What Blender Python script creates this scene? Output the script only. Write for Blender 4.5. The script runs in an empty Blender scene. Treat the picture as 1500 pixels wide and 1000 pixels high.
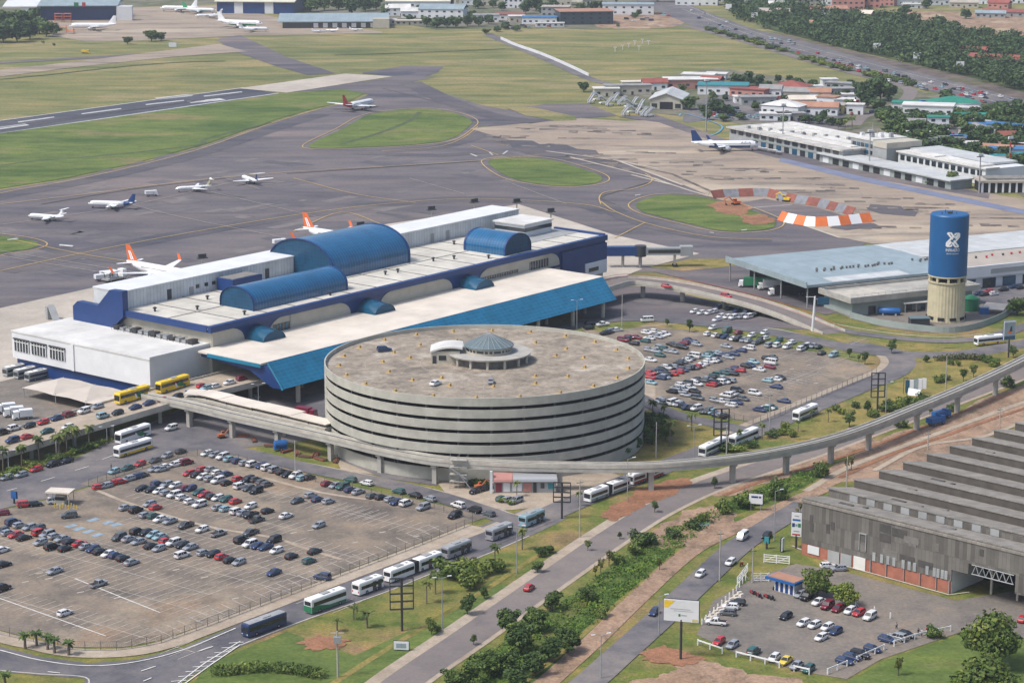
import bpy, math, random
from mathutils import Vector, Matrix
import numpy as np
R=random.Random(7); NR=np.random.RandomState(5)
sc=bpy.context.scene; COL=sc.collection
PI=math.pi; rad=math.radians
# ---------------------------------------------------------------- camera model
CH=178.0; CF=3400.0; TH=math.atan(775/3400.0)
def G(px,py,z=0.0):
    "point of the plane at height z that the photograph shows at pixel px,py"
    v=(py-500)/CF; u=(px-750)/CF
    t=(z-CH)/(-math.sin(TH)-v*math.cos(TH))
    return (u*t,(math.cos(TH)-v*math.sin(TH))*t)
def hgt(px,py,py2):
    x,y=G(px,py); lo,hi=0,170
    for _ in range(40):
        m=(lo+hi)/2; zz=m-CH
        d=y*math.cos(TH)-zz*math.sin(TH); dn=-y*math.sin(TH)-zz*math.cos(TH)
        if 500+CF*dn/d>py2: lo=m
        else: hi=m
    return lo
cam=bpy.data.cameras.new('camera'); co=bpy.data.objects.new('camera',cam); COL.objects.link(co)
co.location=(0,0,CH); co.rotation_euler=(PI/2-TH,0,0)
cam.sensor_width=36; cam.lens=36*CF/1500; cam.clip_start=1; cam.clip_end=30000
sc.camera=co
# ---------------------------------------------------------------- light
w=bpy.data.worlds.new("World"); sc.world=w; w.use_nodes=True
nt=w.node_tree; sky=nt.nodes.new('ShaderNodeTexSky'); sky.sky_type='NISHITA'; sky.sun_disc=False
SX,SY,SZ=-0.62,-0.30,1.0
sky.sun_elevation=math.atan2(SZ,math.hypot(SX,SY)); sky.sun_rotation=math.atan2(SX,SY)
sky.air_density=1.0; sky.dust_density=3.0; sky.ozone_density=1.0
bg=nt.nodes['Background']; nt.links.new(sky.outputs[0],bg.inputs[0]); bg.inputs[1].default_value=0.115
sd=bpy.data.lights.new('sun','SUN'); so=bpy.data.objects.new('sun',sd); COL.objects.link(so)
sd.energy=2.15; sd.angle=rad(12); sd.color=(1,.965,.92)
so.rotation_euler=Vector((SX,SY,SZ)).to_track_quat('Z','Y').to_euler(); so.location=(0,300,400)
sc.view_settings.view_transform='Standard'; sc.view_settings.look='None'; sc.view_settings.exposure=0.70
sc.view_settings.gamma=1
sc.render.engine='CYCLES'; sc.cycles.use_denoising=True; sc.cycles.max_bounces=6; sc.cycles.diffuse_bounces=3
sc.cycles.volume_bounces=0; sc.cycles.transparent_max_bounces=8
# ---------------------------------------------------------------- materials
MATS={}
def _base(name,rough,metal,spec):
    m=bpy.data.materials.new(name); m.use_nodes=True; MATS[name]=m
    b=m.node_tree.nodes['Principled BSDF']; b.inputs['Roughness'].default_value=rough
    b.inputs['Metallic'].default_value=metal; b.inputs['Specular IOR Level'].default_value=spec
    return m,m.node_tree,b
def N(nt,t,**k):
    n=nt.nodes.new(t)
    for a,v in k.items():
        if a.startswith('i_'): n.inputs[int(a[2:]) if a[2:].isdigit() else a[2:]].default_value=v
        else: setattr(n,a,v)
    return n
def c4(c): return (c[0],c[1],c[2],1)
def coords(nt,kind,scale):
    if kind=='world': s=N(nt,'ShaderNodeNewGeometry').outputs['Position']
    else: s=N(nt,'ShaderNodeTexCoord').outputs['UV' if kind=='uv' else 'Object']
    mp=N(nt,'ShaderNodeMapping'); mp.inputs['Scale'].default_value=scale if isinstance(scale,tuple) else (scale,)*3
    nt.links.new(s,mp.inputs[0]); return mp.outputs[0]
def noise(nt,vec,detail=4,rough=.6):
    n=N(nt,'ShaderNodeTexNoise'); n.inputs['Scale'].default_value=1; n.inputs['Detail'].default_value=detail
    n.inputs['Roughness'].default_value=rough; nt.links.new(vec,n.inputs['Vector']); return n.outputs[0]
def ramp(nt,fac,stops):
    r=N(nt,'ShaderNodeValToRGB'); e=r.color_ramp.elements
    while len(e)<len(stops): e.new(.5)
    for k,(p,c) in enumerate(stops): e[k].position=p; e[k].color=c4(c)
    nt.links.new(fac,r.inputs[0]); return r.outputs[0]
def mixc(nt,fac,a,b,mode='MIX'):
    m=N(nt,'ShaderNodeMix',data_type='RGBA',blend_type=mode)
    for s,v in ((0,fac),(6,a),(7,b)):
        if hasattr(v,'is_linked'): nt.links.new(v,m.inputs[s])
        elif s==0: m.inputs[0].default_value=v
        else: m.inputs[s].default_value=c4(v)
    return m.outputs[2]
def solid(name,c,rough=.55,metal=0,spec=.4,var=.0,scale=.3,kind='object'):
    "one paint; var adds soft weathering"
    m,nt,b=_base(name,rough,metal,spec)
    if var:
        f=noise(nt,coords(nt,kind,scale),5,.65)
        lo=tuple(x*(1-var) for x in c); hi=tuple(min(1,x*(1+var*.6)) for x in c)
        nt.links.new(ramp(nt,f,[(.3,lo),(.68,hi)]),b.inputs['Base Color'])
    else: b.inputs['Base Color'].default_value=c4(c)
    m.diffuse_color=c4(c); return m
def patchy(name,big,mid,fine=None,s=(.008,.05,.6),rough=.9,bump=0,stretch=(1,1,1),fineamt=.35):
    "ground: big = ramp stops by wide noise, mid = stops multiplied in by a middle noise, fine speckle"
    m,nt,b=_base(name,rough,0,.2)
    sc3=lambda k:tuple(k*q for q in stretch)
    c=ramp(nt,noise(nt,coords(nt,'world',sc3(s[0])),6,.62),big)
    c2=ramp(nt,noise(nt,coords(nt,'world',sc3(s[1])),6,.7),mid)
    c=mixc(nt,1.0,c,c2,'MULTIPLY')
    f=noise(nt,coords(nt,'world',s[2]),4,.7)
    c3=ramp(nt,f,[(.25,(1-fineamt,)*3),(.75,(1+fineamt*.5,)*3)])
    c=mixc(nt,1.0,c,c3,'MULTIPLY')
    nt.links.new(c,b.inputs['Base Color'])
    if bump:
        bp=N(nt,'ShaderNodeBump'); bp.inputs['Strength'].default_value=bump; bp.inputs['Distance'].default_value=.5
        nt.links.new(f,bp.inputs['Height']); nt.links.new(bp.outputs[0],b.inputs['Normal'])
    return m
def gridmat(name,c,line,size,kind='uv',mortar=.05,rough=.2,var=.25,spec=.5,metal=0,swz=None,offs=0.0):
    "panes or sheets laid out in rows: brick pattern on the part's own coordinates"
    m,nt,b=_base(name,rough,metal,spec)
    v=coords(nt,kind,1)
    if swz:
        sp=N(nt,'ShaderNodeSeparateXYZ'); nt.links.new(v,sp.inputs[0]); cb=N(nt,'ShaderNodeCombineXYZ')
        for k,a in enumerate(swz): nt.links.new(sp.outputs['XYZ'.index(a)],cb.inputs[k])
        v=cb.outputs[0]
    br=N(nt,'ShaderNodeTexBrick',offset=offs); br.inputs['Scale'].default_value=1
    br.inputs['Brick Width'].default_value=size[0]; br.inputs['Row Height'].default_value=size[1]
    br.inputs['Mortar Size'].default_value=mortar; br.inputs['Mortar Smooth'].default_value=.3
    br.inputs['Color1'].default_value=c4(tuple(x*(1-var) for x in c)); br.inputs['Color2'].default_value=c4(tuple(x*(1+var) for x in c))
    br.inputs['Mortar'].default_value=c4(line)
    nt.links.new(v,br.inputs['Vector'])
    f=noise(nt,coords(nt,'object',.12),5,.7)
    nt.links.new(mixc(nt,1,br.outputs[0],ramp(nt,f,[(.3,(.75,)*3),(.7,(1.1,)*3)]),'MULTIPLY'),b.inputs['Base Color'])
    return m
def leafmat(name,c1,c2,c3):
    m,nt,b=_base(name,.75,0,.15)
    g=N(nt,'ShaderNodeNewGeometry'); oi=N(nt,'ShaderNodeObjectInfo')
    c=ramp(nt,g.outputs['Random Per Island'],[(0,c1),(.55,c2),(1,c3)])
    c=mixc(nt,1,c,ramp(nt,oi.outputs['Random'],[(0,(.7,.75,.7)),(.5,(1,1,1)),(1,(1.25,1.2,.95))]),'MULTIPLY')
    f=noise(nt,coords(nt,'world',.16),3,.6)
    c=mixc(nt,1,c,ramp(nt,f,[(.36,(.62,.7,.62)),(.5,(1,1,1)),(.64,(1.45,1.3,1.1))]),'MULTIPLY')
    nt.links.new(c,b.inputs['Base Color'])
    return m
# ---------------------------------------------------------------- mesh building
class MB:
    def __init__(s): s.v=[];s.f=[];s.m=[];s.uv=[]
    def face(s,pts,m=0,uv=None):
        n=len(s.v); s.v+= [tuple(p) for p in pts]; s.f.append(tuple(range(n,n+len(pts)))); s.m.append(m); s.uv.append(uv)
    def box(s,x0,x1,y0,y1,z0,z1,m=0,rot=0,c=(0,0),top=None):
        P=[]
        for z in (z0,z1):
            for x,y in ((x0,y0),(x1,y0),(x1,y1),(x0,y1)):
                if rot: dx,dy=x-c[0],y-c[1]; x,y=c[0]+dx*math.cos(rot)-dy*math.sin(rot),c[1]+dx*math.sin(rot)+dy*math.cos(rot)
                P.append((x,y,z))
        n=len(s.v); s.v+=P
        for k,f in enumerate(((0,3,2,1),(4,5,6,7),(0,1,5,4),(1,2,6,5),(2,3,7,6),(3,0,4,7))):
            s.f.append(tuple(n+i for i in f)); s.m.append(top if (k==1 and top is not None) else m); s.uv.append(None)
        return s
    def prism(s,poly,z0,z1,m=0,top=None,bottom=True):
        k=len(poly); n=len(s.v)
        a=sum(poly[i][0]*poly[(i+1)%k][1]-poly[(i+1)%k][0]*poly[i][1] for i in range(k))
        if a<0: poly=poly[::-1]
        s.v+=[(p[0],p[1],z0) for p in poly]+[(p[0],p[1],z1) for p in poly]
        s.f.append(tuple(range(n+k,n+2*k))); s.m.append(m if top is None else top); s.uv.append(None)
        if bottom: s.f.append(tuple(range(n+k-1,n-1,-1))); s.m.append(m); s.uv.append(None)
        for i in range(k):
            j=(i+1)%k; s.f.append((n+i,n+j,n+k+j,n+k+i)); s.m.append(m); s.uv.append(None)
        return s
    def extr(s,prof,axis,a0,a1,m=0):
        "profile in the plane across axis ('x': (y,z) points, 'y': (x,z) points), swept from a0 to a1"
        k=len(prof); n=len(s.v)
        for a in (a0,a1):
            s.v+=[((a,p[0],p[1]) if axis=='x' else (p[0],a,p[1])) for p in prof]
        s.f.append(tuple(range(n+k-1,n-1,-1))); s.f.append(tuple(range(n+k,n+2*k))); s.m+=[m,m]; s.uv+=[None,None]
        for i in range(k):
            j=(i+1)%k; s.f.append((n+i,n+j,n+k+j,n+k+i)); s.m.append(m); s.uv.append(None)
        return s
    def loft(s,rings,m=0,caps=True,closed=True):
        n=len(s.v); k=len(rings[0])
        for r in rings: s.v+=[tuple(p) for p in r]
        for a in range(len(rings)-1):
            for i in range(k if closed else k-1):
                j=(i+1)%k; s.f.append((n+a*k+i,n+a*k+j,n+(a+1)*k+j,n+(a+1)*k+i)); s.m.append(m); s.uv.append(None)
        if caps and closed:
            s.f.append(tuple(range(n+k-1,n-1,-1))); q=n+(len(rings)-1)*k; s.f.append(tuple(range(q,q+k))); s.m+=[m,m]; s.uv+=[None,None]
        return s
    def tube(s,p,q,r0,r1=None,n=8,m=0):
        r1=r0 if r1 is None else r1; p=Vector(p);q=Vector(q); d=(q-p).normalized()
        a=d.orthogonal().normalized(); b=d.cross(a)
        ring=lambda c,r:[tuple(c+a*(r*math.cos(2*PI*i/n))+b*(r*math.sin(2*PI*i/n))) for i in range(n)]
        return s.loft([ring(p,r0),ring(q,r1)],m)
    def pipe(s,pts,r,n=6,m=0):
        for a,b in zip(pts[:-1],pts[1:]): s.tube(a,b,r,r,n,m)
        return s
    def lathe(s,prof,n=24,m=0,c=(0,0)):
        "prof: (radius,z) from bottom to top"
        rings=[[(c[0]+r*math.cos(2*PI*i/n),c[1]+r*math.sin(2*PI*i/n),z) for i in range(n)] for r,z in prof]
        return s.loft(rings,m,True)
    def build(s,name,mats,parent=None,smooth=False,loc=None,rot=0,auto=None):
        me=bpy.data.meshes.new(name); me.from_pydata(s.v,[],s.f)
        if not isinstance(mats,(list,tuple)): mats=[mats]
        for m in mats: me.materials.append(MATS[m] if isinstance(m,str) else m)
        if len(mats)>1: me.polygons.foreach_set('material_index',s.m)
        if any(u is not None for u in s.uv):
            L=me.uv_layers.new(name='UVMap'); i=0; dat=[]
            for f,u in zip(s.f,s.uv):
                for k in range(len(f)): dat+=list(u[k]) if u else [0,0]
            L.data.foreach_set('uv',dat)
        if smooth: me.polygons.foreach_set('use_smooth',[True]*len(me.polygons))
        me.update()
        o=bpy.data.objects.new(name,me); COL.objects.link(o)
        if smooth and auto:
            o.data.shade_smooth() if False else None
        if parent: o.parent=parent
        if loc: o.location=loc
        if rot: o.rotation_euler=(0,0,rot)
        return o
LABELS={}
HAZE=.00007
def tag(o,label,cat,group=None):
    n=len(label.split())
    if not 4<=n<=16: print('LABELLEN',n,label)
    o['label']=label; o['category']=cat
    if group: o['group']=group
    LABELS.setdefault(label,[]).append((o.name,group))
    return o
def thing(name,label,cat,loc=(0,0,0),rz=0,group=None):
    o=bpy.data.objects.new(name,None); COL.objects.link(o); o.empty_display_size=1
    o.location=(loc[0],loc[1],loc[2] if len(loc)>2 else 0); o.rotation_euler=(0,0,rz)
    return tag(o,label,cat,group)
def dup(root,loc,rz=0,label=None,group=None,scale=None,cat=None):
    r=root.copy(); COL.objects.link(r); r.location=(loc[0],loc[1],loc[2] if len(loc)>2 else 0); r.rotation_euler=(0,0,rz)
    if scale: r.scale=scale if isinstance(scale,tuple) else (scale,)*3
    if label: tag(r,label,cat or root['category'],group or root.get('group'))
    for ch in root.children:
        c=ch.copy(); COL.objects.link(c); c.parent=r
        for g in ch.children:
            d=g.copy(); COL.objects.link(d); d.parent=c
    return r
def drop(root):
    for ch in list(root.children):
        for g in list(ch.children): bpy.data.objects.remove(g)
        bpy.data.objects.remove(ch)
    LABELS.pop(root['label'],None); bpy.data.objects.remove(root)
def structure(o): o['kind']='structure'; return o
def stuff(o): o['kind']='stuff'; return o
ORD='zeroth first second third fourth fifth sixth seventh eighth ninth tenth eleventh twelfth thirteenth fourteenth fifteenth sixteenth seventeenth eighteenth nineteenth twentieth'.split()
def nth(k):
    if k<=20: return ORD[k]
    t={2:'twenty',3:'thirty',4:'forty',5:'fifty',6:'sixty',7:'seventy',8:'eighty',9:'ninety'}
    return t[k//10]+'-'+ORD[k%10] if k%10 else t[k//10][:-1]+'ieth'
def smooth_closed(p,n=6):
    out=[];k=len(p)
    for i in range(k):
        a,b,c,d=p[i-1],p[i],p[(i+1)%k],p[(i+2)%k]
        for j in range(n):
            t=j/n
            out.append(tuple(.5*(2*b[q]+(c[q]-a[q])*t+(2*a[q]-5*b[q]+4*c[q]-d[q])*t*t+(3*b[q]-a[q]-3*c[q]+d[q])*t**3) for q in (0,1)))
    return out
def smooth_open(p,n=6):
    q=[tuple(2*p[0][i]-p[1][i] for i in range(len(p[0])))]+list(p)+[tuple(2*p[-1][i]-p[-2][i] for i in range(len(p[0])))]
    out=[]
    for i in range(1,len(q)-2):
        a,b,c,d=q[i-1],q[i],q[i+1],q[i+2]
        for j in range(n):
            t=j/n
            out.append(tuple(.5*(2*b[k]+(c[k]-a[k])*t+(2*a[k]-5*b[k]+4*c[k]-d[k])*t*t+(3*b[k]-a[k]-3*c[k]+d[k])*t**3) for k in range(len(b))))
    out.append(tuple(p[-1])); return out
def offset(pts,d):
    out=[]
    for i,p in enumerate(pts):
        a=pts[max(0,i-1)]; b=pts[min(len(pts)-1,i+1)]
        dx,dy=b[0]-a[0],b[1]-a[1]; l=math.hypot(dx,dy) or 1
        out.append((p[0]-dy/l*d,p[1]+dx/l*d)+tuple(p[2:]))
    return out
def P2(s,z=0.0):
    "'x,y x,y ...' pixels of the photograph -> ground points"
    return [G(*[float(k) for k in q.split(',')],z) for q in s.split()]
LV=.06
CNT=[0]
def zz(level):
    CNT[0]+=1; return level*LV+(CNT[0]%15)*.004
def ragged(q,amp,seed=1):
    r=random.Random(seed+len(q)); n=len(q); out=[]; ph=[r.uniform(0,6.28) for _ in range(6)]
    for i in range(n):
        t=2*PI*i/n; d=amp*(.5*math.sin(5*t+ph[0])+.5*math.sin(9*t+ph[1])+.4*math.sin(17*t+ph[2]))+r.uniform(-.4,.4)*amp
        a,b=q[i-1],q[(i+1)%n]; dx,dy=b[0]-a[0],b[1]-a[1]; l=math.hypot(dx,dy) or 1
        out.append((q[i][0]-dy/l*d,q[i][1]+dx/l*d))
    return out
def sheet(name,mat,level,polys,smooth=False,rag=0):
    mb=MB()
    for p in (polys if isinstance(polys,list) else [polys]):
        z=zz(level)
        q=P2(p) if isinstance(p,str) else p
        if smooth: q=smooth_closed(q,14 if rag else 6)
        if rag: q=ragged(q,rag)
        a=sum(q[i][0]*q[(i+1)%len(q)][1]-q[(i+1)%len(q)][0]*q[i][1] for i in range(len(q)))
        if a<0: q=q[::-1]
        mb.face([(x,y,z) for x,y in q])
    return structure(mb.build(name,mat))
def ribbon(mb,pts,wd,z,m=0):
    a=offset(pts,wd/2); b=offset(pts,-wd/2)
    for i in range(len(pts)-1):
        mb.face([(b[i][0],b[i][1],z),(b[i+1][0],b[i+1][1],z),(a[i+1][0],a[i+1][1],z),(a[i][0],a[i][1],z)],m)
def road(name,mat,level,s,wd,n=8):
    pts=smooth_open(P2(s),n) if isinstance(s,str) else s
    mb=MB(); ribbon(mb,pts,wd,zz(level)); return structure(mb.build(name,mat)),pts
def kerbs(name,mat,lines,wd=.35,h=.14):
    mb=MB()
    for pts in lines:
        if isinstance(pts,str): pts=smooth_open(P2(pts),5)
        a=offset(pts,wd/2); b=offset(pts,-wd/2)
        mb.loft([[(p[0],p[1],0),(p[0],p[1],h),(q[0],q[1],h),(q[0],q[1],0)] for p,q in zip(a,b)],0,False,True)
    return structure(mb.build(name,mat))
def lines(name,mat,level,segs,wd=.2):
    mb=MB(); z=zz(level)
    for k,s in enumerate(segs):
        if isinstance(s,str): s=P2(s)
        ribbon(mb,s,wd,z+(k%11)*.0011)
    return structure(mb.build(name,mat))
# ================================================================ ground materials
patchy('grass_field_mat',[(.34,(.12,.14,.05)),(.42,(.22,.20,.085)),(.5,(.15,.165,.058)),(.57,(.27,.225,.11)),(.66,(.12,.155,.045))],
       [(.36,(.68,.78,.66)),(.5,(1,1,1)),(.64,(1.3,1.16,1.0))],s=(.011,.055,.5),stretch=(.35,1,1),fineamt=.4)
patchy('grass_green_mat',[(.36,(.065,.11,.024)),(.47,(.105,.145,.038)),(.56,(.12,.165,.038)),(.64,(.185,.17,.07))],
       [(.36,(.66,.74,.6)),(.5,(1,1,1)),(.64,(1.28,1.15,1.0))],s=(.022,.10,.9),stretch=(.5,1,1),fineamt=.4)
patchy('grass_near_mat',[(.34,(.085,.13,.025)),(.43,(.195,.175,.055)),(.5,(.115,.15,.032)),(.58,(.22,.185,.065)),(.67,(.24,.16,.09))],
       [(.36,(.62,.74,.56)),(.5,(1,1,1)),(.64,(1.35,1.2,1.0))],s=(.028,.13,1.5),stretch=(1,1,1),fineamt=.5)
patchy('dry_grass_mat',[(.35,(.14,.135,.035)),(.45,(.26,.205,.07)),(.55,(.19,.175,.05)),(.65,(.30,.205,.11))],
       [(.36,(.7,.76,.62)),(.5,(1,1,1)),(.64,(1.2,1.12,1.0))],s=(.035,.16,1.5),fineamt=.45)
patchy('lush_mat',[(.36,(.05,.10,.018)),(.47,(.09,.15,.03)),(.56,(.14,.17,.045)),(.66,(.19,.175,.06))],[(.36,(.5,.6,.45)),(.52,(1,1,1)),(.66,(1.3,1.2,1))],s=(.05,.3,2.2),fineamt=.7,bump=.8)
patchy('asphalt_apron_mat',[(.36,(.092,.088,.104)),(.45,(.146,.130,.134)),(.53,(.113,.102,.110)),(.62,(.178,.152,.146))],
       [(.36,(.72,.75,.8)),(.5,(1,1,1)),(.64,(1.2,1.13,1.07))],s=(.012,.05,.5),stretch=(.3,1,1),fineamt=.18)
patchy('apron_worn_mat',[(.36,(.075,.075,.09)),(.5,(.095,.09,.10)),(.64,(.13,.115,.115))],[(.36,(.75,.78,.82)),(.5,(1,1,1)),(.64,(1.2,1.12,1.06))],s=(.02,.07,.5),stretch=(.3,1,1),fineamt=.2)
patchy('runway_mat',[(.3,(.05,.055,.075)),(.5,(.075,.08,.10)),(.7,(.10,.10,.115))],[(.3,(.85,.87,.9)),(.7,(1.1,1.05,1))],s=(.02,.08,.5),stretch=(.25,1,1),fineamt=.15)
patchy('concrete_apron_mat',[(.34,(.20,.165,.13)),(.45,(.33,.27,.21)),(.54,(.27,.22,.175)),(.64,(.39,.325,.25))],
       [(.36,(.66,.67,.7)),(.48,(1,1,1)),(.64,(1.14,1.1,1.04))],s=(.014,.06,.5),stretch=(.3,1,1),fineamt=.16)
patchy('pale_concrete_mat',[(.3,(.36,.32,.27)),(.5,(.44,.39,.33)),(.7,(.50,.45,.38))],[(.3,(.82,.82,.82)),(.6,(1,1,1))],s=(.02,.12,.8),fineamt=.15)
patchy('patch_mat',[(.38,(.09,.08,.08)),(.5,(.135,.113,.102)),(.62,(.27,.222,.178))],[(.36,(.75,.75,.75)),(.6,(1.05,1.05,1.05))],s=(.10,.35,1),fineamt=.25)
patchy('street_mat',[(.36,(.10,.097,.108)),(.5,(.14,.131,.137)),(.64,(.185,.168,.16))],[(.36,(.74,.77,.8)),(.5,(1,1,1)),(.64,(1.18,1.14,1.08))],s=(.03,.15,1.5),fineamt=.18)
patchy('boulevard_mat',[(.3,(.15,.132,.13)),(.5,(.185,.16,.15)),(.7,(.215,.185,.165))],[(.3,(.84,.85,.87)),(.5,(1,1,1)),(.7,(1.1,1.07,1.04))],s=(.03,.15,1.5),fineamt=.16)
patchy('lot_mat',[(.35,(.15,.128,.11)),(.44,(.225,.185,.145)),(.51,(.185,.155,.128)),(.58,(.26,.215,.165)),(.66,(.25,.18,.125))],
       [(.36,(.66,.68,.7)),(.5,(1,1,1)),(.64,(1.2,1.14,1.06))],s=(.02,.09,1.2),fineamt=.3)
patchy('gravel_lot_mat',[(.3,(.15,.138,.125)),(.5,(.19,.168,.145)),(.7,(.23,.19,.155))],[(.3,(.75,.76,.78)),(.5,(1,1,1)),(.7,(1.15,1.1,1.03))],s=(.03,.12,1.2),fineamt=.3)
patchy('dirt_mat',[(.36,(.23,.15,.10)),(.46,(.36,.245,.17)),(.54,(.27,.18,.12)),(.63,(.42,.31,.215))],
       [(.36,(.6,.62,.62)),(.5,(1,1,1)),(.7,(1.15,1.1,1.05))],s=(.03,.15,1.2),stretch=(1,.6,1),fineamt=.4,bump=.5)
patchy('red_dirt_mat',[(.3,(.22,.11,.065)),(.6,(.33,.17,.10))],[(.3,(.7,.7,.7)),(.6,(1.1,1.05,1))],s=(.05,.25,1.5),fineamt=.4,bump=.5)
patchy('sidewalk_mat',[(.3,(.33,.265,.20)),(.5,(.40,.33,.255)),(.7,(.45,.38,.30))],[(.3,(.75,.75,.75)),(.6,(1,1,1))],s=(.05,.3,2),fineamt=.25)
patchy('verge_mat',[(.36,(.10,.085,.075)),(.5,(.16,.13,.12)),(.64,(.11,.115,.06))],[(.36,(.6,.65,.6)),(.6,(1.15,1.1,1.05))],s=(.02,.1,.5))
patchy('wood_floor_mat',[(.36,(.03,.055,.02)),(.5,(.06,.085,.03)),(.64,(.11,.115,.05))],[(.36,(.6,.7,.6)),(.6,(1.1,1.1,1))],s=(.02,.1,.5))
patchy('town_ground_mat',[(.3,(.12,.12,.075)),(.45,(.20,.18,.14)),(.55,(.09,.11,.05)),(.7,(.25,.2,.16))],[(.3,(.6,.65,.6)),(.6,(1.1,1.1,1.1))],s=(.015,.06,.3))
solid('white_line',(.62,.61,.57),.8,var=.25,scale=.6,kind='world'); solid('yellow_line',(.48,.33,.12),.8,var=.2,scale=.5,kind='world')
solid('faint_line',(.33,.29,.25),.9,var=.35,scale=.5,kind='world'); solid('dark_seal',(.075,.068,.065),.9,var=.3,scale=.3,kind='world')
solid('blue_line',(.12,.30,.42),.8,var=.2,scale=.3,kind='world'); solid('blue_grey_lane',(.16,.18,.26),.8,var=.2,scale=.1,kind='world')
solid('kerb_mat',(.45,.41,.36),.85,var=.25,scale=.8,kind='world'); solid('water_mat',(.16,.22,.22),.15)
solid('ditch_mat',(.06,.085,.03),.9,var=.4,scale=.2,kind='world')
# ================================================================ the ground
S=7000
g=MB(); g.face([(-S,-2500,0),(S,-2500,0),(S,9500,0),(-S,9500,0)]); structure(g.build('ground','grass_field_mat'))
# ---- the near ground (streets' verges)
sheet('near_ground','grass_near_mat',1,'-400,1300 -300,720 -20,640 300,560 600,560 880,480 960,440 1180,440 1260,470 1700,440 1900,560 1900,1300')
sheet('town_ground','town_ground_mat',1,['-300,50 60,16 320,6 560,30 640,44 760,40 870,44 1000,26 990,-40 -300,-40','860,132 935,118 1050,100 1235,125 1262,128 1330,130 1500,165 1800,220 1800,300 1500,290 1440,250 1240,210 1060,178 950,165'])
# ---- airfield
APR='-300,330 0,279 100,263 200,241 300,214 400,179 470,159 515,150 540,139 500,131 415,136 575,114 640,113 600,121 660,140 700,153 740,161 800,153 860,152 905,170 700,186 850,215 1000,268 1080,280 1280,350 1260,362 1000,400 880,398 500,440 100,480 -100,452 -300,470'
sheet('apron','asphalt_apron_mat',2,APR)
sheet('runway','runway_mat',2,'-300,222 0,178 357,129.5 410,137.5 0,197 -300,240')
sheet('runway_end','pale_concrete_mat',3,'350,130 505,108.5 575,112.5 420,136.5')
sheet('blast_pad','runway_mat',3,'530,108 600,104.5 610,108 580,112')
sheet('overrun','asphalt_apron_mat',2,'530,107 590,97 650,98 640,107 600,121 572,113')
sheet('taxiway','asphalt_apron_mat',3,['322,56 352,52 378,64 420,84 492,108 450,110.5 400,96 350,78 318,60','-200,138 0,91 150,82.5 235,77 150,85.5 0,93.5 -200,142'])
sheet('taxi_strip','concrete_apron_mat',3,'-200,150 0,103 100,92 200,80 320,65 362,76 250,84 120,98 0,113 -200,165')
sheet('hangar_apron','concrete_apron_mat',2,'70,52 100,44 60,28 185,12 330,8 420,30 560,47 560,49 350,53 200,60 125,61')
sheet('concrete_apron','concrete_apron_mat',3,'688,189 850,174 915,178 965,176 1063,212 1205,238 1440,282 1700,330 1800,420 1500,345 1278,358 1225,347 1140,318 1085,300 1050,292 1000,271 905,235 800,222')
sheet('terminal_apron','pale_concrete_mat',3,'-300,520 0,452 150,419 430,360 560,330 760,300 900,345 1025,372 940,395 880,420 700,520 250,560 -300,700')
sheet('service_asphalt','asphalt_apron_mat',4,'930,392 1070,385 1200,380 1300,440 1210,462 1100,432 980,404')
sheet('old_apron_lane','asphalt_apron_mat',4,'905,172 960,168 1063,205 1240,243 1450,285 1448,292 1240,256 1065,215 965,180')
sheet('blue_service_lane','blue_grey_lane',5,'1145,232 1260,259 1400,288 1500,308 1700,345 1700,352 1500,315 1395,294 1250,264 1140,237')
ISL=['455,212 500,190 535,171 575,163 625,160 668,167 691,178 682,190 655,206 600,213 520,217 465,218','715,238 740,232 800,234 850,247 880,259 876,268 840,273 795,271 745,260','932,300 962,288 1010,287 1062,297 1100,308 1136,325 1120,337 1060,339 1000,326 948,313','-60,340 0,346 40,352 57,359 40,366 0,372 -60,385']
for q in ISL: sheet('grass_island','grass_green_mat',5,q,True,.35)
sheet('torn_soil','red_dirt_mat',5.5,['1040,300 1075,294 1100,306 1085,316 1055,312','1085,318 1120,316 1134,326 1100,330'],True,1.2)
sheet('fenced_asphalt','asphalt_apron_mat',5.2,'1085,298 1120,292 1150,298 1200,306 1236,317 1190,328 1150,325 1112,310')
lines('apron_line','white_line',6.5,['1096,306 1160,301'],.5)
sheet('dark_apron_area','apron_worn_mat',4.6,['742,206 780,207 790,212 830,213 845,219 873,221 878,227 812,231 770,226 752,219','1275,300 1320,303 1325,309 1345,311 1340,318 1290,314 1270,308','1225,330 1280,328 1290,333 1240,338 1215,335'])
sheet('grass_strip','grass_green_mat',3,['-300,262 0,196 410,138.5 500,131 535,137 512,149 470,157 400,177 300,212 200,239 100,261 0,277 -300,335'])
sheet('grass_strip','grass_field_mat',5,'740,158 780,158 842,171 845,177 815,178 770,170')
sheet('grass_strip','dry_grass_mat',5,'950,392 1010,380 1062,380 1100,388 1000,398')
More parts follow.
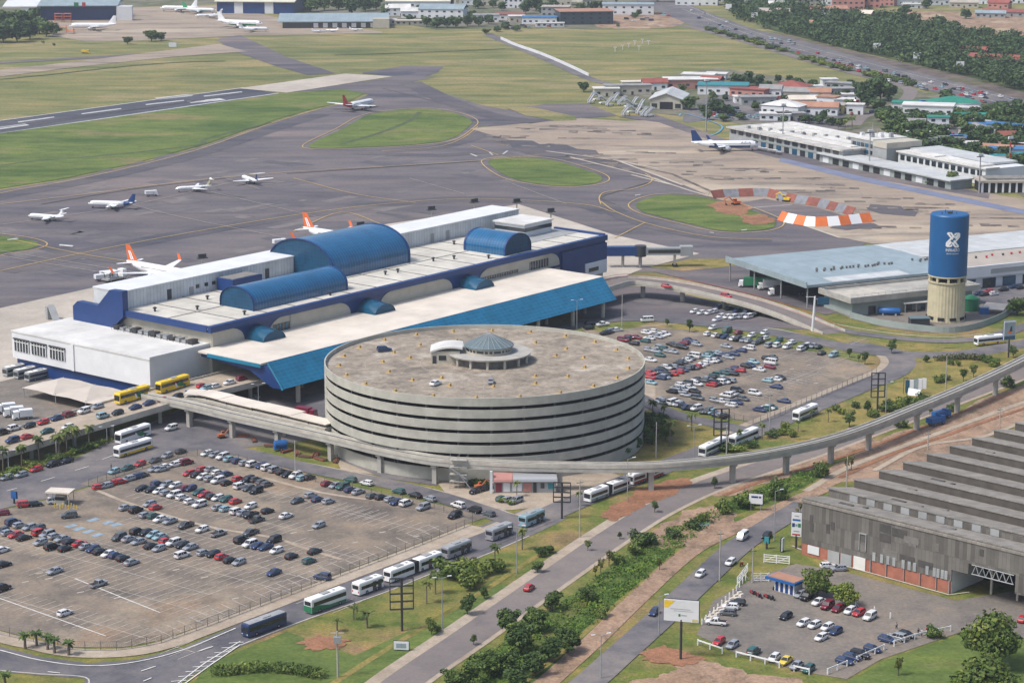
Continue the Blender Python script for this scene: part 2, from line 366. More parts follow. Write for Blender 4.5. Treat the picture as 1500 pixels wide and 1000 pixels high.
# drains in the field
DR=MB()
for s in ('0,243 60,236 180,226 290,213 300,205 345,193 400,180','0,117 90,108 180,98 260,92 330,90','490,81 560,79 650,76 740,72','500,212 555,196 600,178 615,165'):
    ribbon(DR,smooth_open(P2(s),4),3.2,4.5*LV if s.startswith('500') is False else 6*LV)
structure(DR.build('drain','ditch_mat'))
for s,wd in (('0,398 120,372 260,345 420,318 560,300 700,292 850,300 900,312',16),('470,168 400,189 300,223 200,249 100,271 0,289 -200,335',13),('560,222 640,216 700,200 740,180',12),('880,296 900,310 940,326 1000,341 1060,350 1130,351',12),('20,352 130,375 270,395 420,412',11),('600,121 660,150 720,170 790,180',16),('520,225 640,228 740,226 860,268',10)):
    road('worn_lane','apron_worn_mat',3.4,s,wd)
lines('rubber_streak','dark_seal',4.2,[smooth_open(P2(s),4) for s in ('0,188 120,171 260,152 380,134','0,192 140,170 300,147','900,300 880,290 905,281 950,268','420,255 560,246 700,237','60,300 200,277 330,262','560,130 640,150 700,165')],1.3)
rq=random.Random(41); ar=MB()
for k in range(150):
    px,py=rq.uniform(0,900),rq.uniform(225,400)
    if 440<px<900 and py>330 or py<278-px*.28 or py>452-px*.22: continue
    x,y=G(px,py); l,wd=rq.uniform(4,26),rq.uniform(3,9); a=rad(51.2 if k%3 else -38.8); c,s_=math.cos(a),math.sin(a)
    ar.face([(x+u*c-v*s_,y+u*s_+v*c,3.1*LV+(k%9)*.002) for u,v in ((-l/2,-wd/2),(l/2,-wd/2),(l/2,wd/2),(-l/2,wd/2))],k%3)
solid('repair_dark',(.088,.083,.092),.9,var=.25,scale=.15,kind='world'); solid('repair_mid',(.118,.106,.112),.9,var=.25,scale=.15,kind='world'); solid('repair_pale',(.155,.138,.134),.9,var=.25,scale=.15,kind='world')
structure(ar.build('asphalt_repair',['repair_dark','repair_mid','repair_pale']))
# ---- apron markings
YL=[]
for q in ISL:
    p=smooth_closed(P2(q)); c=(sum(a[0] for a in p)/len(p),sum(a[1] for a in p)/len(p))
    o=offset(p+[p[0]],-3.5)
    if abs(o[0][0]-c[0])<abs(p[0][0]-c[0]) or math.dist(o[5],c)<math.dist(p[5],c): o=offset(p+[p[0]],3.5)
    YL.append(o)
for s in ('470,160 400,181 300,217 200,244 100,266 0,284 -200,330','0,300 120,286 260,268 420,253 560,245 700,236 790,228','880,300 878,290 888,282 925,278 950,270 955,262 945,255','880,296 900,310 940,326 1000,341 1060,350 1130,351','560,330 500,312 430,340','0,398 120,372 260,345 420,318 560,300 700,292 850,300 900,312','900,350 945,327','700,186 678,203 640,216 560,222','730,228 690,214','430,262 520,285 610,298','20,352 130,375 270,395 420,412'):
    YL.append(smooth_open(P2(s),5))
lines('taxi_line','yellow_line',6,YL,.55)
lines('apron_line','faint_line',6,[smooth_open(P2(s),3) for s in ('0,330 60,322 200,300 340,268 400,258','0,368 90,383 250,408 300,415','0,375 80,389 240,414','330,262 380,278','190,300 260,318 420,350','300,280 470,320','600,262 680,285','750,270 830,300')],.45)
W=[]
wl=MB()
for s in ('0,190 43,184 37,181.5 0,186.5','232,146.5 283,141 276,138.5 226,144','280,151.5 331,147 322,144.5 274,149','120,168 178,160.3 177,159 119,166.7','214,154.5 270,148.2 269,147 213,153.2','299,142.2 355,135.6 354,134.4 298,141','27,180 80,172.6 79,171.4 26,178.7',
   '0,176.8 357,128.6 357,129.3 0,177.6','0,195.6 408,136.6 409,137.4 0,196.6'):
    p=P2(s); a=sum(p[i][0]*p[(i+1)%4][1]-p[(i+1)%4][0]*p[i][1] for i in range(4))
    wl.face([(x,y,3*LV) for x,y in (p if a>0 else p[::-1])])
for s in ('10,352 25,350 28,351 12,353','88,359 108,361 106,363 86,361','690,226 700,230 697,230.5 688,226.5','718,224 723,228 720,228 716,224.5','745,222 738,227 735,227 742,222','930,287 938,286 938,287 930,288','1040,341 1046,342 1045,343 1039,342','1086,338 1094,337 1094,338 1086,339'):
    p=P2(s); wl.face([(x,y,7*LV) for x,y in p])
solid('worn_white',(.44,.44,.43),.85,var=.35,scale=.25,kind='world'); structure(wl.build('runway_marking','worn_white'))
lines('blue_line','blue_line',7,[smooth_open(P2('995,171 998,167 1010,169 1045,180 1058,187 1052,195 1040,200'),4)],1.0)
# repair patches on the concrete apron, square to its slabs
pm=MB(); pl=MB(); ang=rad(-32)
RP=random.Random(11)
for s in ('836,186 40 6','860,194 34 8','900,192 40 7','925,196 36 7','842,203 30 5','752,202 38 6','770,213 46 9','800,212 30 6','720,200 30 5','850,226 55 6','880,234 60 6','920,240 50 5','1010,238 52 7','1045,243 34 6','990,252 34 6','1120,262 26 5','1205,271 34 6','1230,276 30 5','1180,280 46 5','1260,296 40 5','1300,291 40 4','1290,310 70 9','1340,305 50 5','1230,329 46 8','1265,332 46 6','1420,330 60 6','1450,320 50 5','1090,248 40 6','1140,253 30 5','1180,262 30 4','1060,262 46 6','1370,300 30 4','1150,300 40 4','960,225 36 4','790,190 34 5','1395,315 40 4'):
    p,l,wd=s.split(); x,y=G(*[float(k) for k in p.split(',')]); l=float(l)*.62; wd=float(wd)*1.15
    for t in range(RP.choice((1,2,2,3))):
        xx=x+RP.uniform(-.5,.5)*l*(t>0); yy=y+RP.uniform(-1,1)*wd*1.4*(t>0); ll=l*(1 if t==0 else RP.uniform(.3,.7)); ww=wd*(1 if t==0 else RP.uniform(.4,.9))
        a=rad(-4); c,s_=math.cos(a),math.sin(a); q=max(2,int(ll/4.5))
        for j in range(q):
            if RP.random()<.22: continue
            u0,u1=-ll/2+ll*j/q,-ll/2+ll*(j+1)/q; v0,v1=-ww/2*RP.uniform(.3,1.1),ww/2*RP.uniform(.3,1.1)
            pm.face([(xx+dx*c-dy*s_,yy+dx*s_+dy*c,(5+t*.35)*LV) for dx,dy in ((u0,v0),(u1,v0),(u1,v1),(u0,v1))],RP.choice((0,0,1,1,2)))
patchy('patch_soft',[(.38,(.17,.14,.12)),(.62,(.31,.255,.20))],[(.36,(.8,.8,.8)),(.6,(1.05,1.05,1.05))],s=(.09,.3,1),fineamt=.25); patchy('patch_mid',[(.38,(.12,.10,.092)),(.62,(.29,.238,.188))],[(.36,(.78,.78,.78)),(.6,(1.05,1.05,1.05))],s=(.08,.3,1),fineamt=.25); structure(pm.build('apron_patch',['patch_mat','patch_mid','patch_soft']))
lines('apron_joint','pale_concrete_mat',4.5,['800,222 905,236 1000,272','835,231 945,258 1010,280 1060,294','905,236 965,248','925,257 990,273','1140,318 1230,349 1280,352'],1.6)
lines('apron_joint','patch_mat',4.4,['830,229 930,252 990,272','850,226 985,256 1050,285'],2.2)
# ---- streets
road('boulevard','boulevard_mat',3,'520,1060 590,1000 680,938 760,882 830,833 900,785 960,748 1030,715 1100,690 1180,664 1280,627 1400,583 1500,545 1640,490',8.6)
BLp=smooth_open(P2('520,1060 590,1000 680,938 760,882 830,833 900,785 960,748 1030,715 1100,690 1180,664 1280,627 1400,583 1500,545 1640,490'),8)
sheet('sidewalk','sidewalk_mat',2,[offset(BLp,7.4)+offset(BLp,4.2)[::-1]])
sheet('sidewalk','sidewalk_mat',2.5,[offset(BLp,-4.2)+offset(BLp,-5.6)[::-1]])
sheet('loop_road','street_mat',2,'-300,885 0,947 60,962 130,971.5 200,966 270,948 345,916 450,873 600,812 720,764 800,734 830,760 775,786 700,818 640,838 560,870 450,908 345,950 262,1002 215,1060 110,1060 125,994 0,984 -300,940')
BUS,busl=road('bus_lane','street_mat',3,'640,818 700,796 770,768 850,733 940,697 1030,662 1110,630 1200,592 1270,563 1306,548 1322,533 1312,519 1280,510 1240,504',9)
sheet('sidewalk','sidewalk_mat',2.5,[offset(busl,7.2)+offset(busl,4.5)[::-1]])
sheet('arrival_street','street_mat',2,'-300,720 0,703 60,686 110,672 160,648 240,612 300,584 420,560 480,560 480,640 420,650 330,658 262,666 190,691 130,712 80,728 0,746 -300,800')
road('lot_street','street_mat',3,'262,652 300,652 360,664 430,681 500,696 570,709 640,727 700,746 760,766',7.5)
sheet('garage_entry','street_mat',2.5,'470,640 500,676 560,700 640,712 640,690 560,672 500,650')
road('lot_street','street_mat',4,'925,578 985,607 1050,622 1105,634',7)
road('upper_street','street_mat',3,'700,500 820,480 900,468 960,468 1050,476 1130,487 1200,501 1290,517 1400,520 1500,504 1640,480',9)
road('inner_street','street_mat',3.5,'1185,462 1215,480 1290,493 1380,500 1450,494 1520,474 1640,452',6)
road('old_street','street_mat',3,'930,440 1000,448 1100,462 1200,480',7)
sheet('under_viaduct','asphalt_apron_mat',2,'850,420 960,420 1120,462 1200,470 1215,485 1120,480 1000,470 850,468')
road('factory_street','street_mat',3,'800,1045 862,1000 905,962 960,913 1020,857 1080,802 1130,769 1160,751 1182,738',7.4)
FS=smooth_open(P2('800,1045 862,1000 905,962 960,913 1020,857 1080,802 1130,769 1180,737 1240,702'),8)
road('dirt_track','dirt_mat',3,'730,1060 801,1000 870,938 927,883 1007,811 1075,775 1140,745 1215,712',5.2)
sheet('dirt_ground','dirt_mat',2,['1190,712 1230,680 1300,640 1400,604 1500,562 1640,520 1700,640 1500,625 1420,660 1330,700 1250,705','1040,720 1090,702 1170,676 1260,645 1280,652 1180,688 1120,710 1060,727','960,778 1000,752 1050,742 1080,770 1010,800 955,800','985,985 1010,965 1100,985 1180,1010 900,1060 930,1000'],True,1.1)
for s,wd,mt in (('1180,720 1240,686 1320,655 1410,622 1500,590 1600,560',2.2,'sidewalk_mat'),('1230,700 1300,668 1380,640 1460,612 1560,580',1.6,'red_dirt_mat'),('1060,726 1130,700 1200,680 1290,650 1380,615 1480,577',1.5,'red_dirt_mat'),('1280,690 1350,655 1440,640 1500,618',1.8,'sidewalk_mat')): road('tyre_track',mt,3.3,s,wd)
sheet('red_dirt','red_dirt_mat',3,['885,752 930,722 985,702 1015,708 960,735 900,762','440,940 470,932 510,938 495,950 455,952','940,955 975,948 1030,965 1000,975 950,968'],True,.9)
sheet('dry_grass','dry_grass_mat',2,['1290,508 1400,512 1500,496 1600,480 1600,500 1480,540 1380,580 1280,618 1200,640 1160,640 1200,612 1290,570 1330,545','1185,488 1230,492 1300,502 1400,508 1330,512 1240,502','940,605 1000,612 1060,640 1000,668 950,690 900,690','960,470 1040,484 1040,494 940,488'],True,1.2)
sheet('ditch_bank','lush_mat',2,'600,1060 700,972 745,935 800,895 870,850 930,795 985,770 1040,748 1110,715 1170,690 1215,690 1180,712 1100,745 1040,770 1010,800 940,862 880,915 800,985 720,1060')
sheet('ditch_water','water_mat',3,'1018,768 1035,764 1040,768 1022,774',True)
sheet('lawn','grass_green_mat',2,'1180,1060 1240,1000 1300,966 1420,925 1640,950 1640,1060')
road('worn_path','dry_grass_mat',2.2,'440,1030 490,1000 560,955 640,907 720,858 790,812',1.7)
road('worn_path','dry_grass_mat',2.2,'1000,800 960,838 900,888 830,950 760,1005',1.5)
sheet('lawn','grass_green_mat',1.5,'300,975 420,925 520,960 640,905 720,850 760,860 640,950 560,1010 400,1060 260,1040')
# ---- car parks
sheet('left_car_park','lot_mat',2,'-300,745 0,748 80,730 132,714 187,696 275,668 292,659 380,686 450,706 540,729 640,750 692,764 600,801 450,858 300,915 235,938 180,948 110,948 50,936 0,923 -300,850')
sheet('right_car_park','lot_mat',2,'850,480 880,487 950,478 1040,488 1130,507 1200,517 1265,533 1284,545 1200,580 1135,610 1105,619 1060,611 965,588 930,570 900,520')
sheet('factory_yard','gravel_lot_mat',2,'1020,930 1045,880 1100,850 1165,826 1230,836 1400,880 1640,840 1640,960 1500,935 1410,925 1290,966 1240,995 1180,985 1080,958')
sheet('cargo_yard','street_mat',2,'1412,428 1420,411 1500,393 1640,360 1640,470 1500,455 1440,472 1425,458')
sheet('tower_yard','gravel_lot_mat',2.4,'1195,446 1250,468 1300,481 1350,487 1400,486 1440,478 1475,457 1425,440 1400,446 1300,444')
sheet('tent_yard','gravel_lot_mat',3.5,'-300,640 0,560 60,545 250,545 330,560 180,600 0,640 -300,720')
sheet('garage_ground','sidewalk_mat',2,'470,620 500,690 640,706 660,732 740,748 800,742 870,722 960,660 960,560 900,520 560,520')
lotp=smooth_open(P2('-200,872 0,930 50,942 110,954 180,954 235,944 300,921 450,864 600,807 692,770'),4)
sheet('sidewalk','sidewalk_mat',2.7,[offset(lotp,1.6)+offset(lotp,-3.6)[::-1]])
lotq=smooth_open(P2('130,712 187,693 275,666 330,671 380,683 450,702 540,725 640,746 700,762'),4)
sheet('sidewalk','lot_mat',2.7,[offset(lotq,3.4)+offset(lotq,-3)[::-1]])
sheet('planting_bed','dry_grass_mat',3.2,'30,938 60,944 110,954 95,946 60,936 40,930',True,.4)
sheet('rental_lot','street_mat',1.8,['1030,146 1100,134 1180,140 1240,124 1262,136 1262,150 1235,172 1230,190 1130,180 1050,176 1000,178','1310,190 1420,192 1500,225 1500,262 1440,240 1340,206'],True)
solid('bay_line',(.42,.38,.335),.9,var=.35,scale=.5,kind='world')
# lanes and stalls of the left car park
stall=[];dirs=rad(53.5);sx,sy=math.cos(dirs),math.sin(dirs); rx,ry=math.cos(dirs-PI/2),math.sin(dirs-PI/2)
def stallrow(px,py,n,pitch=2.75,ln=10.4,c0=True):
    x,y=G(px,py)
    if c0: stall.append([(x,y),(x+rx*pitch*n,y+ry*pitch*n)])
    for k in range(n+1):
        cx,cy=x+rx*pitch*k,y+ry*pitch*k
        stall.append([(cx-sx*ln/2,cy-sy*ln/2),(cx+sx*ln/2,cy+sy*ln/2)])
stallrow(-60,856,28); stallrow(55,832,23); stallrow(140,794,30); stallrow(300,810,14); stallrow(430,795,10); stallrow(480,745,12); stallrow(190,760,24); stallrow(205,722,20); stallrow(300,700,22); stallrow(-40,778,30)
lines('parking_line','bay_line',3,stall,.2)
lines('parking_line','white_line',3.2,['0,877 155,932','110,848 235,898','300,805 380,815 480,845','0,543 1,544'][:2],.3)
st=[]
dR=rad(-25); dirs=rad(-36); sx,sy=math.cos(dirs),math.sin(dirs); rx,ry=math.cos(dirs+PI/2),math.sin(dirs+PI/2)
stall=st
for p in ((1010,585),(1060,596),(1100,585),(1010,545),(1090,545),(1150,560),(1180,530)): stallrow(p[0],p[1],16,ln=9.5)
lines('parking_line','bay_line',3,st,.18)
fx=[]
for k in range(26):
    x0,y0=G(250+16*k,932-6.1*k); x1,y1=G(228+16*k,922-6.1*k); fx.append([(x0,y0),(x1,y1)])
lines('parking_line','bay_line',3,fx,.2)
arrows=MB()
for s in ('222,840','300,846','258,835','118,868','58,840','37,853','72,848','145,862','172,876','345,877','430,781','455,777','520,795','610,786','560,780','1150,545','1160,541','1185,535','1170,557','1195,562','1120,536'):
    x,y=G(*[float(k) for k in s.split(',')]); arrows.box(x-.9,x+.9,y-.3,y+.3,3*LV,3.4*LV,0,.6,(x,y))
structure(arrows.build('painted_arrow','pale_concrete_mat'))
bluep=MB()
for s in ('104,771','116,775','130,779','143,784','137,762','158,766','170,769'):
    x,y=G(*[float(k) for k in s.split(',')]); bluep.box(x-1.6,x+1.6,y-1,y+1,3*LV,3.3*LV,0,.9,(x,y))
solid('pale_blue_paint',(.22,.30,.36),.9,var=.3,scale=.8,kind='world'); structure(bluep.build('painted_bay','pale_blue_paint'))
lines('dirt_seam','sidewalk_mat',3.1,[smooth_open(P2(s),3) for s in ('140,718 190,738 260,760 320,775 400,788 445,803 500,820','275,700 330,690','385,700 470,722 560,735')],1.3)
# street markings and kerbs
lines('lane_line','white_line',5,['291,955 312,948','207,984 228,977','210,999 222,994','70,985 88,987','540,1010 620,1000'][:4],.3)
lines('edge_line','white_line',4,[smooth_open(P2('0,953 60,968 130,976 200,970 270,952 345,921'),4)],.35)
lines('lane_line','white_line',4.6,['10,720 25,716','60,706 80,700','110,690 130,684','150,674 166,668','190,659 200,655'],.25)
kerbs('kerb','kerb_mat',['0,982 60,987 125,992 128,1010','262,1002 300,972 345,948 450,907 560,869 640,837 700,817 775,785','0,703 60,686 110,672 160,648 240,612 300,584','1040,474 1130,481 1200,496 1290,512 1400,514 1500,498','1220,474 1290,486 1380,494 1450,488','1035,478 1000,474 940,478','1300,505 1330,520 1334,536 1318,552 1270,571','300,645 360,658 430,674 500,688 560,700 640,718 720,742 790,768','1560,530 1500,553 1400,592 1280,636 1180,673 1100,699'])
hz=MB()
for k in range(9):
    x,y=G(262+10.5*k,998-7*k); hz.box(x-1.6,x+1.6,y-.14,y+.14,4*LV,4.3*LV,0,.2,(x,y))
structure(hz.build('hatching','white_line'))
lines('edge_line','white_line',4,['258,1004 300,972 352,940','268,1004 308,975 352,945'],.3)
# ---- far roads
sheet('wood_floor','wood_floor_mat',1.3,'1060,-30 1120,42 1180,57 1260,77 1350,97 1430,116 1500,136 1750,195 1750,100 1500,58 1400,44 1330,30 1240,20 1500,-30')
sheet('motorway','street_mat',2,'960,-14 1000,2 1040,20 1100,42 1180,62 1260,85 1350,108 1430,128 1510,150 1800,220 1800,262 1510,176 1440,157 1350,130 1270,113 1200,96 1120,62 1060,46 1020,41 975,22 930,0')
sheet('verge','verge_mat',1.6,'1120,44 1180,58 1260,78 1350,98 1430,116 1510,136 1800,200 1800,222 1510,152 1430,130 1350,110 1260,87 1180,64')
sheet('median','ditch_mat',3,'1030,40 1090,56 1150,72 1240,101 1310,117 1345,127 1330,129 1270,115 1200,97 1120,68 1050,50')
road('service_road','boulevard_mat',3,'985,36 1020,42 1100,64 1200,94 1300,120 1326,128 1334,136 1322,150 1290,162 1262,172 1250,184',9)
road('field_road','street_mat',3,'715,50 735,60 800,87 850,110 885,122 930,128',8)
sheet('bare_lot','dirt_mat',2,['875,40 905,18 1000,22 985,40','1330,18 1500,26 1700,60 1700,75 1500,55 1400,45'],True)
lines('motorway_line','white_line',4,[smooth_open(P2(s),4) for s in ('1000,6 1100,46 1260,90 1430,133 1510,155','1000,14 1100,52 1260,98 1430,142 1510,165')],.3)
# ================================================================ building materials
solid('roof_white',(.58,.57,.54),.7,var=.22,scale=.09); solid('roof_cream',(.60,.54,.46),.75,var=.2,scale=.07)
solid('wall_cream',(.43,.40,.33),.75,var=.12,scale=.25); solid('wall_white',(.62,.63,.64),.6,var=.1,scale=.12); solid('wall_grey',(.30,.31,.31),.75,var=.2,scale=.15)
solid('deep_blue',(.010,.040,.155),.4,var=.15,scale=.15); solid('teal_glass',(.008,.072,.135),.15,spec=.8,var=.35,scale=.35); solid('dark_glass',(.02,.028,.035),.12,spec=.7)
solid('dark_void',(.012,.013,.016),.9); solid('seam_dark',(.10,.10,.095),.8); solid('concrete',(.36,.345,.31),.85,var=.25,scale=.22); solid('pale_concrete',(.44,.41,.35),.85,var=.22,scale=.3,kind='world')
solid('concrete_dark',(.20,.19,.175),.9,var=.3,scale=.4); solid('steel_grey',(.33,.34,.35),.45,metal=.3); solid('steel_dark',(.035,.037,.042),.5); solid('white_paint',(.72,.72,.71),.5); solid('orange_paint',(.62,.15,.035),.55,var=.15,scale=.4); solid('red_paint',(.40,.03,.03),.5); solid('yellow_paint',(.70,.47,.025),.55,var=.2,scale=1); solid('green_paint',(.02,.16,.07),.5); solid('blue_paint',(.015,.10,.30),.45)
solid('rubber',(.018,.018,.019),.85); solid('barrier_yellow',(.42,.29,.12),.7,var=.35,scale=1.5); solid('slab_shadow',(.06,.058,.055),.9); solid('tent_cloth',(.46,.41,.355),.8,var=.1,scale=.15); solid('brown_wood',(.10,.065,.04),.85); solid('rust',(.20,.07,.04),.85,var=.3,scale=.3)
gridmat('vault_blue',(.009,.090,.21),(.028,.18,.33),(1.35,60),mortar=.09,rough=.2,var=.05,spec=.7)
gridmat('vault_end',(.006,.05,.11),(.010,.085,.165),(1.5,1.3),mortar=.06,rough=.4,var=.15,spec=.3)
gridmat('awning_glass',(.004,.125,.245),(.012,.19,.31),(2.2,1.3),mortar=.09,rough=.25,var=.10,spec=.7)
gridmat('corrugated_white',(.56,.58,.59),(.36,.38,.40),(1.5,40),kind='object',mortar=.10,rough=.6,var=.06,swz='XZY')
gridmat('roof_sheets',(.56,.53,.46),(.24,.23,.21),(13.2,60),kind='object',mortar=.10,rough=.7,var=.05)
# ================================================================ passenger terminal (local frame: X along the building, Y away from the street)
TA=rad(51.2); TO=G(390,530,13.5)
def TL(u,v,z=0): return (TO[0]+u*math.cos(TA)-v*math.sin(TA),TO[1]+u*math.sin(TA)+v*math.cos(TA),z)
T=thing('passenger_terminal','long airport terminal with blue glass barrel vaults on its off-white roof','airport terminal',TL(0,0),TA)
m=MB(); m.box(4,211,28,69,0.2,19.6,0); m.build('wall','wall_cream',T)
# cream front panels with round upper corners lie between deep-blue arch surrounds
m=MB(); m.box(4,211,27.75,28.05,12,19.2,0); m.build('facade_backing','deep_blue',T)
def panel(u0,u1,z0=13,z1=18.1,r=6.5,right=True,left=True):
    p=[(u0,z0)]
    if left: p+=[(u0+r*(1-math.cos(a)),z1-4.2+4.2*math.sin(a)) for a in [PI/2*k/6 for k in range(7)]]
    else: p+=[(u0,z1)]
    if right: p+=[(u1-r*(1-math.cos(a)),z1-4.2+4.2*math.sin(a)) for a in [PI/2*(6-k)/6 for k in range(7)]]
    else: p+=[(u1,z1)]
    p+=[(u1,z0)]
    return p
for u0,u1,l,r in ((3.9,18,False,True),(29.5,68,True,True),(83,121,True,True),(136,183,True,True)):
    m=MB(); m.extr(panel(u0,u1,left=l,right=r),'y',27.5,27.8); m.build('facade_panel','wall_cream',T)
gl=[(31,38.5,13.2,16),(137,158,14,15.1),(165,176,13.6,16.6)]
for u0,u1,z0,z1 in gl:
    m=MB(); m.box(u0,u1,27.3,27.52,z0,z1,0); f=m.build('window','dark_glass',T)
    m=MB(); n=max(3,int((u1-u0)/1.4))
    for k in range(n+1): x=u0+(u1-u0)*k/n; m=MB(); m.box(x-.12,x+.12,27.2,27.31,z0,z1); m.build('mullion','steel_grey' if u0>100 else 'awning_glass',f)
m=MB(); m.box(38.8,39.3,27.2,27.6,12.5,18.2); m.build('downpipe','steel_grey',T)
m=MB(); m.box(2.6,4,27.6,70,19.2,19.8); m.box(2.5,211.5,69.2,70,19.4,19.65); m.box(2.5,212,27.9,69.3,19.55,19.9,0); m.build('roof','roof_sheets',T)
m=MB()
for k in range(16):
    u=4+13.2*k; m.box(u-.18,u+.18,29,69,19.9,20.02)
m.box(4,211,48.0,48.3,19.9,20.03); m.build('roof_seam','seam_dark',T)
m=MB(); m.box(2.4,212,26.6,27.9,18.3,20.3); m.box(2.4,212,27.9,28.5,19.6,20.3); m.box(2.3,3.4,28.5,66.6,18.3,20.3); m.build('parapet_band','deep_blue',T)
m=MB(); m.box(184,212,26.9,27.9,8,17.4); m.box(211,212.2,27.9,52,10,20.7); m.build('end_fascia','deep_blue',T)
m=MB(); m.box(198,211.5,26.5,26.95,6,11,0); m.build('end_wall','wall_white',T)
m=MB()
for z in (7.6,): m.box(200,206,26.3,26.55,z,z+1.4); 
m.build('window','dark_glass',T)
rv=random.Random(3)
for k in range(26):
    u=10+7.6*k+rv.uniform(-2,2); v=rv.choice((32,41,45,50,60))+rv.uniform(-1,1)
    if 26<u<75 and 33<v<52 or 80<u<128 and v>48 or 152<u<173 and v<54: continue
    m=MB(); m.lathe([(.35,19.9),(.35,20.9),(.7,20.95),(.7,21.2),(.1,21.5)],8,0,(u,v)); m.build('roof_vent','steel_dark',T)
# rear gallery
m=MB(); m.box(4,211,69.5,83,.2,25.6,0); m.build('rear_gallery_wall','corrugated_white',T)
m=MB(); m.box(3.8,211.3,69.2,83.3,25.6,26,0); m.build('rear_gallery_roof','wall_white',T)
for u in (24,34,70,140,158,167):
    m=MB(); m.box(u,u+1.8,69.3,69.55,20,23.4 if u!=34 else 22.6); m.build('rear_door','steel_dark' if u in (24,70) else 'wall_grey',T)
for u in (37,41,44.5,55,128,131,134):
    m=MB(); m.box(u,u+1.5,69.3,69.55,21.8,23); m.build('rear_window','dark_glass',T)
m=MB(); m.extr([(91,13.5),(91,18.8),(88.7,20.6),(78.7,20.5),(72.5,26.5),(66.4,26.8),(66.4,18.4),(70.4,15),(70.4,13.5)],'x',1.6,3.9); m.build('end_screen','deep_blue',T)
m=MB(); m.box(4,12,83.3,88,14,19); m.box(4,20,83.3,86,9,18); m.build('rear_annex','wall_cream',T)
def vault(name,a0,a1,c,r,h,z0,axis,leg=1.5):
    n=22; m=MB(); prof=[]; L=0; pr=[(c-r,z0)]
    for k in range(n+1):
        t=PI-PI*k/n; pr.append((c+r*math.cos(t),z0+leg+(h-leg)*math.sin(t)))
    pr.append((c+r,z0)); arc=[0]
    for a,b in zip(pr[:-1],pr[1:]): arc.append(arc[-1]+math.dist(a,b))
    P=lambda a,q:((a,q[0],q[1]) if axis=='x' else (q[0],a,q[1]))
    for i in range(len(pr)-1):
        m.face([P(a0,pr[i]),P(a1,pr[i]),P(a1,pr[i+1]),P(a0,pr[i+1])],0,[(a0,arc[i]),(a1,arc[i]),(a1,arc[i+1]),(a0,arc[i+1])])
    v=m.build(name,'vault_blue',T,smooth=False)
    for a,dd in ((a0,1),(a1,-1)):
        e=MB(); a2=a+dd*.25; e.face([P(a2,q) for q in pr],0,[q for q in pr]); e.build('vault_end_wall','vault_end',v)
        rm=MB(); a3=a+dd*.6
        rm.loft([[P(a-dd*.15,q),P(a-dd*.15,(c+(q[0]-c)*1.02,z0+(q[1]-z0)*1.02)),P(a3,(c+(q[0]-c)*1.02,z0+(q[1]-z0)*1.02)),P(a3,q)] for q in pr],0,True); rm.build('vault_rim','deep_blue',v)
    return v
vault('glass_vault',84,124.5,66,15.4,12.3,19.9,'x',3)
vault('glass_vault',29,74,42,7.6,7.2,19.9,'x',2)
vault('glass_vault',31,50.5,162.5,7.6,7.4,19.9,'y',2)
m=MB(); m.box(46,60,61,68.6,19.9,24.2,0); pb=m.build('plant_room','deep_blue',T)
m=MB(); m.box(46.6,59.4,61.6,68,24.2,24.35); m.build('plant_room_roof','concrete_dark',pb)
m=MB(); m.box(189,205.5,49,63.5,19.9,24.6); pw=m.build('control_room','wall_white',T)
m=MB(); m.box(188.8,205.7,48.8,63.7,22,23.4); m.build('control_room_window','dark_glass',pw)
m=MB(); m.box(188.3,206.2,48.3,64.2,24.6,25.1); m.build('control_room_roof','roof_white',pw)
m=MB(); m.box(180,211,40,69,19.9,20.06); m.build('roof_terrace','wall_grey',T)
for uc in (23.5,76.5,129.5):
    m=MB(); n=12; pr=[(uc+5.2*math.cos(PI-PI*k/n),13.2+4.3*math.sin(PI-PI*k/n)) for k in range(n+1)]
    for i in range(n):
        a,b=pr[i],pr[i+1]; m.face([(a[0],19.5,a[1]-.8*(a[1]-13.2)*.3),(b[0],19.5,b[1]-.8*(b[1]-13.2)*.3),(b[0],28,b[1]),(a[0],28,a[1])],0)
    d=m.build('dormer','teal_glass',T)
    e=MB(); e.face([(a[0],19.8,a[1]-.8*(a[1]-13.2)*.3) for a in pr],0); e.build('dormer_glazing','vault_end',d)
# street canopy
m=MB(); m.box(-2.6,173,-.3,27.4,12.9,13.5,0); m.build('canopy_roof','roof_cream',T)
m=MB()
uvq=lambda q:[(p[0],math.hypot(p[1],p[2]-13)) for p in q]
q=[(-1.8,-8.2,6.4),(170.6,-8.2,6.4),(172.6,-.32,13.45),(0,-.32,13.45)]; m.face(q,0,uvq(q))
q=[(0,-.9,13.4),(-1.8,-8.8,6.4),(-1.8,-8.2,6.0),(0,0,12.9)]; m.face(q[::-1],0,[(0,0)]*4)
m.build('canopy_glazing','awning_glass',T)
m=MB(); m.extr([(-8.2,6.35),(-.4,12.8),(27,12.85),(27,11.6),(6,10.4),(-4,6.2)],'x',-1.6,171,0); m.build('canopy_soffit','deep_blue',T)
m=MB(); m.box(-2.9,-1.7,-.2,23,12.2,13.3); m.build('canopy_fascia','awning_glass',T)
for u in (8,28,48,68,88,108,128,148,166):
    m=MB(); m.lathe([(.75,0.2),(.75,6.8)],12,0,(u,-5.5)); m.build('canopy_column','pale_concrete',T)
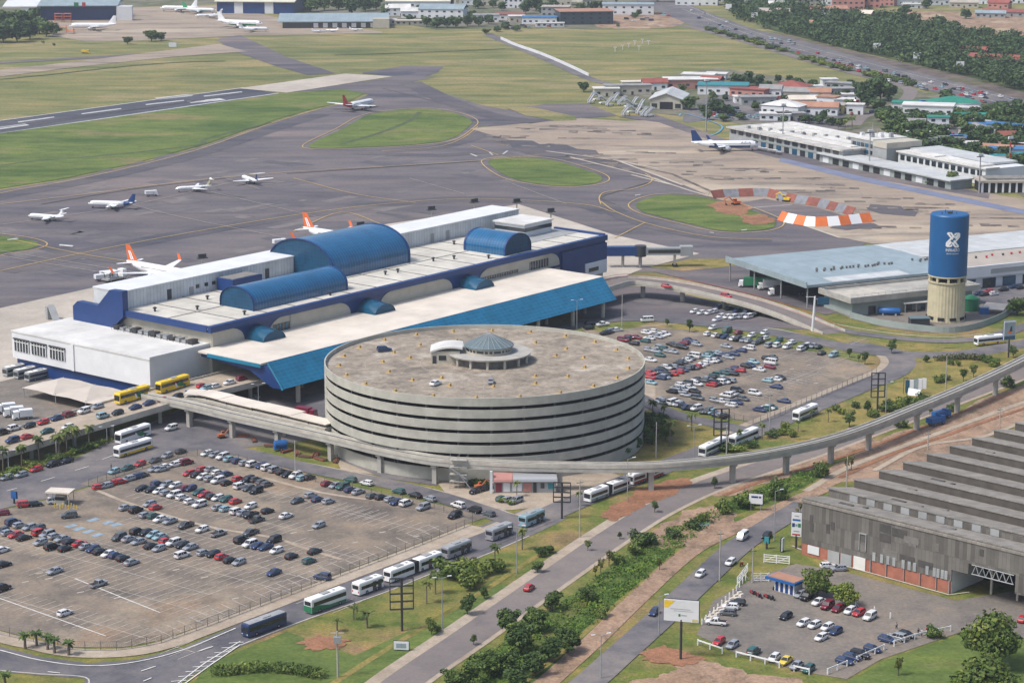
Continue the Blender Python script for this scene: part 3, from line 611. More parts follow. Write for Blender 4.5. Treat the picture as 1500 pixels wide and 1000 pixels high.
# check-in wing (white box in front-left)
m=MB(); m.box(-21.5,4,29,94.5,5,13.6,0); wg=m.build('wing_wall','wall_white',T)
m=MB(); m.box(-21.7,4,28.8,94.7,13.6,14.05); m.build('wing_roof','roof_white',wg)
m=MB(); m.box(-21.5,4,28.9,29.6,14.05,14.6); m.box(3.2,4.0,29.6,64,14.05,14.5); m.build('wing_parapet','wall_white',wg)
m=MB(); m.box(-20.5,3,30,93.5,.2,5,0); m.build('wing_base','deep_blue',T)
m=MB(); m.box(-21.9,-21.4,64,65.2,5,13.6); m.build('downpipe','wall_white',wg)
for v in (68.5,77.5,86):
    m=MB(); m.box(-21.75,-21.45,v,v+7,7.6,11.4); f=m.build('window','dark_glass',T)
    m=MB()
    for k in range(6): m.box(-21.95,-21.76,v+1.4*k-.12,v+1.4*k+.12,7.6,11.4)
    m.box(-21.95,-21.76,v,v+7,10.6,10.8); m.build('mullion','white_paint',f)
    m=MB(); m.box(-22.2,-21.45,v-.3,v+7.3,11.5,11.8); m.build('window_hood','steel_dark',f)
for k in range(13):
    v=33+2.9*k; m=MB(); m.box(.2,2.9,v,v+1.9,14.1,15.2+rv.uniform(-.2,.5)); m.build('air_conditioner','steel_grey' if k%3 else 'steel_dark',T)
m=MB()
for k in range(14): m.tube((-.6,32+2.9*k,14.05),(-.6,32+2.9*k,15.6),.06,n=5); m.tube((-.6,32+2.9*k,15.5),(3,32+2.9*k,15.5),.06,n=5)
m.tube((-.6,32,15.6),(-.6,70,15.6),.08,n=5); m.build('pipe_rack','steel_dark',T)
# ---------------------------------------------------------------- upper departures road and its right-hand ramp
dkz=((-190,15.5,3.2),(-150,15,3.6),(-103,14.2,4.3),(-62,15.2,5.0),(-30,14.6,5.9),(0,13,6.3),(60,11,6.5),(120,9.5,6.5),(176,9.5,6.5))
dk=[TL(u,v)[:2]+(z,) for u,v,z in dkz]
def deck_z(px,py):
    z=5.
    for _ in range(12):
        x,y=G(px,py,z); u=(x-TO[0])*math.cos(TA)+(y-TO[1])*math.sin(TA)
        for a,b in zip(dkz[:-1],dkz[1:]):
            if a[0]<=u<=b[0]: z=a[2]+(b[2]-a[2])*(u-a[0])/(b[0]-a[0])
    return z
rp=[]
for (px,py,z) in ((915,411,6.5),(960,413,6.3),(1010,421,5.8),(1060,432,5),(1110,445,3.8),(1160,462,2.0),(1198,478,.5),(1222,488,.1)): rp.append(G(px,py,z)+(z,))
def deck(pts,wd,thick):
    m=MB(); a=offset(pts,wd/2); b=offset(pts,-wd/2)
    m.loft([[(p[0],p[1],p[2]),(p[0],p[1],p[2]-thick),(q[0],q[1],q[2]-thick),(q[0],q[1],q[2])] for p,q in zip(a,b)],0); return m
def rails(pts,wd,h,t=.3):
    m=MB()
    for s in (1,-1):
        a=offset(pts,s*wd/2); b=offset(pts,s*(wd/2-t))
        m.loft([[(p[0],p[1],p[2]-.6),(p[0],p[1],p[2]+h),(q[0],q[1],q[2]+h),(q[0],q[1],q[2]-.6)] for p,q in zip(a,b)],0)
    return m
allp=smooth_open(dk+rp,5)
nd=(len(dk)-1)*5
D=thing('elevated_road','elevated concrete departures road carrying the yellow buses past the white wing','elevated road',(0,0,0))
deck(allp[:nd+1],17.6,1.2).build('deck','pale_concrete',D)
m=MB(); (lambda a,b,q:[m.face([(b[i][0],b[i][1],q[i][2]+.02),(b[i+1][0],b[i+1][1],q[i+1][2]+.02),(a[i+1][0],a[i+1][1],q[i+1][2]+.02),(a[i][0],a[i][1],q[i][2]+.02)]) for i in range(len(q)-1)])(offset(allp[:nd+1],8.4),offset(allp[:nd+1],-8.4),allp[:nd+1]); m.build('road_surface','sidewalk_mat',D)
rails(allp[:nd+1],17.9,.7).build('parapet','pale_concrete',D)
for u in range(-160,170,18):
    q=min(allp[:nd+1],key=lambda p:math.dist(p[:2],TL(u,12)[:2])); j=allp.index(q)
    for v in (-6,6):
        x,y=offset(allp[:nd+1],v)[j][:2]; m=MB(); m.lathe([(.6,0),(.6,q[2]-1.15)],10,0,(x,y)); m.build('column','concrete',D)
V=thing('viaduct_ramp','curved concrete ramp with two red cars descending beside the right car park','viaduct',(0,0,0))
rr=allp[nd:]
deck(rr,9.4,1.1).build('deck','pale_concrete',V)
m=MB(); a=offset(rr,4.2); b=offset(rr,-4.2)
for i in range(len(rr)-1): m.face([(b[i][0],b[i][1],rr[i][2]+.02),(b[i+1][0],b[i+1][1],rr[i+1][2]+.02),(a[i+1][0],a[i+1][1],rr[i+1][2]+.02),(a[i][0],a[i][1],rr[i][2]+.02)])
m.build('road_surface','boulevard_mat',V)
rails(rr,9.6,.85).build('parapet','pale_concrete',V)
m=MB(); aa=offset(rr,4.7)
m.pipe([(p[0],p[1],p[2]+1.5) for p in aa],.07,5); m.pipe([(p[0],p[1],p[2]+1.2) for p in offset(rr,1.8)],.05,5); m.build('red_rail','red_paint',V)
for i in range(2,len(rr)-8,6):
    x,y,z=rr[i]
    if z>2: m=MB(); m.lathe([(.9,0),(.9,z-1.1)],12,0,(x,y)); m.build('pier','concrete',V)
# ---------------------------------------------------------------- jet bridge at the right end and boarding stairs
J=thing('jet_bridge','dark blue jet bridge reaching right from the end of the terminal','jet bridge',G(905,392)+(0,),rad(3))
m=MB(); m.box(-6,8,-1.8,1.8,5,8.6); m.build('fixed_tunnel','deep_blue',J)
m=MB(); m.lathe([(2.4,4.6),(2.4,8.9)],14,0,(9,0)); m.build('rotunda','steel_dark',J)
m=MB(); m.box(11,28,-1.5,1.5,5.2,8); m.build('tunnel','steel_grey',J)
m=MB(); m.box(12,25,-1.56,-1.5,6,7.4); m.build('tunnel_window','dark_glass',J)
m=MB(); m.box(25,30,-1.9,1.9,4.8,8.6); m.build('cab','wall_grey',J)
m=MB(); m.lathe([(.7,0.2),(.7,4.7)],10,0,(9,0)); m.box(22.5,23.3,-1.2,1.2,.6,5.2); m.lathe([(.6,0.2),(.6,5)],10,0,(2,0)); m.build('support','concrete',J)
m=MB(); m.box(22,24,-1.6,-1,.2,1.2); m.box(22,24,1,1.6,.2,1.2); m.build('wheel','rubber',J)
# ================================================================ round parking garage
GC=(-7.9,654.6); GR=46.4; GT=23.6
solid('garage_band_mat',(.395,.385,.33),.8,var=.2,scale=.22)
patchy('garage_roof_mat',[(.36,(.21,.18,.145)),(.45,(.31,.265,.21)),(.54,(.265,.225,.18)),(.64,(.40,.355,.295))],[(.36,(.68,.68,.67)),(.5,(1,1,1)),(.64,(1.25,1.23,1.2))],s=(.07,.26,1.4),fineamt=.35)
GA=thing('parking_garage','large round parking garage with seven pale concrete bands and cars on its roof','parking garage',GC+(0,))
FH=3.32
for k in range(7):
    z1=GT-FH*k; z0=z1-2.32
    if k==6: z0=.2
    m=MB(); n=96
    m.loft([[(r*math.cos(2*PI*i/n),r*math.sin(2*PI*i/n),z) for i in range(n)] for r,z in ((GR-.35,z0),(GR,z0),(GR,z1),(GR-.35,z1),(GR-.35,z0))],0,False); m.build('parapet_band','garage_band_mat',GA)
    if k<7:
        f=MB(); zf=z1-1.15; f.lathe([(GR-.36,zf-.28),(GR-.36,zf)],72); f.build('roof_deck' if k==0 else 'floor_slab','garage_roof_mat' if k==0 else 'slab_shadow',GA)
m=MB(); m.lathe([(GR-9,.2),(GR-9,22)],48); m.build('core','dark_void',GA)  # near-black cylinder: the shade between the decks is put into its colour
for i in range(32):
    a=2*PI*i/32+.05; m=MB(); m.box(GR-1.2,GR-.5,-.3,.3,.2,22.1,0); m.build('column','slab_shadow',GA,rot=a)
ZR=GT-1.15
rl=MB()
for i in range(48):
    a=2*PI*i/48; p=lambda r,da:(r*math.cos(a+da),r*math.sin(a+da),ZR+.02)
    for r0,r1 in ((39.5,44.5),(27,32),(20.5,25)):
        if r0<30 and i%2: continue
        rl.face([p(r0,0),p(r1,0),p(r1,.12/r1*1.5),p(r0,.12/r0*1.5)])
for r0 in (34.5,18.5):
    for i in range(90):
        a=2*PI*i/90; b=2*PI*(i+.55)/90; rl.face([(r0*math.cos(a),r0*math.sin(a),ZR+.025),((r0+.3)*math.cos(a),(r0+.3)*math.sin(a),ZR+.025),((r0+.3)*math.cos(b),(r0+.3)*math.sin(b),ZR+.025),(r0*math.cos(b),r0*math.sin(b),ZR+.025)])
rl.build('roof_marking','faint_line',GA)
for r0,n,o in ((42,22,.1),(29.5,15,.2),(22.5,5,2.9)):
    for i in range(n):
        a=2*PI*i/n+o; x,y=r0*math.cos(a),r0*math.sin(a); m=MB()
        m.loft([[(x+q*cx_,y+q*cy_,z) for cx_,cy_ in ((1,0),(0,1),(-1,0),(0,-1))] for q,z in ((1.25,ZR+.005),(1.2,ZR+.06),(.5,ZR+.1),(.42,ZR+.75),(.3,ZR+.8))])
        m.build('yellow_barrier','barrier_yellow',GA)
solid('slate_roof',(.11,.155,.17),.6,var=.2,scale=.5)
pv=MB(); n=40; pcx,pcy=1.2,2.5
pv.loft([[(pcx+r*math.cos(2*PI*i/n),pcy+r*math.sin(2*PI*i/n),z) for i in range(n)] for r,z in ((6.6,ZR+2.9),(6.6,ZR+4.7))],0); pv=pv.build('pavilion_wall','wall_cream',GA)
m=MB()
for i in range(16):
    a=2*PI*i/16
    m.loft([[(pcx+r*math.cos(a+d),pcy+r*math.sin(a+d),z) for d in (-.16,.16)]+[(pcx+(r-.15)*math.cos(a+d),pcy+(r-.15)*math.sin(a+d),z) for d in (.16,-.16)] for r,z in ((6.67,ZR+3.5),(6.67,ZR+4.2))],0)
m.build('pavilion_window','dark_glass',pv)
m=MB(); m.loft([[(pcx+r*math.cos(2*PI*i/24),pcy+r*math.sin(2*PI*i/24),z) for i in range(24)] for r,z in ((7.3,ZR+4.7),(7.3,ZR+4.95),(.3,ZR+8.3))],0); rc=m.build('pavilion_roof','slate_roof',GA)
m=MB()
for i in range(24):
    a=2*PI*i/24; m.tube((pcx+7.3*math.cos(a),pcy+7.3*math.sin(a),ZR+5.0),(pcx+.3*math.cos(a),pcy+.3*math.sin(a),ZR+8.34),.09,n=4)
m.build('roof_rib','steel_grey',rc)
m=MB(); m.lathe([(12.2,ZR+2.5),(12.3,ZR+2.9)],48,0,(pcx,pcy)); m.build('pavilion_canopy','concrete',GA)
m=MB(); m.lathe([(9.4,ZR),(9.4,ZR+2.5)],40,0,(pcx,pcy)); m.build('pavilion_base','concrete_dark',GA)
for i in range(14):
    a=2*PI*i/14+.2; m=MB(); m.lathe([(.4,ZR),(.4,ZR+2.5)],10,0,(pcx+11.2*math.cos(a),pcy+11.2*math.sin(a))); m.build('pavilion_column','pale_concrete',GA)
m=MB(); m.box(-15.5,-7.2,-1,4.5,ZR,ZR+3.6); sh=m.build('stair_house','wall_cream',GA)
m=MB(); n=8
for i in range(n):
    a0,a1=i/n,(i+1)/n; f=lambda t:(-15.8+9.4*t,ZR+3.7+1.0*math.sin(PI*t*.5)+.6*math.sin(PI*t))
    (x0,z0),(x1,z1)=f(a0),f(a1); m.face([(x0,-1.4,z0),(x1,-1.4,z1),(x1,7.5,z1),(x0,7.5,z0)]); m.face([(x0,-1.4,z0-.5),(x1,-1.4,z1-.5),(x1,-1.4,z1),(x0,-1.4,z0)])
m.build('curved_roof','roof_white',sh)
m=MB(); m.box(-15.1,-14.0,-1.12,-.98,ZR,ZR+2.3); m.build('door','steel_dark',sh); m=MB(); m.box(-13.3,-11.2,-1.12,-.98,ZR+1,ZR+2.4); m.build('window','dark_glass',sh)
# ================================================================ elevated guideway and its station
gp=[(-124,690),(-110.5,677.5),(-95.8,666.8),(-81.6,654.5),(-67.2,643),(-51,630),(-36.3,617.5),(-20.9,607),(-4,602.3),(12.9,600.5),(37.4,600.5),(60,607.7),(75.6,616.6),(89.4,627.5),(102,641),(119.5,663),(135.3,683.4),(151.4,705.5),(168,730),(190,765)]
gpts=[p+(7.3,) for p in smooth_open(gp[1:],6)]
W_=thing('guideway_viaduct','long curved concrete guideway for the airport people mover, raised on square piers','viaduct',(0,0,0))
m=deck(gpts,3.1,1.75); m.build('beam','concrete',W_)
m=rails(gpts,3.3,.42,.28); m.build('kerb','pale_concrete',W_)
m=MB(); ribbon(m,[p[:2] for p in gpts],.9,7.33); m.build('slot_cover','seam_dark',W_)
for x,y in gp[2:8]+gp[9:18]:
    i=min(range(len(gpts)),key=lambda k:math.dist(gpts[k][:2],(x,y))); q0,q1=gpts[max(0,i-1)],gpts[min(len(gpts)-1,i+1)]
    m=MB(); m.box(-.65,.65,-.65,.65,0,4.9); m.box(-.8,.8,-1.2,1.2,4.9,5.57); o=m.build('pier','concrete',W_,rot=math.atan2(q1[1]-q0[1],q1[0]-q0[0])); o.location=(gpts[i][0],gpts[i][1],0)
ST=thing('guideway_station','unfinished station platform with pale broken roof panels beside the round garage','station',(0,0,0))
sp=[p for p in smooth_open([(-98,674),(-92,672.5),(-81,663),(-66,650.5),(-52,638.5)],5)]
o5=[(p[0],p[1],7.0) for p in offset(sp,1.2)]
m=MB(); a=offset(o5,3.6); b=offset(o5,-3.0)
m.loft([[(p[0],p[1],7.4),(p[0],p[1],6.6),(q[0],q[1],6.6),(q[0],q[1],7.4)] for p,q in zip(a,b)],0); m.build('platform','pale_concrete',ST)
for i in range(0,len(o5)-4,4):
    m=MB(); h=8.4+(.12 if i%8 else 0); w0=3.9 if i<14 else 2.4
    aa=offset(o5[i:i+5],w0); bb=offset(o5[i:i+5],-2.6)
    m.loft([[(p[0],p[1],h+.15),(p[0],p[1],h-.15),(q[0],q[1],h-.15),(q[0],q[1],h+.15)] for p,q in zip(aa,bb)],0); m.build('roof_panel','roof_cream',ST)
m=MB()
for i in range(0,len(o5),3):
    for s in (3.2,-2.4):
        p=offset(o5,s)[i]; m.tube((p[0],p[1],7.4),(p[0],p[1],8.4),.12,n=6)
m.build('post','steel_dark',ST)
for i in (1,8,14,19):
    p=offset(o5,2.5)[min(i,len(o5)-1)]; m=MB(); m.box(p[0]-.4,p[0]+.4,p[1]-.4,p[1]+.4,0,6.6); m.build('column','concrete',ST)
# ================================================================ cargo terminal
gridmat('cargo_roof',(.27,.335,.36),(.20,.26,.29),(1.1,40),kind='object',mortar=.05,rough=.5,var=.05)
gridmat('pale_sheets',(.50,.51,.50),(.38,.40,.40),(1.1,40),kind='object',mortar=.05,rough=.55,var=.05)
solid('wall_green_grey',(.26,.30,.28),.8,var=.15,scale=.15); solid('roof_tan',(.36,.32,.275),.85,var=.15,scale=.1)
CA=rad(25.8); CO=G(1182,417,9)
K=thing('cargo_terminal','long cargo shed with a pale blue sheet roof behind the water tower','cargo building',CO+(0,),CA)
def rf(name,mt,x0,x1,y0,y1,z0,z1,t=.5):
    m=MB(); m.extr([(y0,z0-t),(y1,z1-t),(y1,z1),(y0,z0)],'x',x0,x1); return m.build(name,mt,K)
rf('roof','cargo_roof',0,68,0,38,8.8,9.9); rf('roof','cargo_roof',0,68,38.4,57,9.7,8.9); rf('roof','pale_sheets',68.4,165,24,57,9.6,9.0); rf('roof','roof_tan',68.4,165,2,23.6,8.6,9.4)
rf('roof_panel','pale_sheets',12,46,.6,8,8.93,9.14,.1)
m=MB(); m.box(-.4,0,-.2,57.2,7.7,9.95); m.box(-.4,68,-.5,0,7.9,8.9); m.build('fascia','cargo_roof',K)
m=MB(); m.box(30,164,26,56,.2,8.4); m.box(10,30,40,56,.2,8.4); m.build('wall','dark_void',K)  # dark blocks: the shade inside the open-sided shed is painted into them
m=MB(); m.box(68,165,1.2,2,4.6,9.0); m.build('front_fascia','wall_white',K)
m=MB(); m.box(68,165,2.6,3.2,.2,4.6); m.build('front_wall','wall_white',K)
for k in range(9): m=MB(); m.box(72+9.5*k,78+9.5*k,2.3,2.58,.3,3.8); m.build('window' if k%3 else 'door','dark_glass' if k%2 else 'teal_glass',K)
m=MB(); m.box(84,110,1.0,1.18,5.8,7.6); m.build('sign_board','steel_grey',K)
for x,y in ((1,1),(1,19),(1,38),(1,56),(22,1),(44,1)): m=MB(); m.lathe([(.3,.2),(.3,8.3)],8,0,(x,y)); m.build('column','steel_grey',K)
rv=random.Random(8)
for k in range(34):
    x=16+1.55*k+(8 if k>22 else 0)*1.2; y=19+rv.uniform(-1.6,1.6); z=8.8+1.1*y/38
    m=MB(); m.lathe([(.35,z-.2),(.35,z+.4),(.58,z+.45),(.4,z+.85)],8,0,(x,y)); m.build('roof_fan','seam_dark',K)
for k in range(11):
    x=74+4.4*k; y=15+rv.uniform(-1.5,1.5); m=MB(); m.lathe([(.35,8.9),(.35,9.5),(.58,9.6),(.4,9.95)],8,0,(x,y)); m.build('roof_fan','red_paint' if k%3 else 'steel_dark',K)
B=thing('office_block','flat-roofed grey concrete block standing in front of the cargo shed, left of the water tower','building',CO+(0,),CA)
m=MB(); m.box(7,60,-19.5,-1,.2,5.6); m.build('wall','wall_green_grey',B)
m=MB(); m.box(4.5,62,-22,-.8,5.6,6.6); m.build('roof_slab','concrete',B)
m=MB()
for a in ((4.5,62,-22,-21.4),(4.5,62,-1.4,-.8),(4.5,5.1,-21.4,-1.4),(61.4,62,-21.4,-1.4)): m.box(a[0],a[1],a[2],a[3],6.6,7.7)
m.build('parapet','concrete',B)
m=MB(); m.box(5.1,26,-21.4,-5,6.6,6.7); m.build('terrace','pale_concrete',B)
for x in (14,30,44): m=MB(); m.box(x,x+3,-19.75,-19.5,.4,3.4); m.build('door' if x==14 else 'window','dark_glass',B)
m=MB()
for k in range(19): m.tube((4.7+3*k,-21.7,7.7),(4.7+3*k,-21.7,8.7),.05,n=4)
m.tube((4.7,-21.7,8.6),(61,-21.7,8.6),.05,n=4); m.tube((4.7,-21.7,8.2),(61,-21.7,8.2),.04,n=4); m.build('railing','steel_grey',B)
# ---------------------------------------------------------------- water tower with its emblem
solid('tank_blue',(.006,.085,.235),.45,var=.12,scale=.2); solid('shaft_cream',(.46,.41,.27),.8,var=.16,scale=.3)
WX,WY=G(1385,468)
WT=thing('water_tower','tall round water tower with blue tank, white emblem and cream fluted shaft','water tower',(WX,WY,0))
m=MB(); m.lathe([(6.85,16.7),(6.85,38.3),(6.5,38.75)],56); m.build('tank','tank_blue',WT)
m=MB()
for x,y,h in ((-1.5,.5,1.3),(1,1,.9),(2.2,-1,.7),(-3,-1,.6)): m.tube((x,y,38.7),(x,y,38.7+h),.12,n=5)
m.box(-.8,.8,-.8,.8,38.7,39.3); m.build('roof_hatch','steel_dark',WT)
n=24; rings=[]
for r,z in ((6.95,0),(6.75,1.6),(6.55,14.2)): rings.append([((r if i%2 else r-.11)*math.cos(2*PI*i/72),(r if i%2 else r-.11)*math.sin(2*PI*i/72),z) for i in range(72)])
m=MB(); m.loft(rings); m.build('shaft','shaft_cream',WT)
m=MB(); m.lathe([(5.2,14.2),(5.2,16.7)],32); m.build('drum','dark_void',WT)
m=MB(); m.lathe([(6.9,16.2),(6.9,16.7)],40); m.lathe([(6.9,14.1),(6.9,14.5)],40); m.build('ring_beam','shaft_cream',WT)
for i in range(10): m=MB(); m.box(5.9,6.7,-.4,.4,14.5,16.2); m.build('pillar','shaft_cream',WT,rot=2*PI*i/10+.2)
for i in range(10): m=MB(); m.box(6.5,7.02,-1.2,1.2,.9,1.9); m.build('vent_opening','dark_void',WT,rot=2*PI*(i+.5)/10+.2)
a0=-PI/2+rad(2)
def wrap(x,z,r=6.9): t=a0+x/6.85; return (r*math.cos(t),r*math.sin(t),z)
def wrap_poly(m,p,r=6.9):
    # long bars are cut in short pieces so that they follow the tank
    m.face([wrap(x,z,r) for x,z in p])
emb=MB(); zc=30.3
def bar(x0,z0,x1,z1,wd):
    d=math.hypot(x1-x0,z1-z0); nx,nz=-(z1-z0)/d*wd/2,(x1-x0)/d*wd/2
    for i in range(6):
        a,b=i/6,(i+1)/6; P=lambda t,s:(x0+(x1-x0)*t+s*nx,z0+(z1-z0)*t+s*nz)
        wrap_poly(emb,[P(a,-1),P(b,-1),P(b,1),P(a,1)])
for s in (1,-1):
    f=lambda x,z:(s*x,zc+s*z)
    bar(*f(-2.1,2.5),*f(-.2,.2),.62); bar(*f(-.9,2.5),*f(.45,.85),.62); bar(*f(-2.1,2.5),*f(-.75,2.5),.5)
    bar(*f(-2.3,-1.2),*f(-.1,1.3),.62); bar(*f(-2.3,-2.2),*f(-.75,-.45),.62); bar(*f(-2.3,-1.0),*f(-2.3,-2.3),.5); bar(*f(.35,1.75),*f(.95,2.3),.62); bar(*f(.9,2.3),*f(2.2,2.3),.5)
    bar(*f(.75,.95),*f(2.1,2.3),.55)
emb.build('emblem','white_paint',WT)
def text_mesh(name,body,size,mat,parent,fn,ext=0):
    cu=bpy.data.curves.new(name,'FONT'); cu.body=body; cu.size=size; cu.align_x='CENTER'; cu.resolution_u=2
    o=bpy.data.objects.new(name,cu); COL.objects.link(o); dg=bpy.context.evaluated_depsgraph_get(); dg.update()
    me=bpy.data.meshes.new_from_object(o.evaluated_get(dg)); bpy.data.objects.remove(o); bpy.data.curves.remove(cu)
    for v in me.vertices: v.co=fn(v.co.x,v.co.y)
    me.materials.clear(); me.materials.append(MATS[mat]); me.name=name
    q=bpy.data.objects.new(name,me); COL.objects.link(q); q.parent=parent; return q
text_mesh('lettering','INFRAERO',1.35,'white_paint',WT,lambda x,y:wrap(x*.8,26.1+y*1.15,6.93))
text_mesh('lettering','AEROPORTOS BRASILEIROS',.5,'white_paint',WT,lambda x,y:wrap(x*.72,25.1+y*1.2,6.93))
# yard by the tower
def simple(name,label,cat,mt,fn,loc=(0,0,0),rz=0,group=None,smooth=False):
    m=MB(); fn(m); o=m.build(name,mt,loc=loc,rot=rz,smooth=smooth); return tag(o,label,cat,group)
x,y=G(1303,462); t=thing('tank','blue horizontal storage tank lying left of the water tower','tank',(x,y,0),rad(-10))
m=MB(); m.loft([[(X,r*math.cos(2*PI*i/14),1.7+r*math.sin(2*PI*i/14)) for i in range(14)] for X,r in ((-4.2,.5),(-3.7,1.25),(3.5,1.25),(4.1,.5))]); m.build('shell','blue_paint',t,smooth=True)
for X in (-2.4,2.2): m=MB(); m.box(X-.3,X+.3,-1,1,.1,1); m.build('saddle','concrete',t)
x,y=G(1421,455); t=thing('tank','large dark green round tank just right of the water tower','tank',(x,y,0))
m=MB(); m.lathe([(3.1,.1),(3.1,4.6)],28); m.build('shell','green_paint',t); m=MB(); m.lathe([(3.3,4.6),(3.3,4.8),(.4,6)],28); m.build('lid','green_paint',t)
m=MB(); m.tube((3.4,0,.1),(3.4,0,5),.08); m.tube((3.2,.9,.1),(3.2,.9,5),.08); m.build('ladder','steel_grey',t)
x,y=G(1441,460); t=thing('water_container','small blue square container right of the green tank','container',(x,y,0)); m=MB(); m.box(-1.6,1.6,-1.3,1.3,.1,2.6); m.build('shell','blue_paint',t); m=MB(); m.box(-1.7,1.7,-1.4,1.4,2.6,2.75); m.build('lid','steel_grey',t)
x,y=G(1345,455); t=thing('machine_shed','low open shed with pale roof between the blue tank and the water tower','shed',(x,y,0),rad(18))
m=MB(); m.box(-7,7,-2.6,2.6,3.4,3.7); m.build('roof','roof_white',t)
for X in (-6.5,-2,2,6.5): m=MB(); m.box(X-.15,X+.15,-2.4,-2.1,.1,3.4); m.build('post','steel_grey',t)
m=MB(); m.box(-6.5,6.5,1.5,2.4,.1,3.3); m.build('wall','teal_glass',t)
x,y=G(1457,459); t=thing('lean_to','cream lean-to roof on thin posts behind the green tank','shed',(x,y,0),rad(-25)); m=MB(); m.extr([(-3.5,2.2),(3.5,3.0),(3.5,3.2),(-3.5,2.4)],'x',-4,4); m.build('roof','roof_cream',t)
for X in (-3.5,3.5):
    for Y in (-3,3): m=MB(); m.tube((X,Y,.1),(X,Y,2.2+.1*(Y>0)*7),.1); m.build('post','steel_grey',t)
wl_=smooth_open([G(*p) for p in ((1245,466),(1290,477),(1340,484),(1390,488),(1430,482),(1470,466),(1490,450))],5)
simple('boundary_wall','pale green boundary wall curving round the water tower yard','wall','wall_green_grey',lambda m:(lambda a,b:m.loft([[(p[0],p[1],0),(p[0],p[1],2.3),(q[0],q[1],2.3),(q[0],q[1],0)] for p,q in zip(a,b)],0))(offset(wl_,.12),offset(wl_,-.12)))
x,y=G(1346,477); t=thing('electrical_cabin','dark slate-grey cabin set in the yard wall below the water tower','cabin',(x,y,0),rad(4)); m=MB(); m.box(-3.4,3.4,-2,2,.05,2.9); m.build('wall','steel_dark',t); m=MB(); m.box(-3.6,3.6,-2.2,2.2,2.9,3.15); m.build('roof','slate_roof',t)
# ================================================================ saw-tooth factory
gridmat('factory_sheets',(.135,.125,.11),(.088,.08,.072),(1.05,4.6),kind='object',mortar=.045,rough=.88,var=.3,swz='XZY',offs=.37)
gridmat('asbestos_roof',(.25,.228,.198),(.16,.145,.125),(1.3,3.2),kind='object',mortar=.06,rough=.9,var=.16)
solid('clerestory_brown',(.085,.075,.064),.85,var=.3,scale=.4); solid('brick_red',(.34,.13,.085),.85,var=.25,scale=.5)
FA=rad(-43.23); FO=G(1174,812)
F=thing('sawtooth_factory','big weathered factory with long grey saw-tooth roof ridges and brick base','factory',FO+(0,),FA)
NT=11; TP=10.9
m=MB(); m.box(0,43,-.15,.15,3.2,13.6); m.build('front_cladding','factory_sheets',F)
m=MB(); m.box(43,100,-.15,.15,8.6,13.6); m.build('front_cladding','factory_sheets',F)
m=MB(); m.box(.1,42.9,-.05,.25,.1,3.2); m.build('brick_base','brick_red',F)
m=MB(); m.box(-.15,.15,.15,NT*TP,.1,12.4); m.build('side_wall','factory_sheets',F)
m=MB(); m.box(42.7,43,.15,14,.1,8.6); m.build('bay_wall','wall_white',F)
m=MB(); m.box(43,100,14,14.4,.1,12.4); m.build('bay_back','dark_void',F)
m=MB(); m.box(-.35,100,-.35,.5,13.6,14.2); m.build('eaves_beam','asbestos_roof',F)
for k in range(NT):
    y0=.5+TP*k; m=MB(); m.extr([(y0-.35,14.35),(y0+TP-.25,12.15),(y0+TP-.25,12.4),(y0-.35,14.65)],'x',-.8,100); m.build('roof','asbestos_roof',F)
    if k:
        m=MB(); m.box(-.3,100,y0-.15,y0+.05,12.2,14.33); g_=m.build('clerestory','clerestory_brown' if k>1 else 'factory_sheets',F)
        if k==1:
            for j in range(9): m=MB(); m.box(6+5*j,8.4+5*j,y0-.3,y0-.16,12.5,14.2); m.build('pane','wall_grey',g_)
        m=MB(); m.extr([(y0,12.3),(y0+TP-.3,12.2),(y0,14.4)],'x',-.5,-.31); m.build('gable','factory_sheets',F)
for x0,x1,z0,z1,mt in ((2,5.4,1,3.0,'wall_white'),(8,11.4,.3,3.1,'wall_grey'),(11.8,15,.3,3.1,'wall_grey'),(15.6,19,.2,3.3,'roof_white')):
    m=MB(); m.box(x0,x1,-.3,-.06,z0,z1); m.build('shutter' if x0>5 else 'window',mt,F)
for x in (21,23.2,25,26.7,29.3,31,32.5,36,38,39,40.2,41.2): m=MB(); m.box(x,x+.85,-.32,-.16,3.3,5.4); m.build('window','wall_grey',F)
for x in (20.5,25,30,34.5,39,42.6): m=MB(); m.tube((x,-.3,.1),(x,-.3,3.3),.13,n=6); m.build('downpipe','steel_grey',F)
m=MB(); m.box(17,17.2,-.4,-.16,5.2,9.2); m.box(18.9,19.1,-.4,-.16,5.2,9.2); m.box(17,19.1,-.4,-.16,9.2,9.5); m.build('old_door_frame','wall_grey',F)
tr=MB()
for k in range(6):
    x0=48.5+1.8*k; tr.tube((x0,-.1,6.2),(x0+.9,-.1,8.4),.1,n=5); tr.tube((x0+.9,-.1,8.4),(x0+1.8,-.1,6.2),.1,n=5)
tr.tube((48.3,-.1,6.2),(59.5,-.1,6.2),.14,n=5); tr.tube((48.3,-.1,8.4),(59.5,-.1,8.4),.14,n=5); tr.build('truss','wall_grey',F)
for x in (50,57,66,76): m=MB(); m.box(x-.25,x+.25,6,6.5,.1,8.6); m.build('column','pale_concrete',F)
m=MB(); m.box(43,47.5,-.2,.1,6,8.6); m.box(60,100,-.25,.1,4.2,8.6); m.build('bay_screen','factory_sheets',F)
rw_=random.Random(19)
solid('sheet_pale',(.165,.155,.14),.85,var=.35,scale=.5); solid('sheet_dark',(.075,.07,.064),.9,var=.3,scale=.5)
for k in range(15):
    x=rw_.uniform(1,56); z=rw_.uniform(4,11) if x<42 else rw_.uniform(9,11.5); w=rw_.choice((1.05,2.1,3.15,4.2)); h=rw_.uniform(1.2,2.6)
    m=MB(); m.box(x,x+w,-.19-.004*k,-.1,z,min(13.4,z+h)); m.build('patched_sheet','sheet_pale' if k%3==0 else 'sheet_dark',F)
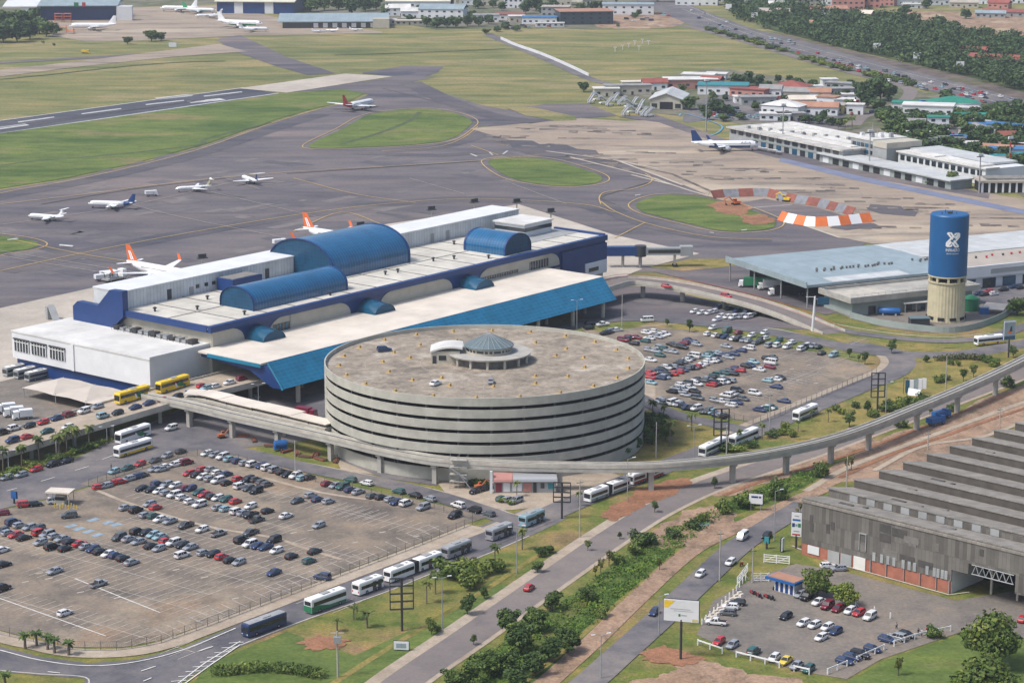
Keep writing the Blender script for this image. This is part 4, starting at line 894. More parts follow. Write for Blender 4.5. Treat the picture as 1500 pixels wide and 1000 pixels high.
for k in range(22):
    y0=.5+TP*rw_.randint(0,8); x=rw_.uniform(3,60); d=rw_.uniform(2,8); z=14.65-2.25*(d+.35)/10.9
    m=MB(); m.box(x,x+rw_.uniform(1,4),y0+d,y0+d+1.1,z-.3,z+.12); m.build('roof_patch','sheet_pale' if k%2 else 'sheet_dark',F)
lines('yard_kerb','kerb_mat',4,['1160,800 1210,822 1390,872 1420,868'],.5)
# ================================================================ old terminal buildings on the far apron
OA=rad(-61); OO=G(1068,207)
def OTL(u,v): return (OO[0]+u*math.cos(OA)-v*math.sin(OA),OO[1]+u*math.sin(OA)+v*math.cos(OA))
gridmat('old_roof',(.50,.48,.44),(.30,.29,.27),(8,5.5),kind='object',mortar=.35,rough=.7,var=.12)
O1=thing('old_terminal','two-storey grey terminal with long white roof strips behind the parked airliner','terminal',OTL(0,0)+(0,),OA)
m=MB(); m.box(0,104,0,42,.2,7.4); m.build('wall','wall_grey',O1); m=MB(); m.box(-1,105,-1.5,43,7.4,8.3); m.build('roof','old_roof',O1)
for k in range(4): m=MB(); m.box(6,100,8+9*k,12.5+9*k,8.3,9.0); m.build('roof_strip','roof_white',O1)
m=MB(); m.box(22,104,-.25,0,3.6,4.4); m.build('canopy','green_paint' if False else 'wall_green_grey',O1)
for k in range(14):
    u=2+7.2*k; m=MB(); m.box(u,u+4.6,-.22,0,4.8,7.0); m.build('window','dark_glass',O1)
    if k>2: m=MB(); m.box(u,u+4.2,-.22,0,.3,3.3); m.build('door','dark_void' if k%2 else 'teal_glass',O1)
for k in range(12): m=MB(); u=12+7*k; m.box(u,u+1.8+k%3,rv.uniform(2,30),rv.uniform(31,34),8.3,9.6) if False else m.box(u,u+1.6,3+k*2.3%30,5+k*2.3%30,8.3,9.9); m.build('roof_unit','wall_grey',O1)
O2=thing('control_building','blue-grey office block with rooftop plant beside the white old terminal roofs','building',OTL(92,14)+(0,),OA)
m=MB(); m.box(0,30,0,22,.2,12.5); m.build('wall','wall_grey',O2)
m=MB(); m.box(-.4,19,-.4,22,12.5,13.4); m.build('roof','roof_white',O2); m=MB(); m.box(19.2,30.4,-.4,22.4,10,12.9); m.build('annex','wall_cream',O2)
for z in (2,5.4,8.8):
    for k in range(5): m=MB(); m.box(1.5+3.5*k,4.3+3.5*k,-.2,0,z,z+1.9); m.build('window','teal_glass' if k%2 else 'dark_glass',O2)
for k in range(6): m=MB(); m.box(2+2.8*k,3.6+2.8*k,4+k%3*4,6+k%3*4,13.4,15+k%2); m.build('roof_plant','steel_grey' if k%2 else 'wall_white',O2)
m=MB(); m.tube((5,10,13),(5,10,20),.15,n=5); m.tube((14,6,13),(14,6,18),.12,n=5); m.build('antenna','steel_grey',O2)
O3=thing('apron_shed','long low white-roofed shed along the apron edge behind the blue lane','shed',OTL(88,-3)+(0,),OA)
m=MB(); m.box(0,106,0,13,.2,4.4); m.build('wall','wall_green_grey',O3); m=MB(); m.box(-.8,107,-1.5,14,4.4,5.0); m.build('roof','pale_sheets',O3)
for k in range(12): m=MB(); m.box(3+8.5*k,8+8.5*k,-.2,0,.4,3.4); m.build('bay_door','dark_void' if k%3 else 'wall_white',O3)
O4=thing('old_hall','tall white hall with ribbed white roofs and arched dark windows along one side','building',OTL(124,20)+(0,),OA)
m=MB(); m.box(0,68,0,26,.2,8.2); m.build('wall','wall_white',O4); m=MB(); m.box(-.8,69,-1,8,8.2,8.9); m.build('roof','roof_white',O4); m=MB(); m.box(-.8,60,8.2,27,8.6,9.6); m.build('roof','pale_sheets',O4); m=MB(); m.box(4,28,1,10,9.0,9.5); m.box(32,64,0,9,9.0,9.6); m.build('skylight','roof_white',O4)
for k in range(13): m=MB(); m.box(2+5*k,5.2+5*k,-.25,0,4.6,7.2); m.build('window','dark_glass',O4)
O5=thing('fire_station','small flat-roofed building with dark bays between white piers at the apron corner','building',G(1437,283)+(0,),rad(2))
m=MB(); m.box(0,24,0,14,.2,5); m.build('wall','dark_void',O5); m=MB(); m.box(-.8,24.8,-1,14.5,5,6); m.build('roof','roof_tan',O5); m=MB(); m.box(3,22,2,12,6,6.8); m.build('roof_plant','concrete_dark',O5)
for k in range(8): m=MB(); m.box(.1+3.3*k,1+3.3*k,-.5,0,.2,5); m.build('pier','wall_white',O5)
O6=thing('gable_hangar','small hangar with pale metal gable roof and cream front among the rental lots','hangar',G(952,160)+(0,),rad(-10))
m=MB(); m.extr([(0,0.2),(20,0.2),(20,6),(10,9.6),(0,6)],'y',0,34); m.build('wall','wall_cream',O6); m=MB(); m.extr([(-1,5.8),(10,9.8),(21,5.8),(21,6.1),(10,10.2),(-1,6.1)],'y',-1,35); m.build('roof','pale_sheets',O6)
m=MB(); m.box(6,14,-.2,0,.2,4.6); m.build('door','dark_void',O6)
for x in (1,15.5): m=MB(); m.box(x,x+3.4,-.2,0,1,3.6); m.build('window','dark_glass',O6)
# ================================================================ hangars on the far maintenance apron
H1=thing('hangar','wide aircraft hangar with open dark front at the top left corner','hangar',G(32,31)+(0,),rad(4))
m=MB(); m.box(15,15.6,0,55,.2,13); m.box(82,82.6,0,55,.2,13); m.box(0,82,54,55,.2,13); m.build('wall','wall_white',H1); m=MB(); m.box(15.6,82,6,7,.2,12.6); m.build('interior','deep_blue',H1)
m=MB(); m.extr([(-3,12.6),(26,15.5),(58,12.6),(58,13.2),(26,16.2),(-3,13.3)],'x',14,84); m.build('roof','cargo_roof',H1)
m=MB(); m.extr([(-1,12),(30,15.3),(30,15.9),(-1,12.7)],'x',-16,13.8); m.box(0,13.6,0,25,.2,11.9); m.build('side_wing','wall_white',H1)
m=MB(); m.box(83,96,-4,6,.2,12.4); m.build('door_leaf','wall_white',H1); m=MB(); m.box(46,50,-3.2,-2.9,12.4,16); m.build('green_panel','green_paint',H1); m=MB(); m.box(53,56,-3.2,-2.9,12.4,16); m.build('red_panel','red_paint',H1)
H2=thing('hangar','cream-roofed hangar with dark open bays behind the parked white airliners','hangar',G(318,20)+(0,),rad(-6))
m=MB(); m.box(0,70,0,50,.2,11); m.build('wall','deep_blue',H2); m=MB(); m.extr([(-2,10.5),(25,14),(52,10.5),(52,11.2),(25,14.8),(-2,11.2)],'x',-2,72); m.build('roof','roof_cream',H2); m=MB(); m.box(16,24,-.4,0,.2,10.4); m.box(44,52,-.4,0,.2,10.4); m.build('door_leaf','wall_white',H2)
H3=thing('maintenance_shed','long low blue-roofed maintenance shed behind the grass field','shed',G(414,42)+(0,),rad(3))
m=MB(); m.box(0,88,0,40,.2,5.5); m.build('wall','dark_glass',H3); m=MB(); m.extr([(-2,5.2),(38,9),(42,6),(42,6.6),(38,9.6),(-2,5.9)],'x',-4,90); m.build('roof','cargo_roof',H3)
for k in range(7): m=MB(); m.box(26+8*k,30+8*k,-.3,0,.6,4.4); m.build('window','wall_white',H3)
m=MB(); m.box(76,90,-4,8,.2,8); m.build('annex','wall_cream',H3)
# ================================================================ houses and sheds of the far town
solid('roof_red',(.26,.075,.06),.8,var=.2,scale=.2); solid('roof_orange',(.36,.19,.125),.8,var=.2,scale=.2); solid('roof_teal',(.03,.20,.22),.6,var=.15,scale=.2); solid('roof_green',(.02,.20,.14),.6,var=.15,scale=.2); solid('roof_blue',(.05,.16,.34),.6,var=.15,scale=.2); solid('roof_grey',(.26,.26,.255),.8,var=.25,scale=.2); solid('wall_pink',(.42,.20,.17),.8,var=.15,scale=.2); solid('wall_yellow',(.50,.42,.20),.8,var=.1); solid('wall_dark',(.03,.045,.06),.4)
RC=dict(w=('roof_white','white-roofed'),r=('roof_red','red-roofed'),o=('roof_orange','orange-roofed'),t=('roof_teal','teal-roofed'),e=('roof_green','green-roofed'),b=('roof_blue','blue-roofed'),g=('roof_grey','grey-roofed'),c=('roof_cream','cream-roofed'),s=('cargo_roof','pale blue-roofed'),y=('roof_tan','tan-roofed'))
WC=dict(w=('wall_white','white'),c=('wall_cream','cream'),g=('wall_grey','grey'),p=('wall_pink','pink'),y=('wall_yellow','yellow'),d=('wall_dark','dark'))
rh=random.Random(21)
# x,y,width m,depth,height,roof colour,roof kind (f flat,g gable,h hip),wall
HS='''583,24,22,14,7,w,g,w|604,27,20,12,6,w,g,w|646,27,40,30,8,s,g,w|612,12,60,24,6,c,g,w|745,30,26,16,5,r,f,w|712,33,22,14,6,g,f,w|790,36,30,14,6,b,f,w|758,33,14,12,5,w,f,c|813,31,24,18,12,y,f,g|860,37,46,30,11,o,f,d|920,22,46,24,9,s,f,w|806,40,24,5,3.2,w,f,w|568,36,14,6,4,w,f,w|600,37,24,7,3.5,c,f,c
1020,8,40,20,8,w,f,w|1070,4,26,16,8,c,f,w|1112,6,22,14,6,w,g,w|1160,6,30,16,6,g,f,w|1208,7,26,18,10,w,f,w|1242,14,30,18,12,r,h,p|1268,12,26,18,9,r,g,p|1265,30,14,10,6,c,g,y|1215,22,34,12,5,o,g,w|1290,8,28,16,8,r,g,p|1325,9,34,14,6,w,f,w|1342,13,22,10,4,w,f,w|1380,8,24,16,6,b,f,w|1412,12,26,14,5,y,g,c|1450,26,26,10,4,s,g,g|1475,24,44,12,4,r,g,g|1488,5,30,14,5,w,f,w|1425,84,20,12,5,r,g,g|1466,94,48,14,5,r,g,g|1176,40,16,9,4,o,g,w|1132,25,30,12,5,y,g,c
889,142,16,9,5,w,f,c|921,140,30,9,6,g,f,c|1014,131,34,16,6,w,f,p|1022,120,22,12,5,w,f,w|1048,117,14,10,4,w,f,w|1058,139,32,20,6,t,f,w|1096,141,24,14,5,r,f,p|1112,155,22,10,5,g,f,g|1153,139,24,16,6,r,h,w|1144,168,24,14,6,w,h,w|1190,168,30,12,5,o,g,w|1216,166,16,10,5,y,f,y|1210,156,12,10,6,o,f,w|1236,158,12,9,5,w,f,w|1216,128,10,8,5,w,f,w|1230,140,26,9,4,g,f,g|1240,130,28,8,4,g,f,g|1358,169,30,16,6,w,f,w|1378,163,20,14,5,b,f,w|1402,166,30,18,6,e,h,w|1422,178,18,9,4,e,f,w|1374,190,12,8,7,e,f,w|1330,163,20,12,5,e,f,w|1444,197,18,12,5,b,f,w|1424,200,16,10,5,g,h,c|1472,198,20,12,6,b,f,w|1470,222,26,10,4,o,f,c|1486,240,40,14,4,t,f,w|1490,232,30,12,5,b,f,w
1040,128,14,9,5,r,g,c|1072,132,12,8,4,w,f,w|1128,142,14,9,5,g,g,w|1098,152,18,8,4,w,f,w|1166,146,16,9,5,g,g,c|1178,156,18,9,4,c,g,c|1200,147,14,8,5,o,g,w|1186,136,18,9,4,w,f,w|1245,148,12,8,4,w,f,w|1135,177,18,8,4,w,f,w|1160,177,16,8,4,g,f,c|935,130,20,8,4,c,f,c|960,133,16,8,5,r,g,w|985,128,14,8,4,w,f,w|1252,168,10,7,6,w,f,w|1320,182,16,9,4,w,f,w|1336,190,14,8,4,g,g,c|1352,205,18,8,4,w,f,w|1388,214,20,8,4,g,f,w|1412,212,14,8,4,b,f,w|1432,222,16,9,4,w,f,w|1456,228,18,9,4,o,g,c|1482,214,14,9,5,r,g,w|1494,224,18,9,4,w,f,w|1440,187,16,9,4,w,f,w|1416,168,14,8,4,w,f,w|1470,246,20,9,4,g,f,w|1095,8,22,12,6,o,g,w|1140,14,18,10,5,w,g,w|1185,10,22,12,7,g,g,c|1225,8,18,12,8,w,f,w|1255,6,22,12,8,o,g,p|1300,2,24,12,8,r,g,w|1345,3,20,12,6,w,f,c|1392,2,22,12,6,o,g,w|1436,6,20,10,5,g,g,w|1462,12,20,10,5,r,g,p|690,8,22,12,6,w,f,w|722,8,20,12,8,c,f,c|752,12,18,10,9,w,f,w|820,8,22,12,10,w,f,c|640,4,26,14,6,o,g,w|1040,-2,22,12,10,w,f,w'''
hl=[h.split(',') for ln in HS.split('\n') for h in ln.split('|')]
ZONE=lambda x,y:('along the distant top edge' if y<50 and x<1000 else 'above the motorway wood' if y<60 else 'beside the motorway wood' if y<100 else 'among the rental car lots' if x<1260 else 'among trees right of the old terminal')
cnt={}
for h in sorted(hl,key=lambda h:float(h[0])):
    k=(h[5],h[7],ZONE(float(h[0]),float(h[1]))); cnt.setdefault(k,[]).append(h)
for (rc,wc,zone),L in cnt.items():
    for i,h in enumerate(L):
        px,py,wd,dp,ht=map(float,h[:5]); kind=h[6]; x,y=G(px,py); x-=wd/2
        ordn='' if len(L)==1 else (nth(i+1)+' from left, ')
        size='long' if wd>32 else 'small' if wd<18 else 'low' if ht<6 else 'tall' if ht>9 else 'plain'
        lab=f"{ordn}{size} {RC[rc][1]} {WC[wc][1]} building {zone}"
        t=thing('house' if wd<32 else 'warehouse',lab,'building',(x,y,0),rad(rh.uniform(-8,8) if px<1000 else rh.choice((-14,-8,-30,5))),group='far town buildings')
        m=MB(); m.box(0,wd,0,dp,.15,ht); m.build('wall',WC[wc][0],t)
        m=MB(); o=.6; r=ht*.32+.8
        if kind=='f': m.box(-o,wd+o,-o,dp+o,ht,ht+.5)
        elif kind=='g': m.extr([(-o,ht-.1),(dp/2,ht+r),(dp+o,ht-.1),(dp+o,ht+.25),(dp/2,ht+r+.35),(-o,ht+.25)],'x',-o,wd+o); m.prism([(0,.3),(wd,.3),(wd,dp-.3),(0,dp-.3)],ht,ht+.05)
        else: m.loft([[(-o,-o,ht),(wd+o,-o,ht),(wd+o,dp+o,ht),(-o,dp+o,ht)],[(wd/2-1,dp/2-.5,ht+r*1.2),(wd/2+1,dp/2-.5,ht+r*1.2),(wd/2+1,dp/2+.5,ht+r*1.2),(wd/2-1,dp/2+.5,ht+r*1.2)]])
        m.build('roof',RC[rc][0],t)
        nf=max(1,int(ht/3.4)); nw=max(2,min(6,int(wd/4.5)))
        for f in range(nf):
            for j in range(nw):
                u=wd*(j+.5)/nw; z=ht*(f+.35)/nf
                if f==0 and j==nw//2: m=MB(); m.box(u-.7,u+.7,-.12,0,.2,min(2.4,ht-.5)); m.build('door','steel_dark',t); continue
                m=MB(); m.box(u-1.1,u+1.1,-.12,0,z,z+min(1.4,ht/nf*.45)); m.build('window','dark_glass',t)
x,y=G(671,24); t=thing('water_tower','pale twin-column water tower standing above the far town trees','water tower',(x,y,0))
for X in (-2.6,2.6): m=MB(); m.box(X-1,X+1,-1,1,0,19); m.build('column','wall_cream',t)
m=MB(); m.box(-4.2,4.2,-2.5,2.5,19,24); m.build('tank','wall_cream',t); m=MB(); m.box(-3,3,-.6,.6,8,9); m.build('tie_beam','wall_cream',t)
fl=smooth_open([G(*p)+(7.0,) for p in ((845,12),(880,7),(930,4),(1000,3),(1080,1),(1160,-1))],4)
FV=thing('flyover','pale flyover road crossing the top edge above the motorway','flyover',(0,0,0)); deck(fl,12,1.6).build('deck','pale_concrete',FV); rails(fl,12.2,.9).build('parapet','pale_concrete',FV)
for i in range(2,len(fl),4): m=MB(); m.lathe([(1.1,0),(1.1,5.4)],10,0,fl[i][:2]); m.build('pier','concrete',FV)
fw=smooth_open([G(*p) for p in ((742,58),(765,68),(800,80),(840,97),(872,112))],3)
simple('perimeter_wall','low white wall beside the road that splits the two far grass fields','wall','wall_white',lambda m:(lambda a,b:m.loft([[(p[0],p[1],0),(p[0],p[1],2.2),(q[0],q[1],2.2),(q[0],q[1],0)] for p,q in zip(a,b)],0))(offset(fw,-4.4),offset(fw,-4.9)))
solid('faded_red',(.22,.075,.055),.85,var=.35,scale=.3); solid('faded_grey',(.19,.20,.22),.85,var=.3,scale=.3)
# ================================================================ blast fences
def blast(pts,label,alt,h=4.2,lean=2.6):
    t=thing('blast_fence',label,'blast fence',(0,0,0))
    n=len(pts)-1; OF=offset(pts,lean); OI=offset(pts,.16)
    for i in range(n):
        a,b=pts[i],pts[i+1]; oa,ob,ia,ib=OF[i],OF[i+1],OI[i],OI[i+1]; nx,ny=oa[0]-a[0],oa[1]-a[1]
        m=MB(); m.loft([[(a[0],a[1],.3),(b[0],b[1],.3),(ob[0],ob[1],h),(oa[0],oa[1],h)],[(ia[0],ia[1],.2),(ib[0],ib[1],.2),(ob[0]+(ib[0]-b[0]),ob[1]+(ib[1]-b[1]),h-.1),(oa[0]+(ia[0]-a[0]),oa[1]+(ia[1]-a[1]),h-.1)]],0)
        m.build('panel',alt[i%len(alt)],t)
        m=MB(); m.tube((a[0]+nx*1.05,a[1]+ny*1.05,h-.3),(a[0]+nx*2,a[1]+ny*2,.1),.12,n=5); m.build('brace','steel_grey',t)
def subdiv(s,n):
    p=P2(s); out=[]
    L=[0]
    for a,b in zip(p[:-1],p[1:]): L.append(L[-1]+math.dist(a,b))
    for k in range(n+1):
        d=L[-1]*k/n
        for i in range(len(p)-1):
            if d<=L[i+1]+1e-6: f=(d-L[i])/(L[i+1]-L[i]); out.append((p[i][0]+(p[i+1][0]-p[i][0])*f,p[i][1]+(p[i+1][1]-p[i][1])*f)); break
    return out
blast(subdiv('1138,323 1150,327 1186,333 1226,332 1279,326',9),'low sloping blast fence in clean orange and white panels beside the grass island',['orange_paint','white_paint'])
blast(subdiv('1046,292 1060,290 1120,288 1150,296 1200,304 1246,317',13),'longer blast fence in faded red and grey panels across the concrete apron',['faded_red','faded_grey'],3.8)
# ================================================================ cars
PAINT=dict(w=('white',(.60,.60,.60),.35,0),s=('silver',(.33,.35,.38),.3,.35),g=('grey',(.10,.11,.12),.3,.3),k=('black',(.012,.013,.016),.22,0),r=('red',(.42,.025,.03),.3,0),m=('maroon',(.17,.012,.03),.3,0),b=('navy blue',(.025,.045,.12),.28,.1),t=('dark green',(.02,.09,.085),.3,0),c=('pale blue',(.27,.42,.47),.3,.2),y=('yellow',(.62,.47,.05),.35,0))
for k,(n,c,r,mt) in PAINT.items(): solid('paint_'+k,c,r,mt,.6)
solid('car_glass',(.018,.022,.028),.08,spec=.8); solid('lamp_clear',(.55,.56,.55),.2); solid('lamp_red',(.35,.01,.01),.3); solid('tyre',(.015,.015,.016),.8); solid('rim',(.30,.31,.32),.35,.4)
def carbody(kind):
    b=MB(); g_=MB()
    ring=lambda x,hw,zb,zt:[(x,-hw*.9,zb),(x,hw*.9,zb),(x,hw,zb+.18),(x,hw,zt-.14),(x,hw*.9,zt),(x,-hw*.9,zt),(x,-hw,zt-.14),(x,-hw,zb+.18)]
    if kind in 'hs':
        L=1.98 if kind=='h' else 2.2
        tail=.98 if kind=='h' else .94
        b.loft([ring(-L,.68,.42,.80),ring(-L+.12,.80,.28,tail),ring(-1.35,.85,.20,tail+.02),ring(0,.86,.18,.94),ring(1.1,.85,.20,.92),ring(L-.3,.79,.26,.80),ring(L,.62,.38,.62)])
        if kind=='h': bx0,bx1,tx0,tx1=-L+.1,1.05,-L+.45,.28
        else: bx0,bx1,tx0,tx1=-1.62,1.08,-1.02,.25
        zb,zt=.92,1.42
    elif kind=='S':
        L=2.2; b.loft([ring(-L,.75,.5,1.0),ring(-L+.1,.86,.36,1.10),ring(-1.2,.9,.30,1.12),ring(0,.9,.30,1.10),ring(1.1,.9,.3,1.08),ring(L-.25,.84,.36,.98),ring(L,.7,.5,.80)])
        bx0,bx1,tx0,tx1=-L+.1,1.1,-L+.3,.45; zb,zt=1.08,1.72
    elif kind=='p':
        L=2.45; b.loft([ring(-L,.84,.5,1.0),ring(-L+.1,.86,.42,1.02),ring(-1.2,.88,.34,1.02),ring(0,.88,.32,1.02),ring(1.3,.87,.32,1.0),ring(L-.25,.82,.38,.92),ring(L,.7,.5,.74)])
        bx0,bx1,tx0,tx1=-.62,1.35,-.45,.65; zb,zt=1.0,1.62
    else:
        L=2.35; b.loft([ring(-L,.82,.5,1.2),ring(-L+.08,.9,.34,1.28),ring(0,.92,.28,1.28),ring(L-.5,.9,.3,1.22),ring(L-.1,.84,.36,1.1),ring(L,.74,.46,.9)])
        bx0,bx1,tx0,tx1=-L+.08,L-.28,-L+.2,L-.95; zb,zt=1.26,2.02
    hb,ht=(.80,.60) if kind in 'hs' else (.84,.70)
    g_.loft([[(bx0,-hb,zb-.03),(bx1,-hb,zb-.03),(bx1,hb,zb-.03),(bx0,hb,zb-.03)],[(tx0,-ht,zt),(tx1,-ht,zt),(tx1,ht,zt),(tx0,ht,zt)]])
    b.loft([[(tx0-.06,-ht-.03,zt-.02),(tx1+.06,-ht-.03,zt-.02),(tx1+.06,ht+.03,zt-.02),(tx0-.06,ht+.03,zt-.02)],[(tx0+.08,-ht+.1,zt+.07),(tx1-.1,-ht+.1,zt+.07),(tx1-.1,ht-.1,zt+.07),(tx0+.08,ht-.1,zt+.07)]])
    for f in ((.0,.38,.62,1.0) if kind in 'hsSv' else (0,.5,1)):
        for s in (1,-1):
            xb=bx0+(bx1-bx0)*f; xt=tx0+(tx1-tx0)*f; q=.06
            b.loft([[(xb-q,s*hb*1.005,zb-.03),(xb+q,s*hb*1.005,zb-.03),(xt+q,s*ht*1.02,zt),(xt-q,s*ht*1.02,zt)],[(xb-q,s*(hb-.05),zb-.03),(xb+q,s*(hb-.05),zb-.03),(xt+q,s*(ht-.05),zt),(xt-q,s*(ht-.05),zt)]])
    bed=None
    if kind=='p': bed=MB(); bed.box(-L+.12,-.72,-.72,.72,1.0,1.05)
    return b,g_,L,bed
CARK=dict(h='hatchback',s='saloon car',S='off-road car',p='pickup',v='van')
CPROTO={}
def car_proto(kind,full):
    b,g_,L,bed=carbody(kind)
    t=thing('parked_car','prototype car to be removed','car')
    b.build('body','paint_w',t,smooth=False); g_.build('window','car_glass',t)
    if bed: bed.build('load_bed','rubber',t)
    if full:
        wr=.31 if kind in 'hs' else .36
        wm=MB(); wm.tube((0,-.1,0),(0,.1,0),wr,n=14); wo=wm.build('wheel','tyre',t)
        rm=MB(); rm.tube((0,-.115,0),(0,.115,0),wr*.58,n=10); ro=rm.build('rim','rim',wo)
        hw=.78 if kind in 'hs' else .82
        pos=[(sx_*L*.62,sy_*hw,wr) for sx_ in (1,-1) for sy_ in (1,-1)]
        wo.location=pos[0]
        for p in pos[1:]:
            w2=wo.copy(); COL.objects.link(w2); w2.location=p; r2=ro.copy(); COL.objects.link(r2); r2.parent=w2
        for s in (1,-1):
            m=MB(); z=.64 if kind in 'hs' else .84
            m.box(L-.22,L-.04,s*.56-.13,s*.56+.13,z-.06,z+.1); m.build('headlight','lamp_clear',t)
            m=MB(); m.box(-L-.02,-L+.14,s*.62-.1,s*.62+.1,z+.05,z+.25); m.build('tail_light','lamp_red',t)
    for o in t.children:
        if o.name.split('.')[0]=='body': o.material_slots[0].link='OBJECT'
    return t
for k in 'hsSpv': CPROTO[k,1]=car_proto(k,True); CPROTO[k,0]=car_proto(k,False)
CARS=[]  # x,y,z,heading,colour,kind,row,order,py
rc=random.Random(4)
def row(name,txt,head,flip=.5,z=.16,group='parked cars',noun=None):
    L=[]
    for q in txt.split():
        xy,c=q.split(',')[0],q.split(',')[1]; 
        py=''.join(ch for ch in c if ch.isdigit() or ch=='.'); cc=c[len(py):]
        L.append((float(xy),float(py),cc))
    L.sort()
    if 'right car park' in name:
        ex=[]
        for p,q in zip(L[:-1],L[1:]):
            if 8.5<=q[0]-p[0]<=16 and abs(q[1]-p[1])<7 and rc.random()<.75: ex.append(((p[0]+q[0])/2,(p[1]+q[1])/2,rc.choice('wwsskkgbbtr')))
        L=sorted(L+ex)
    if isinstance(head,str): hp=smooth_open(P2(head,(z or .16)-.16),6)
    for i,(px,py,cc) in enumerate(L):
        zc=z if z is not None else deck_z(px,py)+.05
        x,y=G(px,py,zc+.55)
        if isinstance(head,str):
            j=min(range(len(hp)-1),key=lambda j:math.dist(((hp[j][0]+hp[j+1][0])/2,(hp[j][1]+hp[j+1][1])/2),(x,y))); h=math.atan2(hp[j+1][1]-hp[j][1],hp[j+1][0]-hp[j][0])
        else: h=rad(head)
        if rc.random()<flip: h+=PI
        h+=rc.uniform(-.05,.05); kind=cc[1] if len(cc)>1 else rc.choice('hhhhssS')
        CARS.append((x,y,zc,h,cc[0],kind,name,i+1,len(L),py,group,px))
LL=51.5
row('row by the construction fence, left car park','303,664w 315,666s 326,669w 337,672c 348,675b 359,678s 370,680w 383,682b 392,685w 403,688s 413,691k 421,695k 433,697w 443,700c 453,699k 479,708m 491,711s 502,713t 513,717b 525,720s 545,726g 558,728k 572,731s 581,735b 595,737wS 620,743s 666,755k',LL)
row('file on the street beside the left car park','513,702t 537,707w 584,719t 608,725k 630,730s 671,740w 695,747k 716,752g','470,690 570,709 640,727 760,766',.9)
row('kerbside file under the palms at far left','9,699s 31,695s 53,687r 77,680k 97,675k','-30,712 0,703 60,686 110,672',.9)
row('kerbside file below the two coaches','167,690c 187,685t 205,679r 227,674g 245,667s 265,661k','150,700 190,685 262,660',.7)
row('file along the upper street fence, left car park','145,713r 155,711s 166,707r 176,705r 188,701s 199,698b 209,695g 227,687s 236,687s 243,683w 256,680w 263,677w 273,677m',LL-8,.3)
row('third file back, left car park','297,687r 309,687s 319,692w 332,694b 349,701r 363,703k 374,702g 384,706g 391,709g',LL)
row('fourth file back, left car park','277,693r 287,695k 297,698w 308,701s 319,704w 332,707k 352,712wS 364,715g 375,719kS',LL)
row('fifth file back, left car park','230,708b 244,709s 257,711w 268,716m 279,715b 291,721t 300,724r 311,727k 319,729w 331,731t 345,734r 367,741w',LL)
row('sixth file back, left car park','208,715k 221,717k 233,719w 244,722s 255,725w 267,728w 279,734w 292,739w 320,743s 331,745c 347,749w 357,751s 367,754kp 376,761gp 392,748k 419,755w 467,769s',LL)
row('small group in the middle, left car park','435,733g 455,725s 465,731b 481,734s',LL)
row('file by the pale seam, left car park','184,743s 199,747kS 219,738s 228,743r 213,754s 225,755t 235,760w 249,763s 272,769gp 296,775w 320,781sp 367,780gp',LL)
row('lone file by the seam end, left car park','353,791k 366,797w 378,799b 389,801b 405,806w 401,791k 427,814k 461,807k 453,821t 401,838b',LL)
row('upper file of near double row, left car park','201,779k 213,780k 224,783c 234,786c 243,792r 254,795w 267,798k 279,801s',LL)
row('lower file of near double row, left car park','174,787gS 189,789s 203,793s 221,799k 233,803s 267,813wS 298,809s 312,811k 325,815r 337,820k 350,823s',LL)
row('long front file, left car park','19,765bS 29,769s 43,772s 56,773g 58,780r 69,783s 80,785s 91,789s 103,793k 117,796r 127,800s 136,804b 146,807k 159,811w 169,813b 180,817k 193,823s',LL)
row('short front file, left car park','3,777g 12,780s 23,783r 35,787k 59,794s 76,801k 95,803k',LL)
row('scattered group, near half of left car park','3,805w 5,826k 80,836s 144,855sp 95,897w 4,861kS',LL)
row('group by the entry kiosk','37,739r 52,738k 81,734wS 101,755gS 3,751m',20,.5)
row('row against the lower fence, left car park','472,845bS',-30,.5)
UD=' '.join('%d,%d'%p for p in ((0,640),(1,1)))
dkh=math.degrees(TA)
def deckrow(name,txt): row(name,txt,dkh,.85,None,'cars on the departures road')
deckrow('far lane of the upper road','4,633k 21,627w 43,623k 63,618r 83,612b 102,607m 123,602w 143,595s 296,565r 316,565w 336,560w 354,554m')
deckrow('near lane of the upper road','18,645b 40,639r 69,631t 99,625w 151,609c 172,604k 198,596b 218,590b 239,586m 260,580k 279,574s 302,568c')
row('street under the upper road','355,588s 372,583s 251,627wS',dkh,.9)
RA=-35
row('kerb file behind the right car park','864,474k 863,480k 883,475wp 948,469wv 887,488k 896,484s 904,483w','820,490 900,478 960,474',.5)
row('farthest file, right car park','913,498m 922,494m 932,494m 929,503k 945,499t 951,495w 947,487w 955,485w 963,493s 975,489w',RA)
row('second file, right car park','950,512s 960,514s 968,510s 967,520t 980,514s 984,504k 989,506k 1000,509kS 1002,502m 1009,498b 1021,504s 953,527w 986,515s',RA)
row('third file, right car park','952,546r 963,544b 977,538w 986,537s 994,532k 1005,527w 1017,522wv 1034,521c 1040,518t 1049,517c 1059,520b 1064,507s 1067,523s 1075,518b 1086,513b 1097,510wS',RA)
row('fourth file, right car park','953,552r 954,560c 968,553b 974,552s 977,548k 985,547r 994,544r 1006,539g 1015,538g 1024,535w 1031,532w 1039,529w 1050,527g',RA)
row('fifth file, right car park','984,573k 990,568s 998,564w 1006,561g 1013,559w 1021,562w 1023,556k 1030,557g 1036,555s 1042,552k 1048,549t 1054,550s 1062,546t 1070,543g 1074,539m 1084,542r 1073,547k',RA)
row('sixth file, right car park','995,573s 1002,570s 1010,567w 1004,578s 1018,573k 1022,583gS 1042,563r 1053,560w 1061,559w 1070,557s 1093,536k 1099,535b 1104,530c 1112,541w 1124,525k 1130,523g 1129,531wv 1128,537m',RA)
